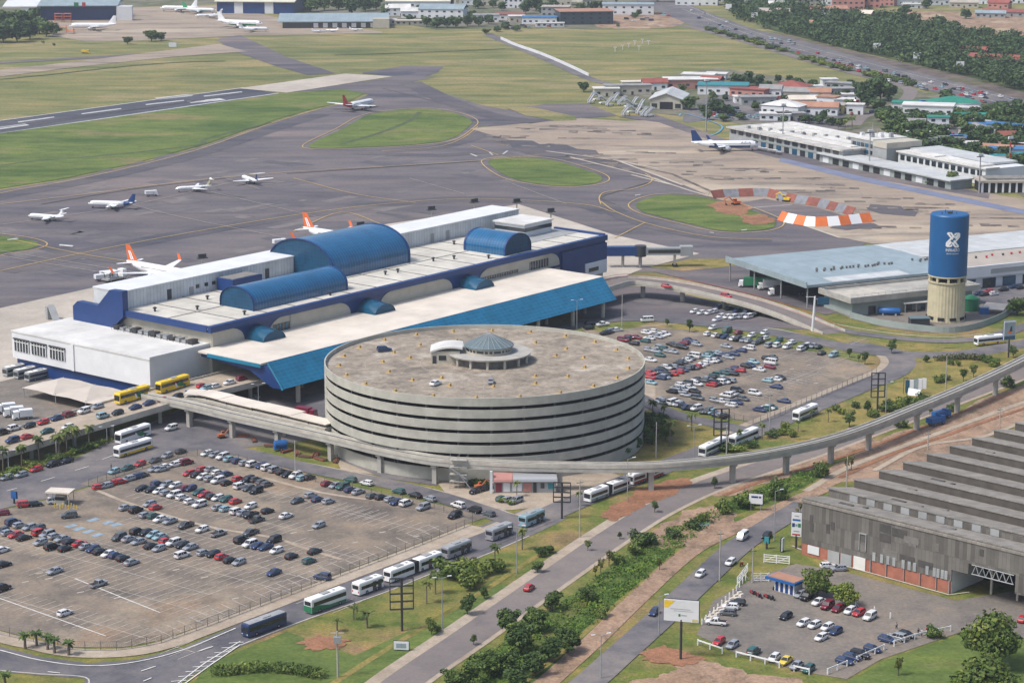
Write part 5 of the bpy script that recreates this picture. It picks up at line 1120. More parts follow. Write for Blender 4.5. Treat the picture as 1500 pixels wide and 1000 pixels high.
row('front file by the palms, right car park','965,586s 974,589g 986,590wv 995,592s 1006,596b 1020,598wS 1032,602g 1042,603c 1050,606b 1062,609k',RA+85)
row('group in the near half, right car park','1047,586s 1063,588s 1064,579w 1073,576s 1080,572kS 1069,577w 1089,584g 1079,589b 1071,593w 1106,576w',RA)
row('near corner file, right car park','1113,600b 1120,598t 1130,596t 1148,587b',RA)
row('loose group on the right, right car park','1124,557c 1136,555w 1143,553k 1137,566b',RA)
row('back file by the upper street, right car park','1044,480w 1037,489w 1049,491w 1065,485tv 1062,493b 1070,495g 1080,497k 1082,487m 1089,498s 1097,499s 1101,491w 1108,502g 1115,496k 1122,495w 1127,506s 1120,487w 1114,500k 1128,504g 1141,498t 1139,506wS 1153,508w 1161,501w 1174,511w 1184,505w 1199,508k 1204,517k 1221,520cS',RA+88)
row('file under the viaduct','1017,456w 1027,458w 1038,458w 1046,456w 1056,463w 1050,468w 1065,464w 1074,465w 1086,464s 1096,464w 1052,450b 1068,452k 1080,455b 1093,458b 1107,461k',230,0)
FR='factory yard'
row('left group, '+FR,'1080,882k 1070,888w 1066,897g 1049,911wp',165,.2,.16,'cars in the factory yard')
row('lower fence file, '+FR,'1053,939r 1073,944s 1104,954t 1134,963w 1151,967y 1167,974s 1184,979t',58,.7,.16,'cars in the factory yard')
row('middle of the '+FR,'1151,902k 1177,912w 1193,915w 1212,918w 1203,933w 1224,924b',50,1,.16,'cars in the factory yard')
row('file under the trees, '+FR,'1172,870s 1182,874k 1199,881w 1212,887m 1227,891m 1245,894w 1258,897r 1274,903w',52,1,.16,'cars in the factory yard')
row('right fence file, '+FR,'1299,936b 1314,933s 1328,929k 1278,950b 1260,959k 1248,962b 1237,968b',-38,.1,.16,'cars in the factory yard')
row('pair by the factory wall','1213,828w 1229,832s',10,.5,.16,'cars in the factory yard')
row('far right edge of the yard','1498,906r',60,.5)
row('traffic on the boulevard','775,860r','760,882 830,833',0,.22,'cars driving on the streets')
row('traffic on the factory street','1070,823w 1026,840w 958,896b 1123,784k 1088,786wv','905,962 1020,857 1180,737',1,.22,'cars driving on the streets')
row('traffic on the viaduct ramp','976,419r',-30,0,6.0,'cars on the viaduct ramp'); row('lower end of the viaduct ramp','1064,434r',-40,0,4.9,'cars on the viaduct ramp')
row('car park of the bus kiosk','696,719k 713,714k 735,730t 745,731s 756,733s',50,.6,.18)
row('roof of the round garage','563,512bS',20,.5,GT-1.1,'cars on the garage roof'); row('garage roof near the stair house','638,561w',60,.5,GT-1.1,'cars on the garage roof'); row('garage roof below the pavilion','719,558s',90,.5,GT-1.1,'cars on the garage roof')
row('yard beside the cargo facade','1418,417wS 1461,408w 1480,405w 1448,427r 1456,430w 1433,430b 1441,431k 1470,424k 1484,420b 1495,421k 1492,405r',30,.5,.2)
# far traffic and rental lots
rf_=random.Random(31); fc='wwsskkgrrbbc'
def scatter(name,poly,n,head,z=.2):
    q=[tuple(float(v) for v in p.split(',')) for p in poly.split()]
    for i in range(n):
        a,b=rf_.random(),rf_.random(); p0,p1,p2,p3=q
        px=(p0[0]*(1-a)+p1[0]*a)*(1-b)+(p3[0]*(1-a)+p2[0]*a)*b; py=(p0[1]*(1-a)+p1[1]*a)*(1-b)+(p3[1]*(1-a)+p2[1]*a)*b
        x,y=G(px,py); CARS.append((x,y,z,rad(head)+rf_.choice((0,PI))+rf_.uniform(-.1,.1),rf_.choice(fc),rf_.choice('hhsSv'),name,i+1,n,py,'far',px))
scatter('m','1010,14 1240,90 1240,100 1010,30',30,-65); scatter('m','1240,92 1500,150 1500,168 1240,106',60,-62)
scatter('r','1085,134 1145,128 1150,140 1090,146',26,20); scatter('r','1050,170 1125,170 1125,176 1050,176',16,10); scatter('r','1225,136 1260,124 1260,140 1230,150',14,30); scatter('r','1330,196 1420,198 1420,206 1340,208',18,5); scatter('r','740,40 800,36 830,40 740,44',14,5); scatter('r','900,24 1000,20 1000,30 920,34',10,0); scatter('r','1460,236 1500,232 1500,260 1470,262',12,30); scatter('r','1100,146 1180,142 1180,152 1100,154',30,20); scatter('r','1030,164 1080,160 1080,170 1030,172',18,10); scatter('r','1130,170 1200,176 1200,180 1130,176',14,10); scatter('r','1400,208 1470,216 1470,226 1400,214',22,20); scatter('r','1225,150 1258,146 1250,170 1228,176',14,60); scatter('r','1255,170 1330,152 1330,156 1258,178',8,30)
CARS.sort(key=lambda c:math.hypot(c[0],c[1]))
IND=CARS[:300]; REST=CARS[300:]
CNAME={c:PAINT[c][0] for c in PAINT}
seen={}
for (x,y,z,h,c,k,rn,i,n,py,grp,px) in IND:
    ordn=f"{nth(i)} from left, " if n>1 else ''
    lab=f"{CNAME[c]} {CARK[k]}, {ordn}{rn}"
    o=dup(CPROTO[k,1 if py>600 else 0],(x,y,z),h,lab,grp,cat='van' if k=='v' else 'pickup' if k=='p' else 'car')
    o.name='van' if k=='v' else 'pickup' if k=='p' else 'parked_car' if 'traffic' not in rn else 'car'
    for ch in o.children:
        if ch.name.split('.')[0]=='body': ch.material_slots[0].link='OBJECT'; ch.material_slots[0].material=MATS['paint_'+c]
# the rest, small and far, as one mass
cm=MB(); keys=list(PAINT); cb={k:carbody(k)[:2] for k in 'hsSpv'}
for (x,y,z,h,c,k,rn,i,n,py,grp,px) in REST:
    b,g_=cb[k]; ca,sa=math.cos(h),math.sin(h)
    for src,mi in ((b,keys.index(c)),(g_,len(keys))):
        n0=len(cm.v); cm.v+=[(x+p[0]*ca-p[1]*sa,y+p[0]*sa+p[1]*ca,z+p[2]) for p in src.v]
        for f in src.f: cm.f.append(tuple(n0+q for q in f)); cm.m.append(mi); cm.uv.append(None)
o=stuff(cm.build('distant_cars',['paint_'+k for k in keys]+['car_glass'])); tag(o,'crowd of small parked and moving cars on the far lots and motorway','cars')
for t in CPROTO.values(): drop(t)
LABELS.pop('prototype car to be removed',None)
# ================================================================ buses and trucks
def wheels(t,xs,hw,r=.48):
    for x in xs:
        for s in (1,-1):
            m=MB(); m.tube((x,s*hw-.13*s,r),(x,s*hw+.03*s,r),r,n=14); w_=m.build('wheel','tyre',t)
            m=MB(); m.tube((x,s*hw+.03*s,r),(x,s*hw+.05*s,r),r*.5,n=10); m.build('rim','rim',w_)
def bus(label,rear,front,body,skirt=None,roof='white_paint',coach=False,z=0.2,artic=False,graphic=None,group='buses queuing along the bus lane',glass='car_glass',stripe=None,L=None,nm='bus'):
    if z is None: z=deck_z((rear[0]+front[0])/2,(rear[1]+front[1])/2)+.06
    a=G(rear[0],rear[1],z); b=G(front[0],front[1],z); dx,dy=b[0]-a[0],b[1]-a[1]; l=math.hypot(dx,dy); h=math.atan2(dy,dx); L=L or max(8.5,min(13.2 if not artic else 19,l))
    # the given line is the side nearest the camera
    nx,ny=-dy/l,dx/l
    if ny<0: nx,ny=-nx,-ny
    cx,cy=(a[0]+b[0])/2+nx*1.27,(a[1]+b[1])/2+ny*1.27
    t=thing(nm,label,'bus',(cx,cy,z),h,group); H=3.55 if coach else 3.15; hw=1.27
    segs=[(-L/2,L/2)] if not artic else [(-L/2,-.8),(.8,L/2)]
    ring=lambda x,q,zt:[(x,-hw*q,.35),(x,hw*q,.35),(x,hw*q,zt-.35),(x,hw*q*.9,zt-.06),(x,hw*q*.6,zt),(x,-hw*q*.6,zt),(x,-hw*q*.9,zt-.06),(x,-hw*q,zt-.35)]
    for si,(x0,x1) in enumerate(segs):
        m=MB(); m.loft([ring(x0,.93,H-.12),ring(x0+.2,1,H),ring(x1-.35,1,H),ring(x1,.9,H-.2 if not coach else H-.35)]); m.build('body',body,t)
        m=MB(); m.loft([[(x,-hw*.86,H-.04),(x,hw*.86,H-.04),(x,hw*.6,H+.035),(x,-hw*.6,H+.035)] for x in (x0+.25,x1-.5)]); m.build('roof',roof,t)
        z0,z1=(1.8,2.75) if coach else (1.45,2.3)
        for s in (1,-1):
            wn=MB(); n=max(3,int((x1-x0)/1.7)); w0=x0+.7; w1=x1-.35; 
            if coach: wn.box(w0,w1,s*hw-.02,s*hw+.025,z0,z1) if s>0 else wn.box(w0,w1,-hw-.025,-hw+.02,z0,z1)
            else:
                for k in range(n):
                    u0=w0+(w1-w0)*k/n; u1=u0+(w1-w0)/n-.16; wn.box(u0,u1,min(s*hw-.02,s*hw+.025),max(s*hw-.02,s*hw+.025),z0,z1)
                wn.box(w0,w1,min(s*hw-.02,s*hw+.012),max(s*hw-.02,s*hw+.012),z0+.1,z1-.1)
            wn.build('side_window',glass,t)
            if skirt:
                m=MB(); q=s*(hw+.022); m.face([(x0+.05,q,.38),(x1-.3,q,.38),(x1-.3,q,1.0),((x0+x1)/2,q,1.05),(x0+2.4,q,1.75 if coach else 1.1),(x0+.05,q,1.8 if coach else 1.1)][::s]); m.build('skirt',skirt,t)
            if graphic:
                m=MB(); q=s*hw+(.03 if s>0 else -.03); m.face([(x0+1,q,.9),(x0+4.5,q,.7),(x0+6.4,q,1.5),(x0+4.8,q,2.5),(x0+3,q,1.5)][::s]); m.build('side_graphic',graphic,t)
                m=MB(); q=s*hw+(.035 if s>0 else -.035); m.face([(x0+5.6,q,.7),(x0+6.6,q,.9),(x0+6.9,q,2.3),(x0+6.2,q,2.0)][::s]); m.build('side_graphic','white_paint',t)
        ac=MB(); xm=(x0+x1)/2; ac.loft([[(xm+a_*1.2-b_,y_*1.0,H+zz_) for a_,y_ in ((-1,-.7),(1,-.7),(1,.7),(-1,.7))] for b_,zz_ in ((.3,0),(.3,.22))]); ac.build('roof_unit','wall_grey',t)
        hm=MB(); hm.box(xm+2.2,xm+2.9,-.35,.35,H,H+.1); hm.build('roof_hatch','wall_grey',t)
    m=MB(); m.box(L/2-.06,L/2+.03,-hw*.82,hw*.82,1.15,H-.75); m.build('windscreen',glass,t)
    m=MB(); m.box(-L/2-.03,-L/2+.05,-hw*.78,hw*.78,1.6 if not coach else 2.0,H-.6); m.build('rear_window',glass,t)
    if coach and skirt: m=MB(); m.box(-L/2-.04,-L/2+.06,-hw*.92,hw*.92,.4,1.85); m.build('rear_panel',skirt,t)
    for s in (1,-1):
        m=MB(); m.box(L/2-.1,L/2+.03,s*.8-.16,s*.8+.16,.65,.88); m.build('headlight','lamp_clear',t)
        m=MB(); m.box(-L/2-.03,-L/2+.05,s*.95-.12,s*.95+.12,.8,1.3); m.build('tail_light','lamp_red',t)
    if not coach:
        for xd in (L/2-1.5,0.9 if not artic else L/4):
            m=MB(); m.box(xd-.6,xd+.6,-hw-.035,-hw+.02,.4,2.5); m.build('door','dark_glass',t)
    if artic:
        m=MB(); m.loft([[(x,-hw*.9*q,.6),(x,hw*.9*q,.6),(x,hw*.9*q,H-.15),(x,-hw*.9*q,H-.15)] for x,q in ((-.85,1),(-.5,.93),(-.2,1),(.2,.93),(.5,1),(.85,.95))]); m.build('bellows','rubber',t)
        wheels(t,(-L/2+1.8,1.9,L/2-2.6),hw)
    else: wheels(t,(-L/2+2.6,L/2-2.4),hw)
    return t
bus('dark navy city bus with grey roof at the front of the queue, lower left',(420.7,914.6),(364.5,935),'paint_b',None,'wall_grey',group='buses queuing along the bus lane')
bus('white and green touring coach in the queue behind the navy bus',(456.8,900.5),(508.9,881.5),'white_paint','green_paint',coach=True)
bus('small white minibus in the queue between the green coach and the articulated bus',(530,872.5),(559.6,861.5),'white_paint')
bus('white articulated bus with grey bellows in the queue beside the billboard frame',(571.6,855),(650.4,825),'white_paint',artic=True)
bus('silver-grey bus directly ahead of the white articulated bus',(657,820.5),(692,807),'paint_s',None,'wall_grey')
bus('silver-grey bus midway in the queue, near the lot corner',(722.5,793.5),(752,782),'paint_s',None,'wall_grey')
bus('blue-grey bus in the queue at the street junction below the bus kiosk',(770.7,773.5),(798.7,762),'paint_c',None,'cargo_roof')
bus('white articulated bus emerging under the guideway beside the red dirt',(924,715.5),(865.5,737),'white_paint','wall_grey',artic=True)
bus('white and red articulated bus half hidden by a guideway pier',(972,696.5),(928,711.5),'white_paint','red_paint',artic=True)
bus('white bus facing left behind the bare billboard frame',(1068,654),(1032,671),'white_paint','wall_grey')
bus('longer white bus following behind the palm, right of the frame',(1112.5,640.5),(1077,655),'white_paint')
bus('white bus with blue windscreen alone on the lane right of the right car park',(1198.8,605.5),(1170.8,617.5),'white_paint','wall_grey')
bus('white and ochre city bus on the street below the water tower',(1471,503),(1432,507),'white_paint','yellow_paint',group='buses on the streets')
bus('white coach with green rear parked left of the white and yellow bus',(221.6,637),(177.6,651.5),'white_paint',None,coach=True,graphic='green_paint',group='buses on the streets')
bus('white city bus with yellow skirt parked on the arrivals street',(227,655.5),(172,672),'white_paint','yellow_paint',group='buses on the streets')
bus('yellow and green airport coach on the upper road, left of the pair',(222.5,579.8),(174.5,593.8),'yellow_paint',None,'yellow_paint',True,None,graphic='green_paint',group='yellow coaches')
bus('yellow and green airport coach on the upper road, right of the pair',(279,564.5),(236,577.5),'yellow_paint',None,'yellow_paint',True,None,graphic='green_paint',group='yellow coaches')
for i,(u,v) in enumerate(((-23,91),(-23,85.5),(-23,80))):
    a=TL(u,v); l=f"grey shuttle bus backed under the white wing, {('farthest','middle','nearest')[i]} of three"
    t=bus(l,(400,560),(440,560),'wall_grey','teal_glass',group='shuttle buses under the white wing',L=10); t.location=(a[0],a[1],.2); t.rotation_euler=(0,0,TA+PI)
def truck(label,px,py,h,cab,box,L=8,boxh=3.4,group='lorries',nm='lorry',z=.3):
    x,y=G(px,py); t=thing(nm,label,'lorry',(x,y,z),rad(h),group)
    m=MB(); c0=L/2-1.9; m.loft([[(c0,-1.15,.5),(c0,1.15,.5),(c0,1.15,2.7),(c0,-1.15,2.7)],[(L/2-.4,-1.15,.5),(L/2-.4,1.15,.5),(L/2-.4,1.1,2.6),(L/2-.4,-1.1,2.6)],[(L/2,-1.1,.5),(L/2,1.1,.5),(L/2-.1,1.05,1.6),(L/2-.1,-1.05,1.6)]]); c=m.build('cab',cab,t)
    m=MB(); m.box(L/2-.42,L/2-.1,-1,1,1.6,2.45); m.build('windscreen','car_glass',c)
    m=MB(); m.box(-L/2,c0-.25,-1.25,1.25,.95,boxh); m.build('cargo_box',box,t)
    m=MB(); m.box(-L/2,L/2-.2,-.5,.5,.5,.95); m.build('chassis','steel_dark',t); wheels(t,(-L/2+1.2,-L/2+2.4,L/2-1.2) if L>8 else (-L/2+1.4,L/2-1.2),1.15); return t
truck('green trailer lorry with white cab under the cargo shed canopy',1110,422,172,'white_paint','green_paint',15,3.9)
truck('white box lorry just right of the green trailer lorry',1127,425,185,'white_paint','wall_white',9,3.9)
truck('dark trailer lorry with white cab nearest the office block',1152,433,190,'white_paint','dark_void',14,3.6)
for i,(px,py) in enumerate(((8,606),(20,611),(33,615))): truck(f"small white box lorry in the yard below the tents, {nth(i+1)} from left",px,py,200,'white_paint','wall_white',6,3,'small lorries by the tents')
truck('maroon van-bodied lorry with white roof beside the round garage wall',449,612,-30,'paint_m','paint_m',7,3,'rescue vehicles'); truck('white and red ambulance van just left of the maroon lorry',437,617,-30,'paint_r','wall_white',6,2.8,'rescue vehicles')
truck('dark blue lorry on the dirt under the guideway, nearer the viewer',1371,623,40,'blue_paint','blue_paint',6.5,2.4,'blue lorries'); truck('dark blue lorry on the dirt under the guideway, farther away',1379,614,40,'blue_paint','blue_paint',6.5,2.4,'blue lorries')
truck('yellow airfield truck on the far taxiway grass',125,79,0,'yellow_paint','yellow_paint',6,2.4,'airfield vehicles','airfield_truck'); truck('white service van between the parked small jets',222,288,20,'white_paint','wall_white',6,2.6,'airfield vehicles','airfield_truck')
for i,(px,py) in enumerate(((1172,222),(1210,233),(1247,239),(1302,258))): truck(f"white service vehicle along the old terminal apron, {nth(i+1)} from left",px,py,-55,'white_paint','wall_white',7 if i%2 else 9,2.7,'airfield vehicles','airfield_truck')
# excavators
solid('orange_dull',(.42,.13,.05),.7,var=.3,scale=1.5)
def digger(label,px,py,h,c,z=.2):
    x,y=G(px,py); t=thing('excavator',label,'excavator',(x,y,z),rad(h))
    for s in (1,-1): m=MB(); m.loft([[(X,s*1.1-.3,Z),(X,s*1.1+.3,Z),(X,s*1.1+.3,Z2),(X,s*1.1-.3,Z2)] for X,Z,Z2 in ((-1.8,.3,.6),(-1.4,0,.9),(1.4,0,.9),(1.8,.3,.6))]); m.build('track','rubber',t)
    m=MB(); m.box(-1.9,1,-1.2,1.2,.95,2.0); m.build('engine_house',c,t); m=MB(); m.box(.1,1.5,.1,1.2,2.0,3.1); cb_=m.build('cab',c,t); m=MB(); m.box(.25,1.56,.05,1.26,2.35,2.95); m.build('cab_window','car_glass',cb_)
    m=MB(); m.pipe([(1,-.5,1.6),(3.4,-.5,4),(5.6,-.5,3)],.26,6); m.build('boom',c,t); m=MB(); m.tube((5.6,-.5,3.1),(5,-.5,.9),.2); m.build('arm',c,t); m=MB(); m.loft([[(4.5,-1,.9),(5.3,-1,.9),(5.3,0,.9),(4.5,0,.9)],[(4.3,-.9,.1),(4.8,-.9,.1),(4.8,-.1,.1),(4.3,-.1,.1)]]); m.build('bucket','steel_dark',t)
    if c=='orange_dull': t.scale=(.62,.62,.62)
digger('orange excavator on the torn grass island beside the orange and white fence',1078,301,200,'orange_paint'); digger('orange backhoe loader among plants beside the bus kiosk',702,717,30,'orange_dull'); digger('yellow excavator beyond the blast fences',1152,296,150,'yellow_paint'); digger('small orange loader under the unfinished station',325,642,30,'orange_dull')
x,y=G(411,660); t=thing('water_trailer','bright blue water tank trailer beside a guideway pier','trailer',(x,y,.2),rad(20)); m=MB(); m.loft([[(X,r*math.cos(2*PI*i/12),1.9+r*math.sin(2*PI*i/12)) for i in range(12)] for X,r in ((-1.9,.7),(-1.7,1.1),(1.7,1.1),(1.9,.7))]); m.build('tank','blue_paint',t); m=MB(); m.box(-2,2,-.9,.9,.5,.9); m.build('chassis','blue_paint',t); wheels(t,(0,),.95)
# motorbikes
def moto(px,py,h,lab):
    x,y=G(px,py); t=thing('motorcycle',lab,'motorcycle',(x,y,.16),rad(h),'motorcycles in the factory yard')
    for X in (-.65,.65): m=MB(); m.tube((X,-.07,.32),(X,.07,.32),.32,n=12); m.build('wheel','tyre',t)
    m=MB(); m.loft([[(X,-w_,z0),(X,w_,z0),(X,w_,z1),(X,-w_,z1)] for X,w_,z0,z1 in ((-.7,.1,.6,.75),(-.1,.17,.3,.85),(.3,.18,.4,.95),(.5,.08,.7,.9))]); m.build('body','paint_r' if int(px)%3==0 else 'paint_k',t)
    m=MB(); m.box(-.75,0,-.14,.14,.8,.9); m.build('seat','rubber',t); m=MB(); m.tube((.45,-.36,1.05),(.45,.36,1.05),.03,n=5); m.tube((.45,0,1.05),(.68,0,.35),.04,n=5); m.build('handlebar','steel_grey',t)
for i,(px,py,h) in enumerate(((1101,870,110),(1106,872,110),(1110,874,100),(1114,876,100),(1122,876,120),(1127,878,110),(1132,879,100),(1136,864,40))): moto(px,py,h,f"small parked motorcycle near the blue gatehouse, {nth(i+1)} from left")
moto(1086,829,60,'black motorcycle riding on the factory street beside two white cars')
# ================================================================ aircraft
solid('aircraft_white',(.72,.73,.74),.35); solid('aircraft_blue',(.012,.045,.15),.35); solid('aircraft_orange',(.62,.13,.03),.4); solid('aircraft_red',(.60,.03,.03),.35); solid('aircraft_cream',(.55,.50,.34),.4); solid('engine_grey',(.35,.36,.38),.3,.4); solid('aircraft_teal',(.03,.22,.26),.4); solid('aircraft_green',(.03,.27,.12),.4)
def plane(label,center,h,L=37,span=34,tail='aircraft_white',fus='aircraft_white',wing='aircraft_white',belly=None,ttail=False,rear=False,tip=None,group='parked airliners',rearpaint=None,text=None,z=.25,eng='engine_grey',prop=False):
    t=thing('airliner' if L>28 else 'small_jet',label,'airliner' if L>28 else 'jet',(center[0],center[1],z),h,group)
    r=L*.054; zc=r+L*.045; n=16
    def ring(f,q,dz=0): return [(L*f,q*r*math.cos(2*PI*i/n),zc+dz*r+q*r*math.sin(2*PI*i/n)) for i in range(n)]
    S=[(.5,.05,-.25),(.49,.25,-.2),(.465,.55,-.12),(.43,.82,-.05),(.38,.98,0),(.33,1,0),(-.14,1,0),(-.26,.9,.1),(-.36,.66,.32),(-.44,.4,.52),(-.49,.16,.68),(-.5,.06,.7)]
    cut=None
    if rearpaint:
        m=MB(); m.loft([ring(*s) for s in S[:8]]); m.build('fuselage',fus,t,smooth=True); m=MB(); m.loft([ring(s[0],s[1]*1.005,s[2]) for s in S[7:]]); m.build('rear_fuselage',rearpaint,t,smooth=True)
    else: m=MB(); m.loft([ring(*s) for s in S]); m.build('fuselage',fus,t,smooth=True)
    if belly: m=MB(); m.loft([[(L*f,q*1.015*r*math.cos(a),zc+q*1.015*r*math.sin(a)) for a in [PI*1.08+PI*.84*k/8 for k in range(9)]]+[(L*f,0,zc-q*r*.2)] for f,q in ((.36,.99),(.2,1),(-.14,1),(-.24,.9))]); m.build('belly',belly,t)
    zw=zc-r*.55; ws=span/2; cr=L*.19; ct=L*.045; xr=L*.06; sweep=ws*.52
    for s in (1,-1):
        m=MB(); wr=lambda y,xl,c,zz_,th:[(xl,s*y,zz_),(xl-c*.35,s*y,zz_+th),(xl-c,s*y,zz_),(xl-c*.4,s*y,zz_-th*.6)]
        m.loft([wr(0,xr+.8,cr*1.1,zw,.55),wr(ws*.33,xr-sweep*.33,cr*.72,zw+ws*.035,.36),wr(ws,xr-sweep,ct,zw+ws*.1,.12)]); w_=m.build('wing',wing,t)
        if tip:
            m=MB(); m.loft([[(xr-sweep,s*ws,zw+ws*.1),(xr-sweep-ct,s*ws,zw+ws*.1),(xr-sweep-ct*.5,s*(ws-.12),zw+ws*.1)],[(xr-sweep-1.6,s*(ws+.5),zw+ws*.1+2.4),(xr-sweep-ct-1.3,s*(ws+.5),zw+ws*.1+2.4),(xr-sweep-ct,s*(ws+.4),zw+ws*.1+2.4)]]); m.build('winglet',tip,w_)
        if prop: ex,ey,ez,er,el=xr,ws*.33,zw+ws*.05+.3,L*.026,L*.12
        elif rear: ex,ey,ez,er,el=-L*.24,r*1.55,zc+r*.35,L*.026,L*.12
        else: ex,ey,ez,er,el=xr-sweep*.2,ws*.34,zw-L*.022,L*.029,L*.1
        m=MB(); m.loft([[(ex+el*a,s*ey+er*q*math.cos(2*PI*i/14),ez+er*q*math.sin(2*PI*i/14)) for i in range(14)] for a,q in ((.5,.8),(.45,1),(0,1.02),(-.35,.75),(-.5,.5))]); e_=m.build('engine',eng,t,smooth=True)
        m=MB(); m.tube((ex+el*.505,s*ey,ez),(ex+el*.47,s*ey,ez),er*.74,n=14); m.build('intake','dark_void',e_)
        m=MB(); m.box(ex-el*.3,ex+el*.25,min(s*ey*.75,s*ey)if rear else s*ey-.12,max(s*ey*.75,s*ey) if rear else s*ey+.12,ez-.1 if rear else ez,ez+.15 if rear else zw+ws*.06); m.build('pylon',wing,e_)
    fh=L*.165; fx=-L*.34
    m=MB(); m.loft([[(fx+L*.02,0,zc+r*.75),(fx-L*.06,.28,zc+r*.75),(fx-L*.14,0,zc+r*.75),(fx-L*.06,-.28,zc+r*.75)],[(fx-L*.10,0,zc+r*.75+fh),(fx-L*.13,.1,zc+r*.75+fh),(fx-L*.165,0,zc+r*.75+fh),(fx-L*.13,-.1,zc+r*.75+fh)]]); fin=m.build('tail_fin',tail,t)
    if tail=='aircraft_orange':
        for s in (1,-1):
            for q in range(2):
                m=MB(); m.face([(fx-L*(.035+.03*q),s*.34,zc+r*.75+fh*.12),(fx-L*(.055+.03*q),s*.34,zc+r*.75+fh*.12),(fx-L*(.105+.02*q),s*.25,zc+r*.75+fh*.66),(fx-L*(.09+.02*q),s*.25,zc+r*.75+fh*.66)]); m.build('fin_stripe','aircraft_white',fin)
    hz_=zc+r*.75+fh*.98 if ttail else zc+r*.6; hx=fx-L*.09 if ttail else fx-L*.03; hs=span*.19
    for s in (1,-1):
        m=MB(); m.loft([[(hx,0,hz_),(hx-L*.04,0,hz_+.18),(hx-L*.085,0,hz_),(hx-L*.04,0,hz_-.1)],[(hx-L*.06,s*hs,hz_+.25),(hx-L*.075,s*hs,hz_+.3),(hx-L*.098,s*hs,hz_+.25),(hx-L*.075,s*hs,hz_+.22)]]); m.build('tailplane',wing,t)
    m=MB(); m.loft([[(L*f,q*r*1.02*math.cos(a),zc+dz*r+q*r*1.02*math.sin(a)) for a in (.45,1.0,PI-1.0,PI-.45)] for f,q,dz in ((.468,.53,-.1),(.437,.8,-.05))],0,False,False); m.build('cockpit_window','car_glass',t)
    for s in (1,-1):
        m=MB()
        for k in range(int(L*.9)):
            x=L*.36-k*L*.6/(L*.9); m.box(x-.14,x+.14,s*r*.965-.03,s*r*.965+.03,zc+r*.2,zc+r*.38)
        m.build('cabin_windows','car_glass',t)
    for X,Y in ((L*.4,0),(-L*.03,span*.1),(-L*.03,-span*.1)):
        m=MB(); m.tube((X,Y,L*.02),(X,Y,zc-r*.5),.12,n=6); g1=m.build('landing_gear','steel_grey',t); m=MB(); m.tube((X,Y-.35,L*.014),(X,Y+.35,L*.014),L*.014,n=10); m.build('wheel','tyre',g1)
    if text:
        for s in (1,-1):
            text_mesh('lettering',text,r*1.1,'aircraft_blue',t,lambda x,y:(L*.3+(x if s<0 else -x)*1.05,s*r*1.0,zc+r*.28+y*.7))
    return t
def pc(px,py): return G(px,py)
plane('red and white airliner taxiing away beside the green grass island',pc(525,161),rad(61),35,35,'aircraft_red','aircraft_white',rearpaint='aircraft_red',belly=None)
plane('white and dark blue airliner parked on the concrete apron before the old terminal',pc(1062,222),rad(3),37,30,'aircraft_blue','aircraft_white',belly='aircraft_blue',tip='aircraft_blue',text='AZUL')
for lab,px,py in (('white airliner with orange tail nosed behind the left end of the terminal',184,356),('white airliner with orange tail behind the blue vault, half hidden',443,309)):
    a=G(px,py,12.6); h=TA-PI/2; plane(lab,(a[0]+math.cos(h)*19.6,a[1]+math.sin(h)*19.6),h,39,35,'aircraft_orange','aircraft_white',tip='aircraft_orange',rearpaint=None,group='orange-tailed airliners')
plane('small white jet with high tail, leftmost on the apron',pc(68,324),rad(157),19,19,ttail=True,rear=True,group='small jets on the apron')
plane('white jet with dark blue rear and tail, second from left on the apron',pc(164,306),rad(170),23,20,'aircraft_blue','aircraft_white',rearpaint='aircraft_blue',group='small jets on the apron')
plane('white and pale yellow jet with high tail, third from left on the apron',pc(284,281),rad(200),18,20,'aircraft_cream','aircraft_white',ttail=True,rear=True,group='small jets on the apron')
plane('white jet pointing away from the viewer, rightmost of the small jets',pc(366,269),rad(118),20,21,'aircraft_blue','aircraft_white',ttail=True,rear=True,group='small jets on the apron')
plane('plain white airliner standing before the open top-left hangar',pc(136,45),rad(178),40,32,group='airliners at the far hangars')
plane('white airliner farthest back beside the cream hangar',pc(262,18),rad(168),36,32,tail='aircraft_white',group='airliners at the far hangars')
plane('white airliner with green tail at the far hangars',pc(292,20),rad(-12),32,28,tail='aircraft_green',belly='aircraft_teal',group='airliners at the far hangars')
plane('small white propeller airliner just below the green-tailed one',pc(306,27),rad(190),24,26,prop=True,ttail=True,group='airliners at the far hangars')
plane('long white airliner with pale red tail nearest the cream hangar',pc(352,41),rad(-18),42,36,tail='aircraft_white',belly='aircraft_green',group='airliners at the far hangars')
plane('white propeller airliner in front of the long white one',pc(372,47),rad(5),25,27,prop=True,ttail=True,group='airliners at the far hangars')
for i,(px,py,h) in enumerate(((467,48,20),(486,47,160),(522,46,10))): plane(f"tiny white private plane before the blue-roofed shed, {nth(i+1)} from left",pc(px,py),rad(h),12,13,prop=True,group='private planes at the shed')
# maintenance dock scaffolds
for i,(px,py) in enumerate(((86,33),(99,33),(92,45),(103,50))):
    x,y=G(px,py); t=thing('maintenance_dock',f"orange scaffold dock before the top-left hangar, {nth(i+1)} of four by row",'scaffold',(x,y,0),0,'orange docks'); h=7.5 if i<2 else 4
    for X in (-3,3):
        for Y in (-2,2): m=MB(); m.tube((X,Y,0.2),(X,Y,h),.18,n=5); m.build('leg','orange_paint',t)
    for z in (2.5,5,7.4):
        if z<h: m=MB(); m.box(-3.3,3.3,-2.3,2.3,z,z+.3); m.build('deck','orange_paint',t)
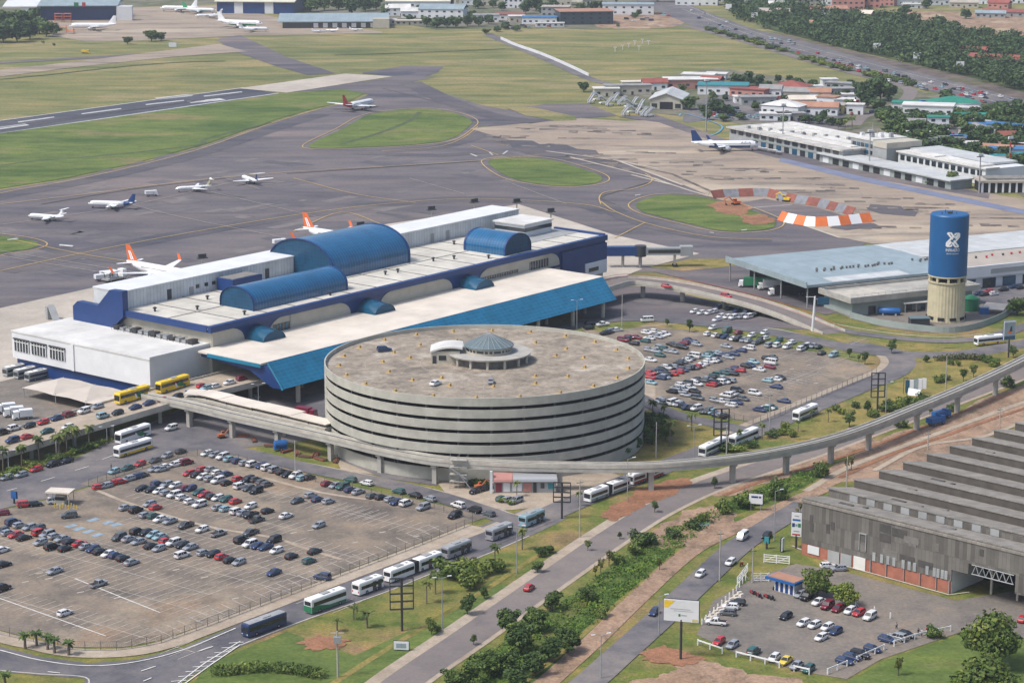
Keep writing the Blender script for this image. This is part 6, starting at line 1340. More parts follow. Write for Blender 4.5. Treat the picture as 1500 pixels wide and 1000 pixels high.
# boarding stairs parked in a cluster
def stairs(px,py,h,lab):
    x,y=G(px,py); t=thing('boarding_stairs',lab,'boarding stairs',(x,y,.4),rad(h),'boarding stairs parked together')
    m=MB(); m.box(-3,3.2,-1,1,.5,1.1); m.build('truck_base','white_paint',t)
    m=MB(); m.extr([(-3.4,1.1),(2.4,4.6),(3.8,4.6),(3.8,4.3),(2.4,4.2),(-3.0,1.1)],'y',-.9,.9); m.build('steps','wall_grey',t)
    for s in (1,-1): m=MB(); m.extr([(-3.4,1.2),(2.4,4.7),(3.8,4.7),(3.8,5.6),(2.4,5.6),(-3.4,2.1)],'y',s*.9-.05,s*.9+.05); m.build('side_panel','white_paint',t)
    for X in (-2.2,2.4):
        for s in (1,-1): m=MB(); m.tube((X,s*.75,.4),(X,s*1.02,.4),.4,n=10); m.build('wheel','tyre',t)
rs=random.Random(12)
for i,(px,py) in enumerate(((866,152),(875,148),(884,153),(893,156),(902,150),(911,155),(921,158),(930,156),(925,166),(936,168),(944,171),(951,172),(917,170),(940,160))): stairs(px,py,rs.choice((40,50,220,60)),f"white aircraft boarding stairs beside the gable hangar, {nth(i+1)} of the cluster by position")
for i,(px,py) in enumerate(((1113,222),(1120,223),(1128,225),(1135,226),(1141,228))):
    x,y=G(px,py); t=thing('baggage_cart',f"low baggage cart ahead of the blue-tailed airliner, {nth(i+1)} from left",'cart',(x,y,.3),rad(-30),'baggage carts'); m=MB(); m.box(-1.5,1.5,-.8,.8,.5,.8); m.build('bed','steel_dark',t); m=MB(); m.box(-1.4,1.4,-.75,.75,1.9,2.05); m.build('canopy','wall_white',t)
    for X in (-1.3,1.3):
        for Y in (-.7,.7): m=MB(); m.tube((X,Y,.8),(X,Y,1.9),.06,n=4); m.build('post','steel_grey',t)
# ramp equipment by the terminal end
x,y=G(168,412); t=thing('loader','grey and white cargo loader standing under the wing of the left orange-tailed airliner','loader',(x,y,.3),TA)
m=MB(); m.box(-5,5,-2,2,.8,1.4); m.build('chassis','steel_grey',t); m=MB(); m.box(-4,1,-1.9,1.9,3.6,4.1); m.build('platform','white_paint',t); m=MB(); m.box(3,5,-1.5,1.5,1.4,4.2); m.build('cab','white_paint',t)
for X in (-3.5,.5): m=MB(); m.tube((X,-1.6,1.4),(X-.5,-1.6,3.6),.15,n=5); m.tube((X,1.6,1.4),(X-.5,1.6,3.6),.15,n=5); m.build('lift_strut','steel_dark',t)
wheels(t,(-3.5,3.5),1.8,.6)
for i,(px,py) in enumerate(((150,412),(158,407),(410,360))): truck(f"small white ramp vehicle behind the terminal roof, {nth(i+1)} from left",px,py,30,'white_paint','wall_white',6,2.6,'ramp vehicles','ramp_truck')
x,y=G(74,468); t=thing('boarding_stairs','grey covered boarding stairs standing alone behind the white wing','boarding stairs',(x,y,.3),rad(-60)); m=MB(); m.box(-1,1.2,-1.4,1.4,.2,4.6); m.build('tower','steel_grey',t); m=MB(); m.extr([(1.2,4.6),(6.5,.4),(7,.4),(7,.9),(1.2,5.4)],'y',-1.2,1.2); m.build('steps','wall_grey',t); m=MB(); m.box(-1.05,-.98,-1,1,1,4); m.build('window','dark_glass',t)
# ================================================================ vegetation
leafmat('leaf_mid',(.055,.088,.02),(.10,.148,.034),(.165,.195,.06)); leafmat('leaf_dark',(.036,.07,.024),(.068,.112,.034),(.12,.155,.052)); leafmat('leaf_far',(.034,.068,.03),(.06,.105,.042),(.098,.138,.056)); leafmat('leaf_palm',(.05,.08,.02),(.085,.115,.035),(.15,.15,.06)); leafmat('leaf_olive',(.06,.07,.02),(.10,.11,.03),(.16,.15,.05)); leafmat('leaf_bright',(.05,.10,.018),(.085,.155,.028),(.13,.19,.05))
solid('bark',(.09,.07,.052),.9,var=.3,scale=2); solid('palm_bark',(.15,.125,.095),.9,var=.3,scale=2)
def leaves(name,mat,lobes,n,size,parent=None,seed=1,flat=.3):
    "lobes: (x,y,z,rx,ry,rz); n leaf clumps spread through the lobes' volume, denser to the outside"
    r=np.random.RandomState(seed); w_=np.array([l[3]*l[4]*l[5] for l in lobes])**.75; w_/=w_.sum()
    k=r.choice(len(lobes),n,p=w_); L=np.array(lobes)[k]
    d=r.normal(size=(n,3)); d/=np.linalg.norm(d,axis=1)[:,None]; rr=np.clip(.45+.62*r.rand(n)**.55,0,1.05)+r.normal(0,.05,n)
    p=L[:,:3]+d*L[:,3:6]*rr[:,None]
    nn=d*.75+r.normal(size=(n,3))*.55+np.array([0,0,flat]); nn/=np.linalg.norm(nn,axis=1)[:,None]
    a=np.cross(nn,r.normal(size=(n,3))); a/=np.linalg.norm(a,axis=1)[:,None]; b=np.cross(nn,a)
    s=size*(.55+.9*r.rand(n))[:,None]; t=s*(.5+.5*r.rand(n))[:,None]
    V=np.empty((n,4,3)); V[:,0]=p-a*s; V[:,1]=p-b*t*.8+a*s*.1; V[:,2]=p+a*s; V[:,3]=p+b*t+a*s*.15; V=V.reshape(-1,3)
    me=bpy.data.meshes.new(name); me.vertices.add(n*4); me.vertices.foreach_set('co',V.ravel()); me.loops.add(n*4); me.loops.foreach_set('vertex_index',np.arange(n*4,dtype=np.int32)); me.polygons.add(n); me.polygons.foreach_set('loop_start',np.arange(0,n*4,4,dtype=np.int32)); me.materials.append(MATS[mat]); me.update(calc_edges=True)
    o=bpy.data.objects.new(name,me); COL.objects.link(o)
    if parent: o.parent=parent
    return o
def crown_lobes(rv,w,h,z0,n):
    L=[(0,0,z0+(h-z0)*.55,w*.33,w*.33,(h-z0)*.42)]
    for i in range(n):
        a=2*PI*i/n+rv.uniform(-.4,.4); rr=w*rv.uniform(.18,.34); q=w*rv.uniform(.16,.26)
        L.append((rr*math.cos(a)*1.08,rr*math.sin(a)*1.08,z0+(h-z0)*rv.uniform(.22,.88),q*rv.uniform(.7,1.15),q*rv.uniform(.7,1.15),q*rv.uniform(.5,.95)))
    return L
TP_={}
def tree_proto(key,w,h,z0,n,size,mat,lob=7,trunk=True,seed=1,name='tree'):
    rv=random.Random(seed); t=thing(name,'prototype plant to be removed','tree')
    L=crown_lobes(rv,w,h,z0,lob); leaves('crown',mat,L,n,size,t,seed)
    if trunk:
        m=MB(); r=max(.09,h*.028); m.tube((0,0,-.1),(rv.uniform(-.1,.1)*w*.2,rv.uniform(-.1,.1)*w*.2,z0+(h-z0)*.3),r,r*.65,7)
        for l in L[1:5]: m.tube((0,0,z0*.8),(l[0]*.8,l[1]*.8,l[2]),r*.5,r*.18,5)
        m.build('trunk','bark',t)
    TP_[key]=t; return t
# all prototypes are about 1:1 for a 8 m tree; copies are scaled
for i in range(4): tree_proto('big%d'%i,9,8,1.4,2200,.36,'leaf_mid',9,seed=10+i)
for i in range(3): tree_proto('dark%d'%i,7,8,.9,1600,.36,'leaf_dark',8,seed=20+i)
for i in range(4): tree_proto('far%d'%i,9,8,.6,700,.66,'leaf_far',8,seed=30+i)
for i in range(2): tree_proto('top%d'%i,3.6,5,1.3,420,.26,'leaf_dark',5,seed=40+i)
for i in range(2): tree_proto('sap%d'%i,2.6,5,1.6,150,.27,'leaf_olive',5,seed=45+i)
for i in range(3): tree_proto('bush%d'%i,5,3,.1,620,.30,'leaf_mid' if i else 'leaf_dark',7,False,seed=50+i,name='shrub')
tree_proto('vase',8,8,1.2,3600,.27,'leaf_mid',16,seed=61)
def palm_proto(key,h,fl,nf,seed,droop=1.0,trunk_r=.17,mat='leaf_palm'):
    rv=random.Random(seed); t=thing('palm','prototype plant to be removed','palm'); m=MB()
    for i in range(nf):
        a=2*PI*i/nf*2.4+rv.uniform(-.3,.3); up=rv.uniform(.0,1.1); ln=fl*rv.uniform(.8,1.1); pts=[]
        for k in range(7):
            s=k/6; rr=ln*s*(.92-.25*s*droop*(1-up*.4)); z=h+ln*(up*s*.75-droop*s*s*(.85-.2*up)); pts.append((rr*math.cos(a),rr*math.sin(a),z))
        nx,ny=-math.sin(a),math.cos(a)
        for k in range(6):
            wa=fl*.17*(math.sin(PI*min(1,(k+.6)/6.6))**.6); wb=fl*.17*(math.sin(PI*min(1,(k+1.6)/6.6))**.6 if k<5 else .1)
            p,q=pts[k],pts[k+1]
            for s in (1,-1):
                m.face([p,q,(q[0]+nx*s*wb,q[1]+ny*s*wb,q[2]-wb*.55),(p[0]+nx*s*wa,p[1]+ny*s*wa,p[2]-wa*.55)])
    m.build('crown',mat,t)
    m=MB(); bx=rv.uniform(-.2,.2); rings=[]
    for k in range(7):
        s=k/6; r=trunk_r*(1.35-.5*s); rings.append([(bx*s*s+r*math.cos(2*PI*i/8),r*math.sin(2*PI*i/8),-.1+(h+.1)*s) for i in range(8)])
    m.loft(rings); m.build('trunk','palm_bark',t); TP_[key]=t
palm_proto('palmA',6.5,2.6,18,1); palm_proto('palmB',6.0,2.9,20,2,1.15); palm_proto('date',2.8,1.7,26,3,.7,.24,'leaf_dark'); palm_proto('young',2.8,1.9,11,4,.6,.15)
PH={'palmA':8.0,'palmB':7.4,'date':4.6,'young':4.3}
rp_=random.Random(77); PLANTS=[]
def plants(kinds,zone,noun,cat,txt,group):
    for q in txt.split():
        v=[float(k) for k in q.split(',')]; PLANTS.append((rp_.choice(kinds.split()),v[0],v[1],v[2],v[3] if len(v)>3 else None,zone,noun,cat,group))
D_='dark0 dark1 dark2'; Bg='big0 big1 big2 big3'; Fa='far0 far1 far2 far3'; Bu='bush0 bush1 bush2'
# px,py of the base, height m, optional crown width m
plants('vase','','huge bright green tree at the bottom right corner, beside the factory yard','tree','1452,978,13,13.5','tall trees bottom right')
plants('vase','','wide bright green crown cut by the bottom edge, lower right','tree','1442,1028,9.5,15','tall trees bottom right')
plants(Bg,'over the parked cars of the factory yard','green tree','tree','1197,874,6.2,8 1238,889,5.2,6.5','yard trees')
plants('bush0','','round clipped dark shrub beside white posts on the lawn','shrub','1367,934,2.3,3.4',None) if False else None
plants('bush0','on the lawn by the white posts','dark clipped shrub','shrub','1367,934,2.4,4','lawn plants'); plants('sap0','on the lawn by the white posts','small young tree','tree','1316,990,4.2','lawn plants')
plants(D_,'along the weedy ditch','dark bushy tree','tree','809,895,4.6,4.6 785,926,5.6,6 745,930,5.5,6 762,958,6.6,7 832,957,5.4,6 805,968,4.6,6 862,881,3.4,4.4 690,1003,5.2,6 782,990,4.5,6 720,990,5,6.5 742,985,4.6,6 665,1010,4.5,6 758,1008,4,6','ditch trees')
plants('sap0 sap1','along the weedy ditch','thin young tree','tree','880,841,4 892,829,4.2 872,845,3 966,835,3 1247,688,4.2 1240,690,3.6 1172,752,3 1168,758,2.6','young trees by the ditch')
plants('top0 top1','along the boulevard','round dark topiary tree','tree','1047,716,3.4 959,751,3.2 861,807,2.8 908,790,2 694,945,2.6','boulevard trees')
plants(Bu,'on the ditch bank','green shrub','shrub','938,800,3.6,6 950,797,2.8,5 1138,732,5,5.6 1203,700,4.4,5 1090,745,3.5,5 1060,752,3,5 1100,738,3.4,6 1028,765,2.6,4 930,812,2.6,4 905,826,2.4,4 1015,775,2.4,4 985,788,2.2,4 880,905,2.4,4 700,975,2.6,5','ditch shrubs')
plants('young','on the lawn beside the bus queue','young palm','palm','518,908,4.6 538,919,5.4 494,925,4.2','lawn palms')
plants('palmA palmB','on the lawn beside the bus queue','feathery palm','palm','625,884,6.6 638,870,6.4 725,831,6.6 765,805,6.2','lawn palms')
plants('bush1 bush2','on the lawn beside the bus queue','spreading shrub','shrub','662,846,4,8 680,852,4.4,8 690,862,3.6,6 705,843,3.2,6 729,838,2.8,4.4 690,840,3,5','lawn shrubs')
plants('dark0 dark1','on the lawn by the boulevard','slim dark tree','tree','685,900,4.6,3.6 632,930,4,2.6 709,877,3,2.4 640,925,1.6,2.4 787,838,2.6,3.4 793,815,2.4,3.4 805,810,2,3','lawn trees')
plants('date','at the near edge of the left car park','short dark date palm','palm','37,950,5.2 54,946,4.8 70,952,5 80,957,5.2 101,960,4.8 8,1008,5','car park palms')
plants('palmA palmB','below the upper road at far left','tall drooping palm','palm','57,675,8.2 87,675,9 32,684,7.2 5,692,8.4 108,662,8.6 131,656,7.6 98,664,8','street palms')
plants(Bu,'below the upper road at far left','green hedge shrub','shrub','20,694,2,5 50,684,1.8,5 80,674,1.8,5 110,664,1.8,5 135,656,1.6,5 5,701,1.8,5','street shrubs')
plants('palmA palmB','right of the round garage','tall palm','palm','956,612,6.2 972,617,5.6 981,654,9 1013,632,6.4','garage palms')
plants(D_+' big0 big1','right of the round garage','dense dark shrub tree','tree','943,648,6,5 930,660,4.8,5 962,640,6,5 955,628,5,4.6 968,634,5.6,5 912,669,4.2,5.6 895,675,3.6,5 880,677,3.2,4.6 975,646,4.6,5 948,634,6,5 925,652,4.4,4.6 955,652,4,5 868,680,2.6,4.4','garage shrubs')
plants('palmA young','beside the white buses right of the garage','small palm','palm','1083,653,5.6 1116,644,5.6 1169,633,4 1189,618,4.2 1213,619,5','verge palms')
plants('top0 top1','on the dry verge inside the guideway curve','small dark round tree','tree','1244,626,5.2 1271,607,4.4 1306,518,5 1267,534,4.2 1244,524,3.2 1426,553,4.2 1411,559,4.2 1484,525,4.6 1010,487,4.6 977,479,3 1362,608,3 1258,530,2.4','verge trees')
plants(Bu,'on the dry verge inside the guideway curve','low green shrub','shrub','1224,602,1.8,3 1233,607,1.8,3 1253,598,2,3 1300,603,3,6 1318,600,3,6 1335,596,3,6 1352,590,2.6,5 1280,612,2.4,4 1375,561,2,4 1385,557,2,4 1455,537,2.8,5 1445,531,2.4,4 1476,567,3,5 1392,602,2,3.4 1319,626,2.6,4.4 1357,531,2.4,2.4 1393,535,2,2.4 1404,537,2,2 1060,660,2,6 1080,662,2,6 1100,655,1.8,5 1130,640,2,4 1145,637,2,4 1150,630,2.4,3 1160,640,2,3','verge shrubs')
plants('big0 dark0','at the right edge beyond the water tower','broad green tree','tree','1490,462,6.6,9','right edge trees')
plants('palmA','beside the bus kiosk','slender palm','palm','757,728,5 848,742,4.6','kiosk palms')
plants('bush2 bush1','beside the bus kiosk','leafy shrub','shrub','690,712,2,4 708,712,1.6,4 736,736,1.4,3 749,739,1.2,3','kiosk shrubs')
plants(Fa,'among the rental lots','dark green tree','tree','855,135,6,8 1010,161,8,11 1048,166,8,12 1066,170,7,11 1030,166,5,8 1078,128,9,10 1095,126,10,11 1112,129,9,10 1125,134,7,9 1140,121,5,6 1157,121,5,6 1150,133,6,8 1170,131,7,9 1190,133,7,9 1205,150,5,6 1225,153,7,9 1247,128,5,7 1180,181,5,9 1200,182,5,9 1218,184,5,9 1232,186,5,8 1060,178,4,8 1085,176,4,8 1044,146,5,6 1062,148,4,5 1090,150,5,6 1106,162,5,7 1122,166,5,7 1136,158,4,5 1150,152,5,6 1166,154,4,5 1184,162,5,6 1196,152,5,6 1210,142,6,7 1222,136,5,6 1238,146,6,7 1246,160,6,8 1206,174,5,7 1172,172,4,6 1148,180,4,6 1036,176,5,7 978,146,4,5 1000,136,5,6 940,138,4,5 1142,134,5,6 1210,122,4,5','rental lot trees')
plants('palmB','among the rental lots','far slim palm','palm','1238,191,7 1248,189,8 1228,190,6','rental lot palms')
plants(Fa,'between the old terminal and the motorway','dark green tree','tree','1262,151,13.0,13.8 1276,149,14.3,15.0 1290,147,14.3,15.0 1301,149,11.7,12.5 1270,159,11.7,12.5 1386,156,10.4,13.8 1300,186,9.1,13.8 1315,192,10.4,13.8 1327,201,9.1,13.8 1341,199,9.1,12.5 1350,183,7.8,11.2 1363,201,7.8,11.2 1320,216,7.8,12.5 1345,223,7.8,12.5 1366,226,7.8,12.5 1390,233,7.8,12.5 1402,223,7.8,11.2 1411,191,9.1,11.2 1421,184,7.8,10.0 1432,191,9.1,12.5 1441,206,7.8,11.2 1455,186,10.4,13.8 1466,193,9.1,12.5 1480,181,10.4,13.8 1491,196,10.4,13.8 1498,176,10.4,13.8 1461,216,7.8,11.2 1478,223,9.1,12.5 1441,236,7.8,12.5 1425,229,7.8,11.2 1411,236,7.8,11.2 1496,216,10.4,13.8 1452,252,7.8,12.5 1495,248,7.8,11.2 1315,175,6.5,10.0 1340,176,6.5,8.8 1372,183,7.8,10.0 1398,186,7.8,10.0 1330,186,7.8,11.2 1308,198,9.1,12.5 1334,212,7.8,12.5 1356,212,7.8,12.5 1376,206,9.1,12.5 1380,222,7.8,11.2 1418,205,9.1,12.5 1428,216,9.1,12.5 1448,222,9.1,12.5 1470,206,9.1,12.5 1486,208,9.1,12.5 1468,236,7.8,11.2 1484,248,7.8,11.2 1434,246,7.8,12.5 1416,247,6.5,11.2 1400,243,6.5,11.2 1380,240,6.5,11.2 1360,238,6.5,10.0 1446,172,7.8,11.2 1470,172,9.1,12.5 1490,168,9.1,12.5 1405,175,6.5,10.0 1425,172,6.5,10.0 1460,164,6.5,10.0 1345,168,5.2,8.8 1300,172,6.5,10.0 1285,165,7.8,11.2 1290,178,7.8,11.2','motorway side trees')
plants('big2 big3','before the old terminal','round green tree','tree','1393,273,6.4,8 1421,262,4.6,5.4 1462,261,7,11 1330,259,2.8,4.4 1345,266,3,5 1362,271,3,5 1376,272,3,4','old terminal trees')
plants(Fa,'at the top left corner','large dark tree','tree','-12,62,15,21 5,63,15,21 25,62,16,22 44,58,15,20 10,47,17,22 34,44,16,21 68,54,12,16 58,50,14,18 79,51,10,13 -10,42,18,22 48,40,15,18 18,54,15,20','corner trees')
plants('big1 dark1','on the grass below the far hangars','lone green tree','tree','187,65,6,9 222,61,9,11 236,60,7,9 63,64,2,3 79,68,2.4,3','field trees')
plants(Fa,'in the distant town','hazy green tree','tree','442,14,12,15 455,18,12,16 475,16,13,17 496,15,12,16 515,21,12,16 535,17,13,17 551,15,12,15 566,23,11,14 428,8,12,15 462,6,13,17 500,5,13,17 530,5,12,16 625,39,8,12 640,41,9,13 655,41,8,12 668,41,9,13 685,39,9,13 701,39,8,12 716,36,8,11 740,43,6,10 756,46,5,9 600,33,6,9 615,19,7,10 770,21,12,14 785,17,13,15 796,23,11,14 850,19,9,12 870,17,9,12 886,17,9,12 896,21,8,10 700,13,9,12 660,9,8,11 722,12,8,10 735,16,8,10 575,10,9,12 640,10,8,11 810,10,8,11 905,40,3,4 930,27,5,6 935,24,6,6 690,30,8,11 712,50,4,8 728,47,5,8 1325,22,9,12 1357,13,12,9 1415,28,9,11 1450,50,5,8','town trees')
plants('bush0 bush1 bush2','on the motorway median','grey-green shrub','shrub','1040,45,3,12 1055,50,3.4,14 1070,54,3,12 1085,58,3.4,14 1100,62,3.4,14 1112,66,3.4,12 1130,72,3.4,14 1145,76,3,12 1182,88,3.4,14 1196,92,3.4,14 1208,96,3,12 1225,100,3,12 1240,104,3,12 1275,112,3.6,14 1290,116,3.6,14 1308,119,3.6,14 1320,121,3.4,12 1334,126,3.4,9','median shrubs')
PG={}
for p in PLANTS: PG.setdefault((p[6],p[5]),[]).append(p)
for (noun,zone),L in PG.items():
    L.sort(key=lambda p:p[1])
    for i,(k,px,py,h,wd,zone,noun,cat,grp) in enumerate([(p[0],p[1],p[2],p[3],p[4],p[5],p[6],p[7],p[8]) for p in L]):
        if not zone: lab=noun; nm='tree'
        else:
            lab=(f"{noun} {zone}, {nth(i+1)} from left" if len(L)>1 else f"{noun} {zone}"); nm={'palm':'palm_tree','shrub':'shrub'}.get(cat,'tree')
        pr=TP_[k]; base={'top':5,'sap':5,'bus':3}.get(k[:3],8) if k not in PH else PH[k]; bw={'big':9,'dar':7,'far':9,'top':3.6,'sap':2.6,'bus':5,'vas':8}.get(k[:3])
        s=h/base; sw=(wd/bw if wd and bw else s); x,y=G(px,py)
        o=dup(pr,(x,y,.1),rp_.uniform(0,6.28),lab,grp,(sw*rp_.uniform(.93,1.07),sw*rp_.uniform(.93,1.07),s),cat); o.name=nm
for t in TP_.values(): drop(t)
LABELS.pop('prototype plant to be removed',None)
def in_poly(poly,n,seed):
    r=random.Random(seed); xs=[p[0] for p in poly]; ys=[p[1] for p in poly]; out=[]
    while len(out)<n:
        x,y=r.uniform(min(xs),max(xs)),r.uniform(min(ys),max(ys)); c=False; j=len(poly)-1
        for i in range(len(poly)):
            if (poly[i][1]>y)!=(poly[j][1]>y) and x<(poly[j][0]-poly[i][0])*(y-poly[i][1])/(poly[j][1]-poly[i][1])+poly[i][0]: c=not c
            j=i
        if c: out.append((x,y))
    return out
rw=random.Random(91); LB=[]
for poly,n in (('1060,0 1160,12 1235,26 1300,28 1340,34 1420,50 1500,62 1750,110 1750,200 1500,137 1430,117 1350,98 1260,78 1180,58 1120,43 1080,30',1700),('1340,-20 1480,-14 1500,4 1400,4',60),('1060,-24 1300,-24 1300,0 1200,12 1060,6',160)):
    for x,y in in_poly(P2(poly),n,n):
        r=rw.uniform(3.5,6.5); h=rw.uniform(4,10.5); LB.append((x,y,h*.6,r,r,h*.42)); LB.append((x+rw.uniform(-3,3),y+rw.uniform(-3,3),h*.85,r*.6,r*.6,h*.25))
o=stuff(leaves('wood','leaf_far',LB,120000,1.05,seed=5)); tag(o,'dense dark green wood between the motorway and the top right corner','wood')
rz_=random.Random(6); gp_=[(x,y,.15,rz_.uniform(.8,1.7),rz_.uniform(.8,1.7),rz_.choice((.3,.4,.5,.9,1.3))) for x,y in in_poly(P2('660,1010 720,960 770,915 830,880 880,845 940,800 985,772 1045,748 1110,718 1170,694 1205,694 1170,716 1100,742 1050,760 1010,790 945,850 900,885 830,945 740,1010'),900,3)]
o=stuff(leaves('ditch_plants','leaf_bright',gp_,21000,.25,seed=9)); tag(o,'rank green plants filling the ditch beside the dirt track','plants')
def hedge(name,label,s,wd,h,mat,n,seed):
    pts=smooth_open(P2(s),6); lob=[]
    for p in pts: lob.append((p[0],p[1],h*.5,wd/2,wd/2,h*.52))
    o=leaves(name,mat,lob,n,.26,seed=seed); tag(o,label,'hedge')
hedge('hedge','long dark hedge across the lawn at the bottom edge, lower left','318,988 345,985 380,982 420,984 450,988 468,992',4.2,2,'leaf_mid',2600,3)
hedge('hedge','clipped yellow-green hedge on the dry verge below the water tower','1374,529 1400,527 1425,527 1445,530',3.2,2.2,'leaf_olive',1500,4)
hedge('hedge','rough green hedge along the foot of the upper road, far left','-20,708 30,693 80,676 120,661 158,648',3.0,1.5,'leaf_mid',2600,6)
# ================================================================ poles, signs and small buildings
def pole_z(px,py,py2): return G(px,py)+(hgt(px,py,py2),)
LAMP=[(849,787,702,0),(757,840,772,2),(648,922,846,2),(880,994,930,2),(965,930,873,1),(1054,850,777,0),(1102,854,802,0),(1134,792,719,1),(1240,713,668,0),(1359,659,632,0),(1464,627,596,0),(1297,613,561,1),(1385,573,521,0),(961,671,618,0),(1016,674,624,2),(1064,667,622,0),(919,735,672,1),(13,693,661,2),(157,650,629,2),(83,671,632,0),(379,599,563,2),(845,482,440,2),(911,478,432,0),(1127,632,575,0),(803,692,640,0),(433,700,645,0),(578,690,645,0)]
LAMP.sort(); NL=0
for i,(px,py,top,kind) in enumerate(LAMP):
    x,y,h=pole_z(px,py,top); h=max(5,min(17,h)); nm='street_lamp' if kind else 'utility_pole'
    same=[l for l in LAMP if bool(l[3])==bool(kind)]
    t=thing(nm,f"{'slim street lamp with pale head' if kind else 'plain concrete utility pole'}, {nth(same.index((px,py,top,kind))+1)} from left in the photo",'street lamp' if kind else 'pole',(x,y,0),rad(20),'street lamps' if kind else 'utility poles')
    m=MB(); m.tube((0,0,0),(0,0,h),.16 if kind else .2,.09 if kind else .13,8); m.build('pole','concrete' if not kind else 'steel_grey',t)
    if kind:
        for s in ((1,) if kind==1 else (1,-1)):
            m=MB(); m.tube((0,0,h-.1),(s*1.5,0,h+.25),.06,n=5); a_=m.build('arm','steel_grey',t); m=MB(); m.loft([[(s*1.3,-.16,h+.2),(s*1.3,.16,h+.2),(s*1.3,.16,h+.36),(s*1.3,-.16,h+.36)],[(s*2.2,-.2,h+.26),(s*2.2,.2,h+.26),(s*2.2,.12,h+.42),(s*2.2,-.12,h+.42)]]); m.build('lamp_head','wall_white',a_)
    else:
        m=MB(); m.box(-.9,.9,-.06,.06,h-.9,h-.75); m.build('crossarm','brown_wood',t)
x,y,h=pole_z(495,992,924); t=thing('utility_pole','thick pole carrying a transformer above the lawn at the bottom edge','pole',(x,y,0)); m=MB(); m.tube((0,0,0),(0,0,h),.24,.17,8); m.build('pole','concrete',t); m=MB(); m.box(-.8,.8,-.5,.5,h-2.6,h-1.2); m.build('transformer','steel_grey',t); m=MB(); m.box(-1.4,1.4,-.08,.08,h-.5,h-.3); m.build('crossarm','wall_cream',t)
x,y,h=pole_z(1190,485,434); t=thing('signal_mast','pale slanting sign mast at the foot of the viaduct ramp','mast',(x,y,0)); m=MB(); m.tube((0,0,0),(.6,0,h),.5,.35,10); m.build('pole','wall_white',t); m=MB(); m.box(1.4,5.6,-.12,.12,h-3,h-.3); m.build('sign_panel','teal_glass',t); m=MB(); m.tube((.5,0,h-1),(5,0,h-1),.12); m.tube((-2.6,0,h-.2),(.6,0,h-.2),.1); m.build('arm','wall_white',t)
# floodlight masts
def mast(px,py,top,label,red=False,z=None):
    if z is None: x,y=G(px,py); h=hgt(px,py,top)
    else: x,y=G(px,top,z); h=z
    t=thing('floodlight_mast',label,'floodlight mast',(x,y,0),rad(30),'floodlight masts'); m=MB(); m.tube((0,0,0),(0,0,h),.42,.24,9); m.build('mast','steel_grey' if not z else 'wall_cream',t)
    if red:
        for k in range(3): m=MB(); m.tube((0,0,h*(.2+.27*k)),(0,0,h*(.32+.27*k)),.45,.42,9); m.build('red_band','red_paint',t)
    m=MB(); m.box(-1.5,1.5,-.3,.3,h-1.2,h); m.build('lamp_panel','steel_dark' if z else 'wall_white',t)
    m=MB(); m.box(-1.9,1.9,-.7,.7,h-1.6,h-1.3); m.build('platform','steel_dark',t)
mast(1034,192,116,'tall thin floodlight mast at the end of the blue painted line'); mast(1146,219,152,'tall floodlight mast before the left part of the old terminal'); mast(1273,250,190,'floodlight mast before the long apron shed'); mast(1434,284,225,'floodlight mast beside the small flat-roofed corner building'); mast(1478,258,200,'red and white banded mast at the right edge behind trees',True)
for i,(px,top) in enumerate(((296,372),(528,325),(632,302),(695,291),(757,291),(807,305))): mast(px,0,top,f"short floodlight mast behind the terminal gallery, {nth(i+1)} from left",z=25.5 if i<5 else 22)
# billboards
def board(nm,label,px,py,zb,zt,wd,rz,mat,frame=False,posts=1,lean=0,back='steel_dark',group=None,two=False):
    x,y=G(px,py); t=thing(nm,label,'billboard' if wd>3 else 'sign',(x,y,0),rad(rz),group)
    xs=[0] if posts==1 else [-wd*.36,wd*.36]
    for X in xs: m=MB(); m.tube((X,0,0),(X,0,zt if frame else zb+.4),.28 if posts==1 else .1,n=9); m.build('post','steel_dark' if posts==1 else 'steel_grey',t)
    if frame:
        for X in (-wd/2,wd/2): m=MB(); m.box(X-.1,X+.1,-.35,-.15,zb,zt); m.box(X-.1,X+.1,.15,.35,zb,zt); m.build('upright','steel_dark',t)
        n=4
        for k in range(n+1): z=zb+(zt-zb)*k/n; m=MB(); m.box(-wd/2,wd/2,-.35,-.18,z-.08,z+.08); m.box(-wd/2,wd/2,.18,.35,z-.08,z+.08); m.build('rail','steel_dark',t)
    else:
        m=MB(); m.box(-wd/2,wd/2,-.22,.05,zb,zt); m.build('poster',mat,t); m=MB(); m.box(-wd/2-.12,wd/2+.12,.05,.3,zb-.12,zt+.12); m.build('backing',back,t)
    return t
def flat(t,nm,mat,pts,y=-.24): m=MB(); m.face([(x,y,z) for x,z in pts]); return m.build(nm,mat,t)
R4=lambda x0,x1,z0,z1:[(x0,z0),(x1,z0),(x1,z1),(x0,z1)]
board('bare_billboard','tall black billboard frame without poster on the lawn beside the buses',589,924,5.2,12.4,5.2,8,None,True)
board('bare_billboard','bare black billboard frame at the corner of the bus kiosk',823,760,4.6,9.8,4.4,-6,None,True); board('bare_billboard','bare black billboard frame in front of the white buses',1056,661,4.8,12.6,4.4,10,None,True); board('bare_billboard','bare black billboard frame on the dry verge beside the guideway',1285,604,4.8,12.4,4.2,6,None,True)
t=board('billboard','white poster billboard with black frame above the factory yard corner',997,966,8.8,13.6,7.6,-14,'wall_white')
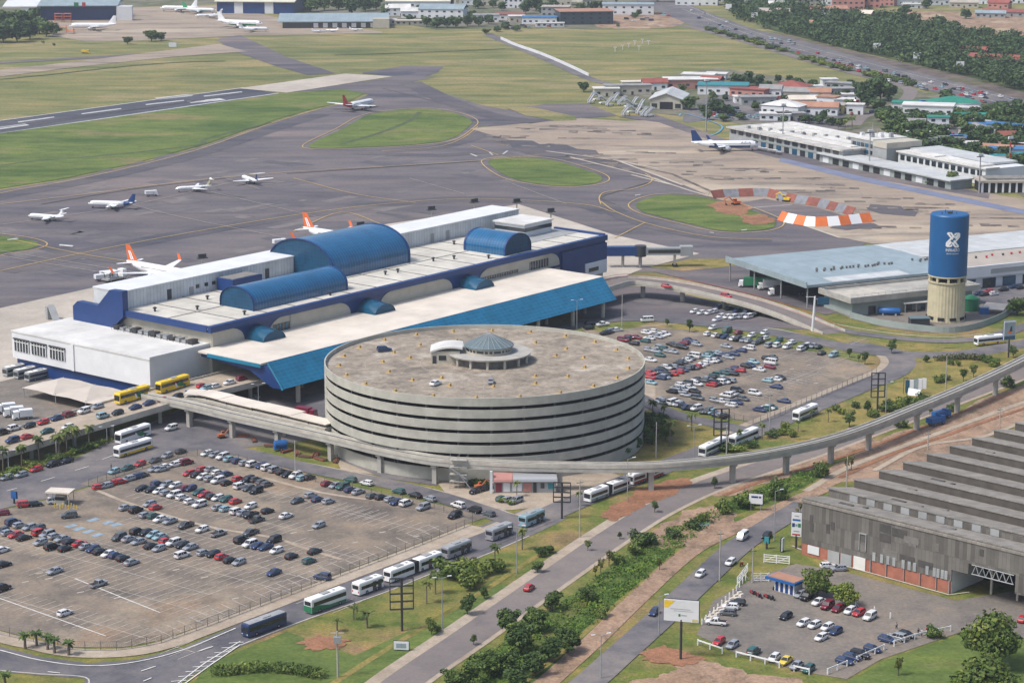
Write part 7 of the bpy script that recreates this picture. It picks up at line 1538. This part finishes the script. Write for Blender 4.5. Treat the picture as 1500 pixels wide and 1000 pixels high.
flat(t,'poster_mark','yellow_paint',[(-3.7,11.8),(-2.9,11.8),(-1.3,13.4),(-3.7,13.4)]); flat(t,'poster_mark','green_paint',R4(-.6,-.15,9.9,10.5)); flat(t,'poster_text','steel_grey',R4(-2.4,2.0,11.5,11.62)); flat(t,'poster_text','steel_grey',R4(-1.6,2.6,11.1,11.2)); flat(t,'poster_mark','steel_grey',R4(0,1.2,10.1,10.3)); flat(t,'poster_mark','wall_yellow',R4(2.4,3.6,8.9,9.5))
t=board('billboard','tall white sign with blue and red panels beside the factory wall',1166,803,3.2,9.3,2.6,-20,'wall_white')
for z0,z1,x0,x1,mt in ((7.2,7.7,-1,1,'blue_paint'),(5.6,6.6,-1.1,-.4,'deep_blue'),(5.6,6.6,.4,1.1,'green_paint'),(5.8,6.4,-.3,.3,'cargo_roof'),(4.4,4.7,-.7,.8,'steel_grey'),(3.5,3.9,-1,1,'red_paint'),(8.3,8.6,-.5,.6,'steel_grey')): flat(t,'sign_panel',mt,R4(x0,x1,z0,z1))
t=board('billboard','low white sign with dark lettering strip on the ditch bank',1107,748,2,4.6,3.6,-16,'wall_white',posts=2); flat(t,'poster_text','deep_blue',R4(-1.2,.6,3.6,4.1)); flat(t,'poster_text','deep_blue',R4(.8,1.4,3.6,4.1))
t=board('notice_board','small white board on two short posts on the lawn by the boulevard',588,953,.4,2.2,3.3,-6,'wall_white',posts=2); flat(t,'poster_text','cargo_roof',R4(-1.1,1.1,.8,1.8))
t=board('billboard','pale blue advertising billboard with a bird-like figure, right edge by the street',1477,524,6.2,12.6,4.4,18,'wall_white',back='blue_paint'); flat(t,'poster_mark','cargo_roof',R4(-2.1,2.1,7.2,12.2)); flat(t,'poster_mark','teal_glass',R4(-2.1,2.1,6.3,7.6),-.25); flat(t,'poster_mark','orange_paint',[(-1,8.6),(.6,8.3),(1,9.4),(-.2,9.6)],-.26); flat(t,'poster_mark','wall_dark',[(-.2,9),(.9,9.2),(.7,11),(.2,10.6)],-.27)
x,y=G(1340,578); t=thing('collapsed_sign','fallen blue and white billboard leaning over its broken frame on the verge','billboard',(x,y,0),rad(-12))
for k,mt in enumerate(('teal_glass','wall_white','cargo_roof','wall_white','wall_white')): m=MB(); m.box(-3+1.3*k,-1.75+1.3*k,-.1+.12*k,.15+.12*k,.6+.35*k,4.6+.2*k); m.build('panel',mt,t)
m=MB(); m.loft([[(-2.2,-1.6,.2),(1.4,-2.2,.2),(1.4,-2,.4),(-2.2,-1.4,.4)],[(-2,-.4,2),(1.8,-.6,1.6),(1.8,-.4,1.8),(-2,-.2,2.2)]]); m.build('fallen_sheet','wall_white',t)
for X in (-3.6,-2.6,-1.4,.2): m=MB(); m.tube((X,.4,0),(X+.1,.4,5.2),.09,n=5); m.build('post','steel_dark',t)
m=MB(); m.tube((-3.6,.4,5.1),(.4,.4,5.0),.09,n=5); m.build('rail','steel_dark',t)
t=board('notice_board','narrow black and white sign beside the white gate of the factory',1146,808,.3,3.6,1.3,60,'wall_white'); board('road_sign','small turquoise sign on a post beside the factory street',1123,804,1.6,3.2,1.2,-30,'aircraft_teal',posts=1); board('road_sign','small blue sign on a post beside the car park kiosk',21,738,1.6,3.4,1.6,-20,'blue_paint',posts=1)
for i,(px,py) in enumerate(((1067,20),(1105,33),(1284,80),(1343,94),(1406,108))): board('billboard',f"distant white billboard along the motorway, {nth(i+1)} from left",px,py,4,8.5,5.5,-8,'wall_white',posts=2,group='motorway billboards')
# kiosk, gatehouse and bus kiosk
x,y=G(90,738); t=thing('entry_kiosk','car park entry kiosk under a flat cream canopy','kiosk',(x,y,.15),rad(-10)); m=MB(); m.box(-3.6,3.2,-2.2,2.2,3.3,3.7); m.build('canopy','roof_cream',t); m=MB(); m.box(-1.2,1.2,-1,1,0,2.6); b_=m.build('booth','wall_cream',t); m=MB(); m.box(-1.25,1.25,-1.05,1.05,1.2,2.1); m.build('window','dark_glass',b_)
for X in (-3.2,2.8):
    for Y in (-1.8,1.8): m=MB(); m.tube((X,Y,0),(X,Y,3.3),.12,n=6); m.build('post','concrete',t)
for i in range(9):
    x,y=G(84+4.2*i%24,741+2.1*(i%5)); t=tag(simple('bollard' if False else 'bollard','yellow and black bollard guarding the car park kiosk','bollard','yellow_paint',lambda m:(m.tube((0,0,0),(0,0,1),.13,.11,8),m.tube((0,0,1),(0,0,1.06),.15,.05,8)),(G(80+4.1*i,743+1.6*(i%3))+(.15,))),'yellow bollard guarding the car park kiosk, one of a row','bollard','kiosk bollards')
x,y=G(1153,866); t=thing('gatehouse','small white gatehouse with blue door frames and red flat roof','gatehouse',(x,y,.15),rad(-43)); m=MB(); m.box(-2.6,3.2,-1.6,1.6,0,2.7); m.build('wall','wall_white',t); m=MB(); m.box(-4.6,4,-2.6,2.4,2.7,3.3); m.build('roof_edge','blue_paint',t); m=MB(); m.box(-4.2,3.6,-2.2,2,3.3,3.42); m.build('roof','roof_orange',t)
for k in range(4): m=MB(); m.box(-2.2+1.4*k,-1.4+1.4*k,-1.68,-1.6,.1,2.3); m.build('door' if k%2 else 'window','deep_blue',t)
x,y=G(770,722); t=thing('bus_kiosk','long kiosk with curved red and silver roof beneath the guideway','kiosk',(x,y,.2),rad(1)); m=MB(); m.box(-8.5,8.2,0,4,0,3.2); m.build('wall','wall_grey',t)
for x0,x1,mt in ((-8.6,-3.5,'wall_pink'),(-3.4,8.3,'steel_grey')):
    m=MB(); pr=[(2+2.9*math.cos(PI-PI*k/8),3.2+1.7*math.sin(PI-PI*k/8)) for k in range(9)]; m.extr(pr,'x',x0,x1); m.build('curved_roof',mt,t)
for x0,x1,z0,z1,mt in ((-8,-6.4,.2,2.6,'paint_m'),(-6,-4.2,.2,2.8,'wall_white'),(-3.6,-1,.4,2.6,'wall_white'),(-.6,1.6,.2,2.8,'wall_pink'),(2,2.9,0,2.8,'steel_dark'),(4,5,1.2,2.6,'dark_glass'),(6,7.4,1,2.6,'roof_teal')): m=MB(); m.box(x0,x1,-.12,0,z0,z1); m.build('door' if mt=='steel_dark' else 'panel',mt,t)
m=MB(); m.box(-9.6,-8.9,-.6,.2,0,6); m.build('pylon','wall_white',t)
# white gates, post fences, barrier blocks
def gate(label,a,b):
    p,q=G(*a),G(*b); h=math.atan2(q[1]-p[1],q[0]-p[0]); l=math.dist(p,q); t=thing('gate',label,'gate',p+(.15,),h)
    for z in (.25,.85,1.45,2.0): m=MB(); m.box(0,l,-.05,.05,z-.08,z+.08); m.build('rail','white_paint',t)
    for X in (0,l/2,l): m=MB(); m.box(X-.1,X+.1,-.09,.09,0,2.2); m.build('upright','white_paint',t)
    m=MB(); m.tube((0,0,.25),(l/2,0,2),.07,n=4); m.tube((l/2,0,.25),(l,0,2),.07,n=4); m.build('brace','white_paint',t)
gate('white barred gate beside the factory street, behind the gatehouse',(1119,824),(1156,827)); gate('white barred gate next to the blue-framed gatehouse',(1103,852),(1126,852)); gate('short white gate leaf standing open by the pole',(1080,858),(1095,838))
def postfence(label,s,pitch=3.2,rail=True):
    t=thing('post_fence',label,'fence',(0,0,0)); p=P2(s); tot=sum(math.dist(a,b) for a,b in zip(p[:-1],p[1:])); pts=subdiv(s,int(tot/pitch))
    for i,(x,y) in enumerate(pts):
        m=MB(); m.box(x-.13,x+.13,y-.13,y+.13,0,1.5); m.build('post','white_paint',t)
        if i%3==0: m=MB(); m.tube((x,y,1.3),(x+.9,y+.5,.1),.1,n=4); m.build('brace','white_paint',t)
        if rail and i+1<len(pts) and i%4!=2:
            q=pts[i+1]; m=MB(); m.loft([[(a[0],a[1]-.08,z) for z in (1.15,1.45)]+[(a[0],a[1]+.08,z) for z in (1.45,1.15)] for a in ((x,y),q)]); m.build('rail','white_paint',t)
postfence('white concrete post fence along the lower edge of the factory yard','1022,945 1060,958 1110,970 1150,980 1185,988'); postfence('white concrete post fence between factory yard and bright lawn','1212,988 1250,972 1300,950 1345,935 1392,925'); postfence('short row of white posts beside the trees in the factory yard','1253,890 1270,894 1290,900 1304,906',3.6,False); postfence('leaning white posts around the pale blocks near the factory street','1028,915 1052,892 1075,870 1092,850',2.6,False)
k=0
for i in range(9):
    for j in range(2):
        px,py=1036+6.2*i+j*3-.3*i,908-4.6*i+j*3.4; x,y=G(px,py); m=MB(); m.loft([[(-.6,-.45,0),(.6,-.45,0),(.6,.45,0),(-.6,.45,0)],[(-.5,-.3,.75),(.5,-.3,.75),(.5,.3,.75),(-.5,.3,.75)]]); o=m.build('concrete_block','roof_cream',loc=(x,y,.15),rot=rad(25+8*(k%3))); k+=1; tag(o,'pale concrete block lined up between the factory street and the yard','block','pale concrete blocks')
# chain-link fences
solid('wire',(.10,.105,.10),.7)
def chain(label,s,h=2.2,pitch=3.4):
    t=thing('chain_link_fence',label,'fence',(0,0,0)); p=P2(s); tot=sum(math.dist(a,b) for a,b in zip(p[:-1],p[1:])); pts=subdiv(s,min(96,int(tot/pitch)))
    for x,y in pts: m=MB(); m.tube((x,y,0),(x,y,h+.2),.07,.06,5); m.build('post','wire',t)
    m=MB()
    for a,b in zip(pts[:-1],pts[1:]):
        n=8
        for k in range(n):
            f=k/n; x,y=a[0]+(b[0]-a[0])*f,a[1]+(b[1]-a[1])*f; g=(k+1)/n; x2,y2=a[0]+(b[0]-a[0])*g,a[1]+(b[1]-a[1])*g
            m.tube((x,y,.1),(x2,y2,h),.012,n=3); m.tube((x2,y2,.1),(x,y,h),.012,n=3)
        for z in (.1,h): m.tube((a[0],a[1],z),(b[0],b[1],z),.025,n=3)
    m.build('mesh','wire',t)
    m=MB()
    for a,b in zip(pts[:-1],pts[1:]): m.loft([[(q[0],q[1]-.12,z) for z in (0,.28)]+[(q[0],q[1]+.12,z) for z in (.28,0)] for q in (a,b)])
    m.build('kerb_wall','concrete_dark',t)
chain('chain-link fence between the left car park and the bus queue','-20,925 50,941 110,953.5 180,953 235,943 300,920 450,863 600,806 692,769'); chain('chain-link fence between the left car park and the construction street','130,713 187,694 275,667 330,672 380,684 450,704 540,727 640,748 692,763'); chain('chain-link fence along the lower side of the right car park','1062,613 1105,622 1135,613 1200,584 1284,548')
# tents
x,y=TL(-33.5,43)[:2]; t=thing('tent_canopy','wide pale tent canopy with pointed roofs in front of the white wing','tent',(x,y,0),TA)
def peak(cx,cy,w,d,z0,z1):
    m=MB(); n=16; R_=[]
    for f,z in ((1,z0),(.72,z0+(z1-z0)*.28),(.4,z0+(z1-z0)*.62),(.06,z1)):
        R_.append([(cx+w/2*f*q[0],cy+d/2*f*q[1],z-(.35*(abs(q[0])==abs(q[1])) if f==1 else 0)) for q in ((-1,-1),(0,-1),(1,-1),(1,0),(1,1),(0,1),(-1,1),(-1,0))])
    m.loft(R_); return m
for cx,cy,w,d in ((0,0,17,15),(0,15,17,15),(-1,-14,15,13),(13,-13,12,12)): m=peak(cx,cy,w,d,3.6,5.3); m.build('tent_roof','tent_cloth',t)
for X in (-8,0,8):
    for Y in (-20,-7,7,22): m=MB(); m.tube((X,Y,0),(X,Y,3.7),.14,n=6); m.build('pole','steel_grey',t)
# construction bits under the guideway
rc2=random.Random(15)
for i,(px,py) in enumerate(((398,655),(420,662),(435,666),(447,670),(462,668),(470,674),(492,676),(505,668),(356,640),(372,646))):
    x,y=G(px,py); t=thing('material_pile',f"pile of rusty bars and boards under the unfinished station, {nth(i+1)} from left",'materials',(x,y,.15),rc2.uniform(0,3),'construction materials')
    for k in range(4): m=MB(); m.box(-2+rc2.uniform(-.4,.4),2+rc2.uniform(-.4,.4),-.8+.4*k,-.5+.4*k,.05,.35+rc2.uniform(0,.4)); m.build('bar','rust' if (k+i)%3 else 'brown_wood',t)
x,y=G(672,715); t=thing('scaffold_stair','grey scaffold stair tower standing against the guideway beam','scaffold',(x,y,0),rad(-8))
for X in (-2.4,0,2.4):
    for Y in (-1,1): m=MB(); m.tube((X,Y,0),(X,Y,9.4),.06,n=4); m.build('standard','steel_grey',t)
for z in (2,4,6,8): m=MB(); m.box(-2.4,2.4,-1,1,z,z+.08) if z<8 else m.box(-2.4,2.4,-1,1,z,z+.1); m.build('deck','concrete',t)
m=MB(); m.tube((-2.4,-1,0),(0,-1,4),.05,n=4); m.tube((0,-1,4),(2.4,-1,8),.05,n=4); m.tube((3.4,-1.4,.6),(.4,-1.2,4.2),.12,n=5); m.build('brace','steel_grey',t)
m=MB(); m.extr([(-2.2,6),(2.2,3),(2.2,3.25),(-2.2,6.25)],'y',-1.5,-1.05); m.build('stair_flight','wall_grey',t)
# people
def person_mesh(name,pts,edges,rads,mat,parent):
    me=bpy.data.meshes.new(name); me.from_pydata(pts,edges,[]); o=bpy.data.objects.new(name,me); COL.objects.link(o)
    md=o.modifiers.new('skin','SKIN'); 
    for v,r in zip(me.skin_vertices[0].data,rads): v.radius=(r,r)
    me.skin_vertices[0].data[0].use_root=True; o.modifiers.new('sub','SUBSURF').levels=1
    dg=bpy.context.evaluated_depsgraph_get(); dg.update(); m2=bpy.data.meshes.new_from_object(o.evaluated_get(dg)); bpy.data.objects.remove(o)
    m2.materials.clear(); m2.materials.append(MATS[mat]); q=bpy.data.objects.new(name,m2); COL.objects.link(q); q.parent=parent; return q
solid('skin_tone',(.30,.17,.11),.6); solid('cloth_pale',(.45,.43,.46),.8); solid('cloth_dark',(.03,.035,.06),.85); solid('cloth_red',(.35,.04,.04),.8)
PPROTO=[]
def person(label,px,py,h,shirt,z=.15):
    if PPROTO:
        x,y=G(px,py); o=dup(PPROTO[0],(x,y,z),rad(h),label,'people in the factory yard')
        for c in o.children:
            if c.name.split('.')[0]=='shirt': c.material_slots[0].link='OBJECT'; c.material_slots[0].material=MATS[shirt]
        return
    x,y=G(px,py); t=thing('person',label,'person',(x,y,z),rad(h),'people in the factory yard')
    P_=[(0,0,.93),(0,0,1.15),(0,0,1.40),(0,0,1.50),(.02,0,1.58),(.03,0,1.70),(0,.19,1.40),(.03,.26,1.13),(.12,.25,.88),(0,-.19,1.40),(-.03,-.26,1.13),(.06,-.25,.88),(0,.09,.88),(.1,.1,.48),(.05,.1,.06),(.2,.1,.03),(0,-.09,.88),(-.06,-.1,.48),(-.16,-.1,.06),(-.02,-.1,.03)]
    E_=[(0,1),(1,2),(2,3),(3,4),(4,5),(2,6),(6,7),(7,8),(2,9),(9,10),(10,11),(0,12),(12,13),(13,14),(14,15),(0,16),(16,17),(17,18),(18,19)]
    Rr=[.15,.14,.16,.06,.09,.085,.065,.05,.035,.065,.05,.035,.095,.07,.05,.045,.095,.07,.05,.045]
    person_mesh('body',P_,E_,Rr,'skin_tone',t)
    person_mesh('shirt',[(0,0,.95),(0,0,1.18),(0,0,1.42),(0,.2,1.41),(.03,.265,1.16),(0,-.2,1.41),(-.03,-.265,1.16)],[(0,1),(1,2),(2,3),(3,4),(2,5),(5,6)],[.17,.165,.175,.08,.07,.08,.07],shirt,t)
    person_mesh('trousers',[(0,0,.95),(0,.09,.88),(.1,.1,.48),(.05,.1,.12),(0,-.09,.88),(-.06,-.1,.48),(-.16,-.1,.12)],[(0,1),(1,2),(2,3),(0,4),(4,5),(5,6)],[.165,.115,.09,.07,.115,.09,.07],'cloth_dark',t)
    PPROTO.append(t)
    m=MB(); m.lathe([(.06,1.66),(.105,1.70),(.10,1.77),(.04,1.82)],10,0,(.02,0)); m.build('hair','steel_dark',t)
for lab,px,py,h,s in (('person in pale shirt walking behind the dark cars of the yard',1313,922,-60,'cloth_pale'),('person in dark clothes in the group by the post fence, left one',1345,931,120,'cloth_dark'),('person in pale clothes in the group by the post fence, middle one',1350,932,60,'cloth_pale'),('person in red top in the group by the post fence, right one',1357,929,20,'cloth_red'),('person in dark clothes standing by the black car at far left street',108,676,40,'cloth_dark'),('person in dark clothes on the street near the kiosk cars',163,688,40,'cloth_dark')): person(lab,px,py,h,s)
# lamps and antennas of the approach field
for i,(px,py) in enumerate(((901,76),(912,73),(921,70),(930,66),(936,74),(941,64),(950,66))):
    x,y=G(px,py); t=thing('navigation_mast',f"thin white navigation mast in the far grass field, {nth(i+1)} from left",'mast',(x,y,0),0,'navigation masts'); m=MB(); m.tube((0,0,0),(0,0,3.2),.22,n=5); m.build('post','wall_white',t); m=MB(); m.box(-1.2,1.2,-.2,.2,3.1,3.5); m.build('bar','wall_white',t)
x,y=G(253,68); t=board('notice_board','small dark and white board on the grass below the far apron',253,70,.5,4,6,0,'wall_white',posts=2)
# ================================================================ air
if HAZE:
    m=MB(); m.box(-6900,6900,-2450,9400,-1,188); o=stuff(m.build('haze',[bpy.data.materials.new('haze_air')])); hm=o.data.materials[0]; hm.use_nodes=True; n=hm.node_tree; n.nodes.clear(); ou=n.nodes.new('ShaderNodeOutputMaterial'); pv_=n.nodes.new('ShaderNodeVolumePrincipled'); pv_.inputs['Density'].default_value=HAZE; pv_.inputs['Color'].default_value=(.86,.92,1,1); pv_.inputs['Anisotropy'].default_value=.2; n.links.new(pv_.outputs[0],ou.inputs['Volume'])
    tag(o,'thin pale haze lying over the whole airport and town','haze')
for l,v in LABELS.items():
    if len(v)>1 and len({g for _,g in v})!=1: print('DUP',l,v[:4])
dd=[l for l,v in LABELS.items() if len(v)>1]; print('shared labels',dd)
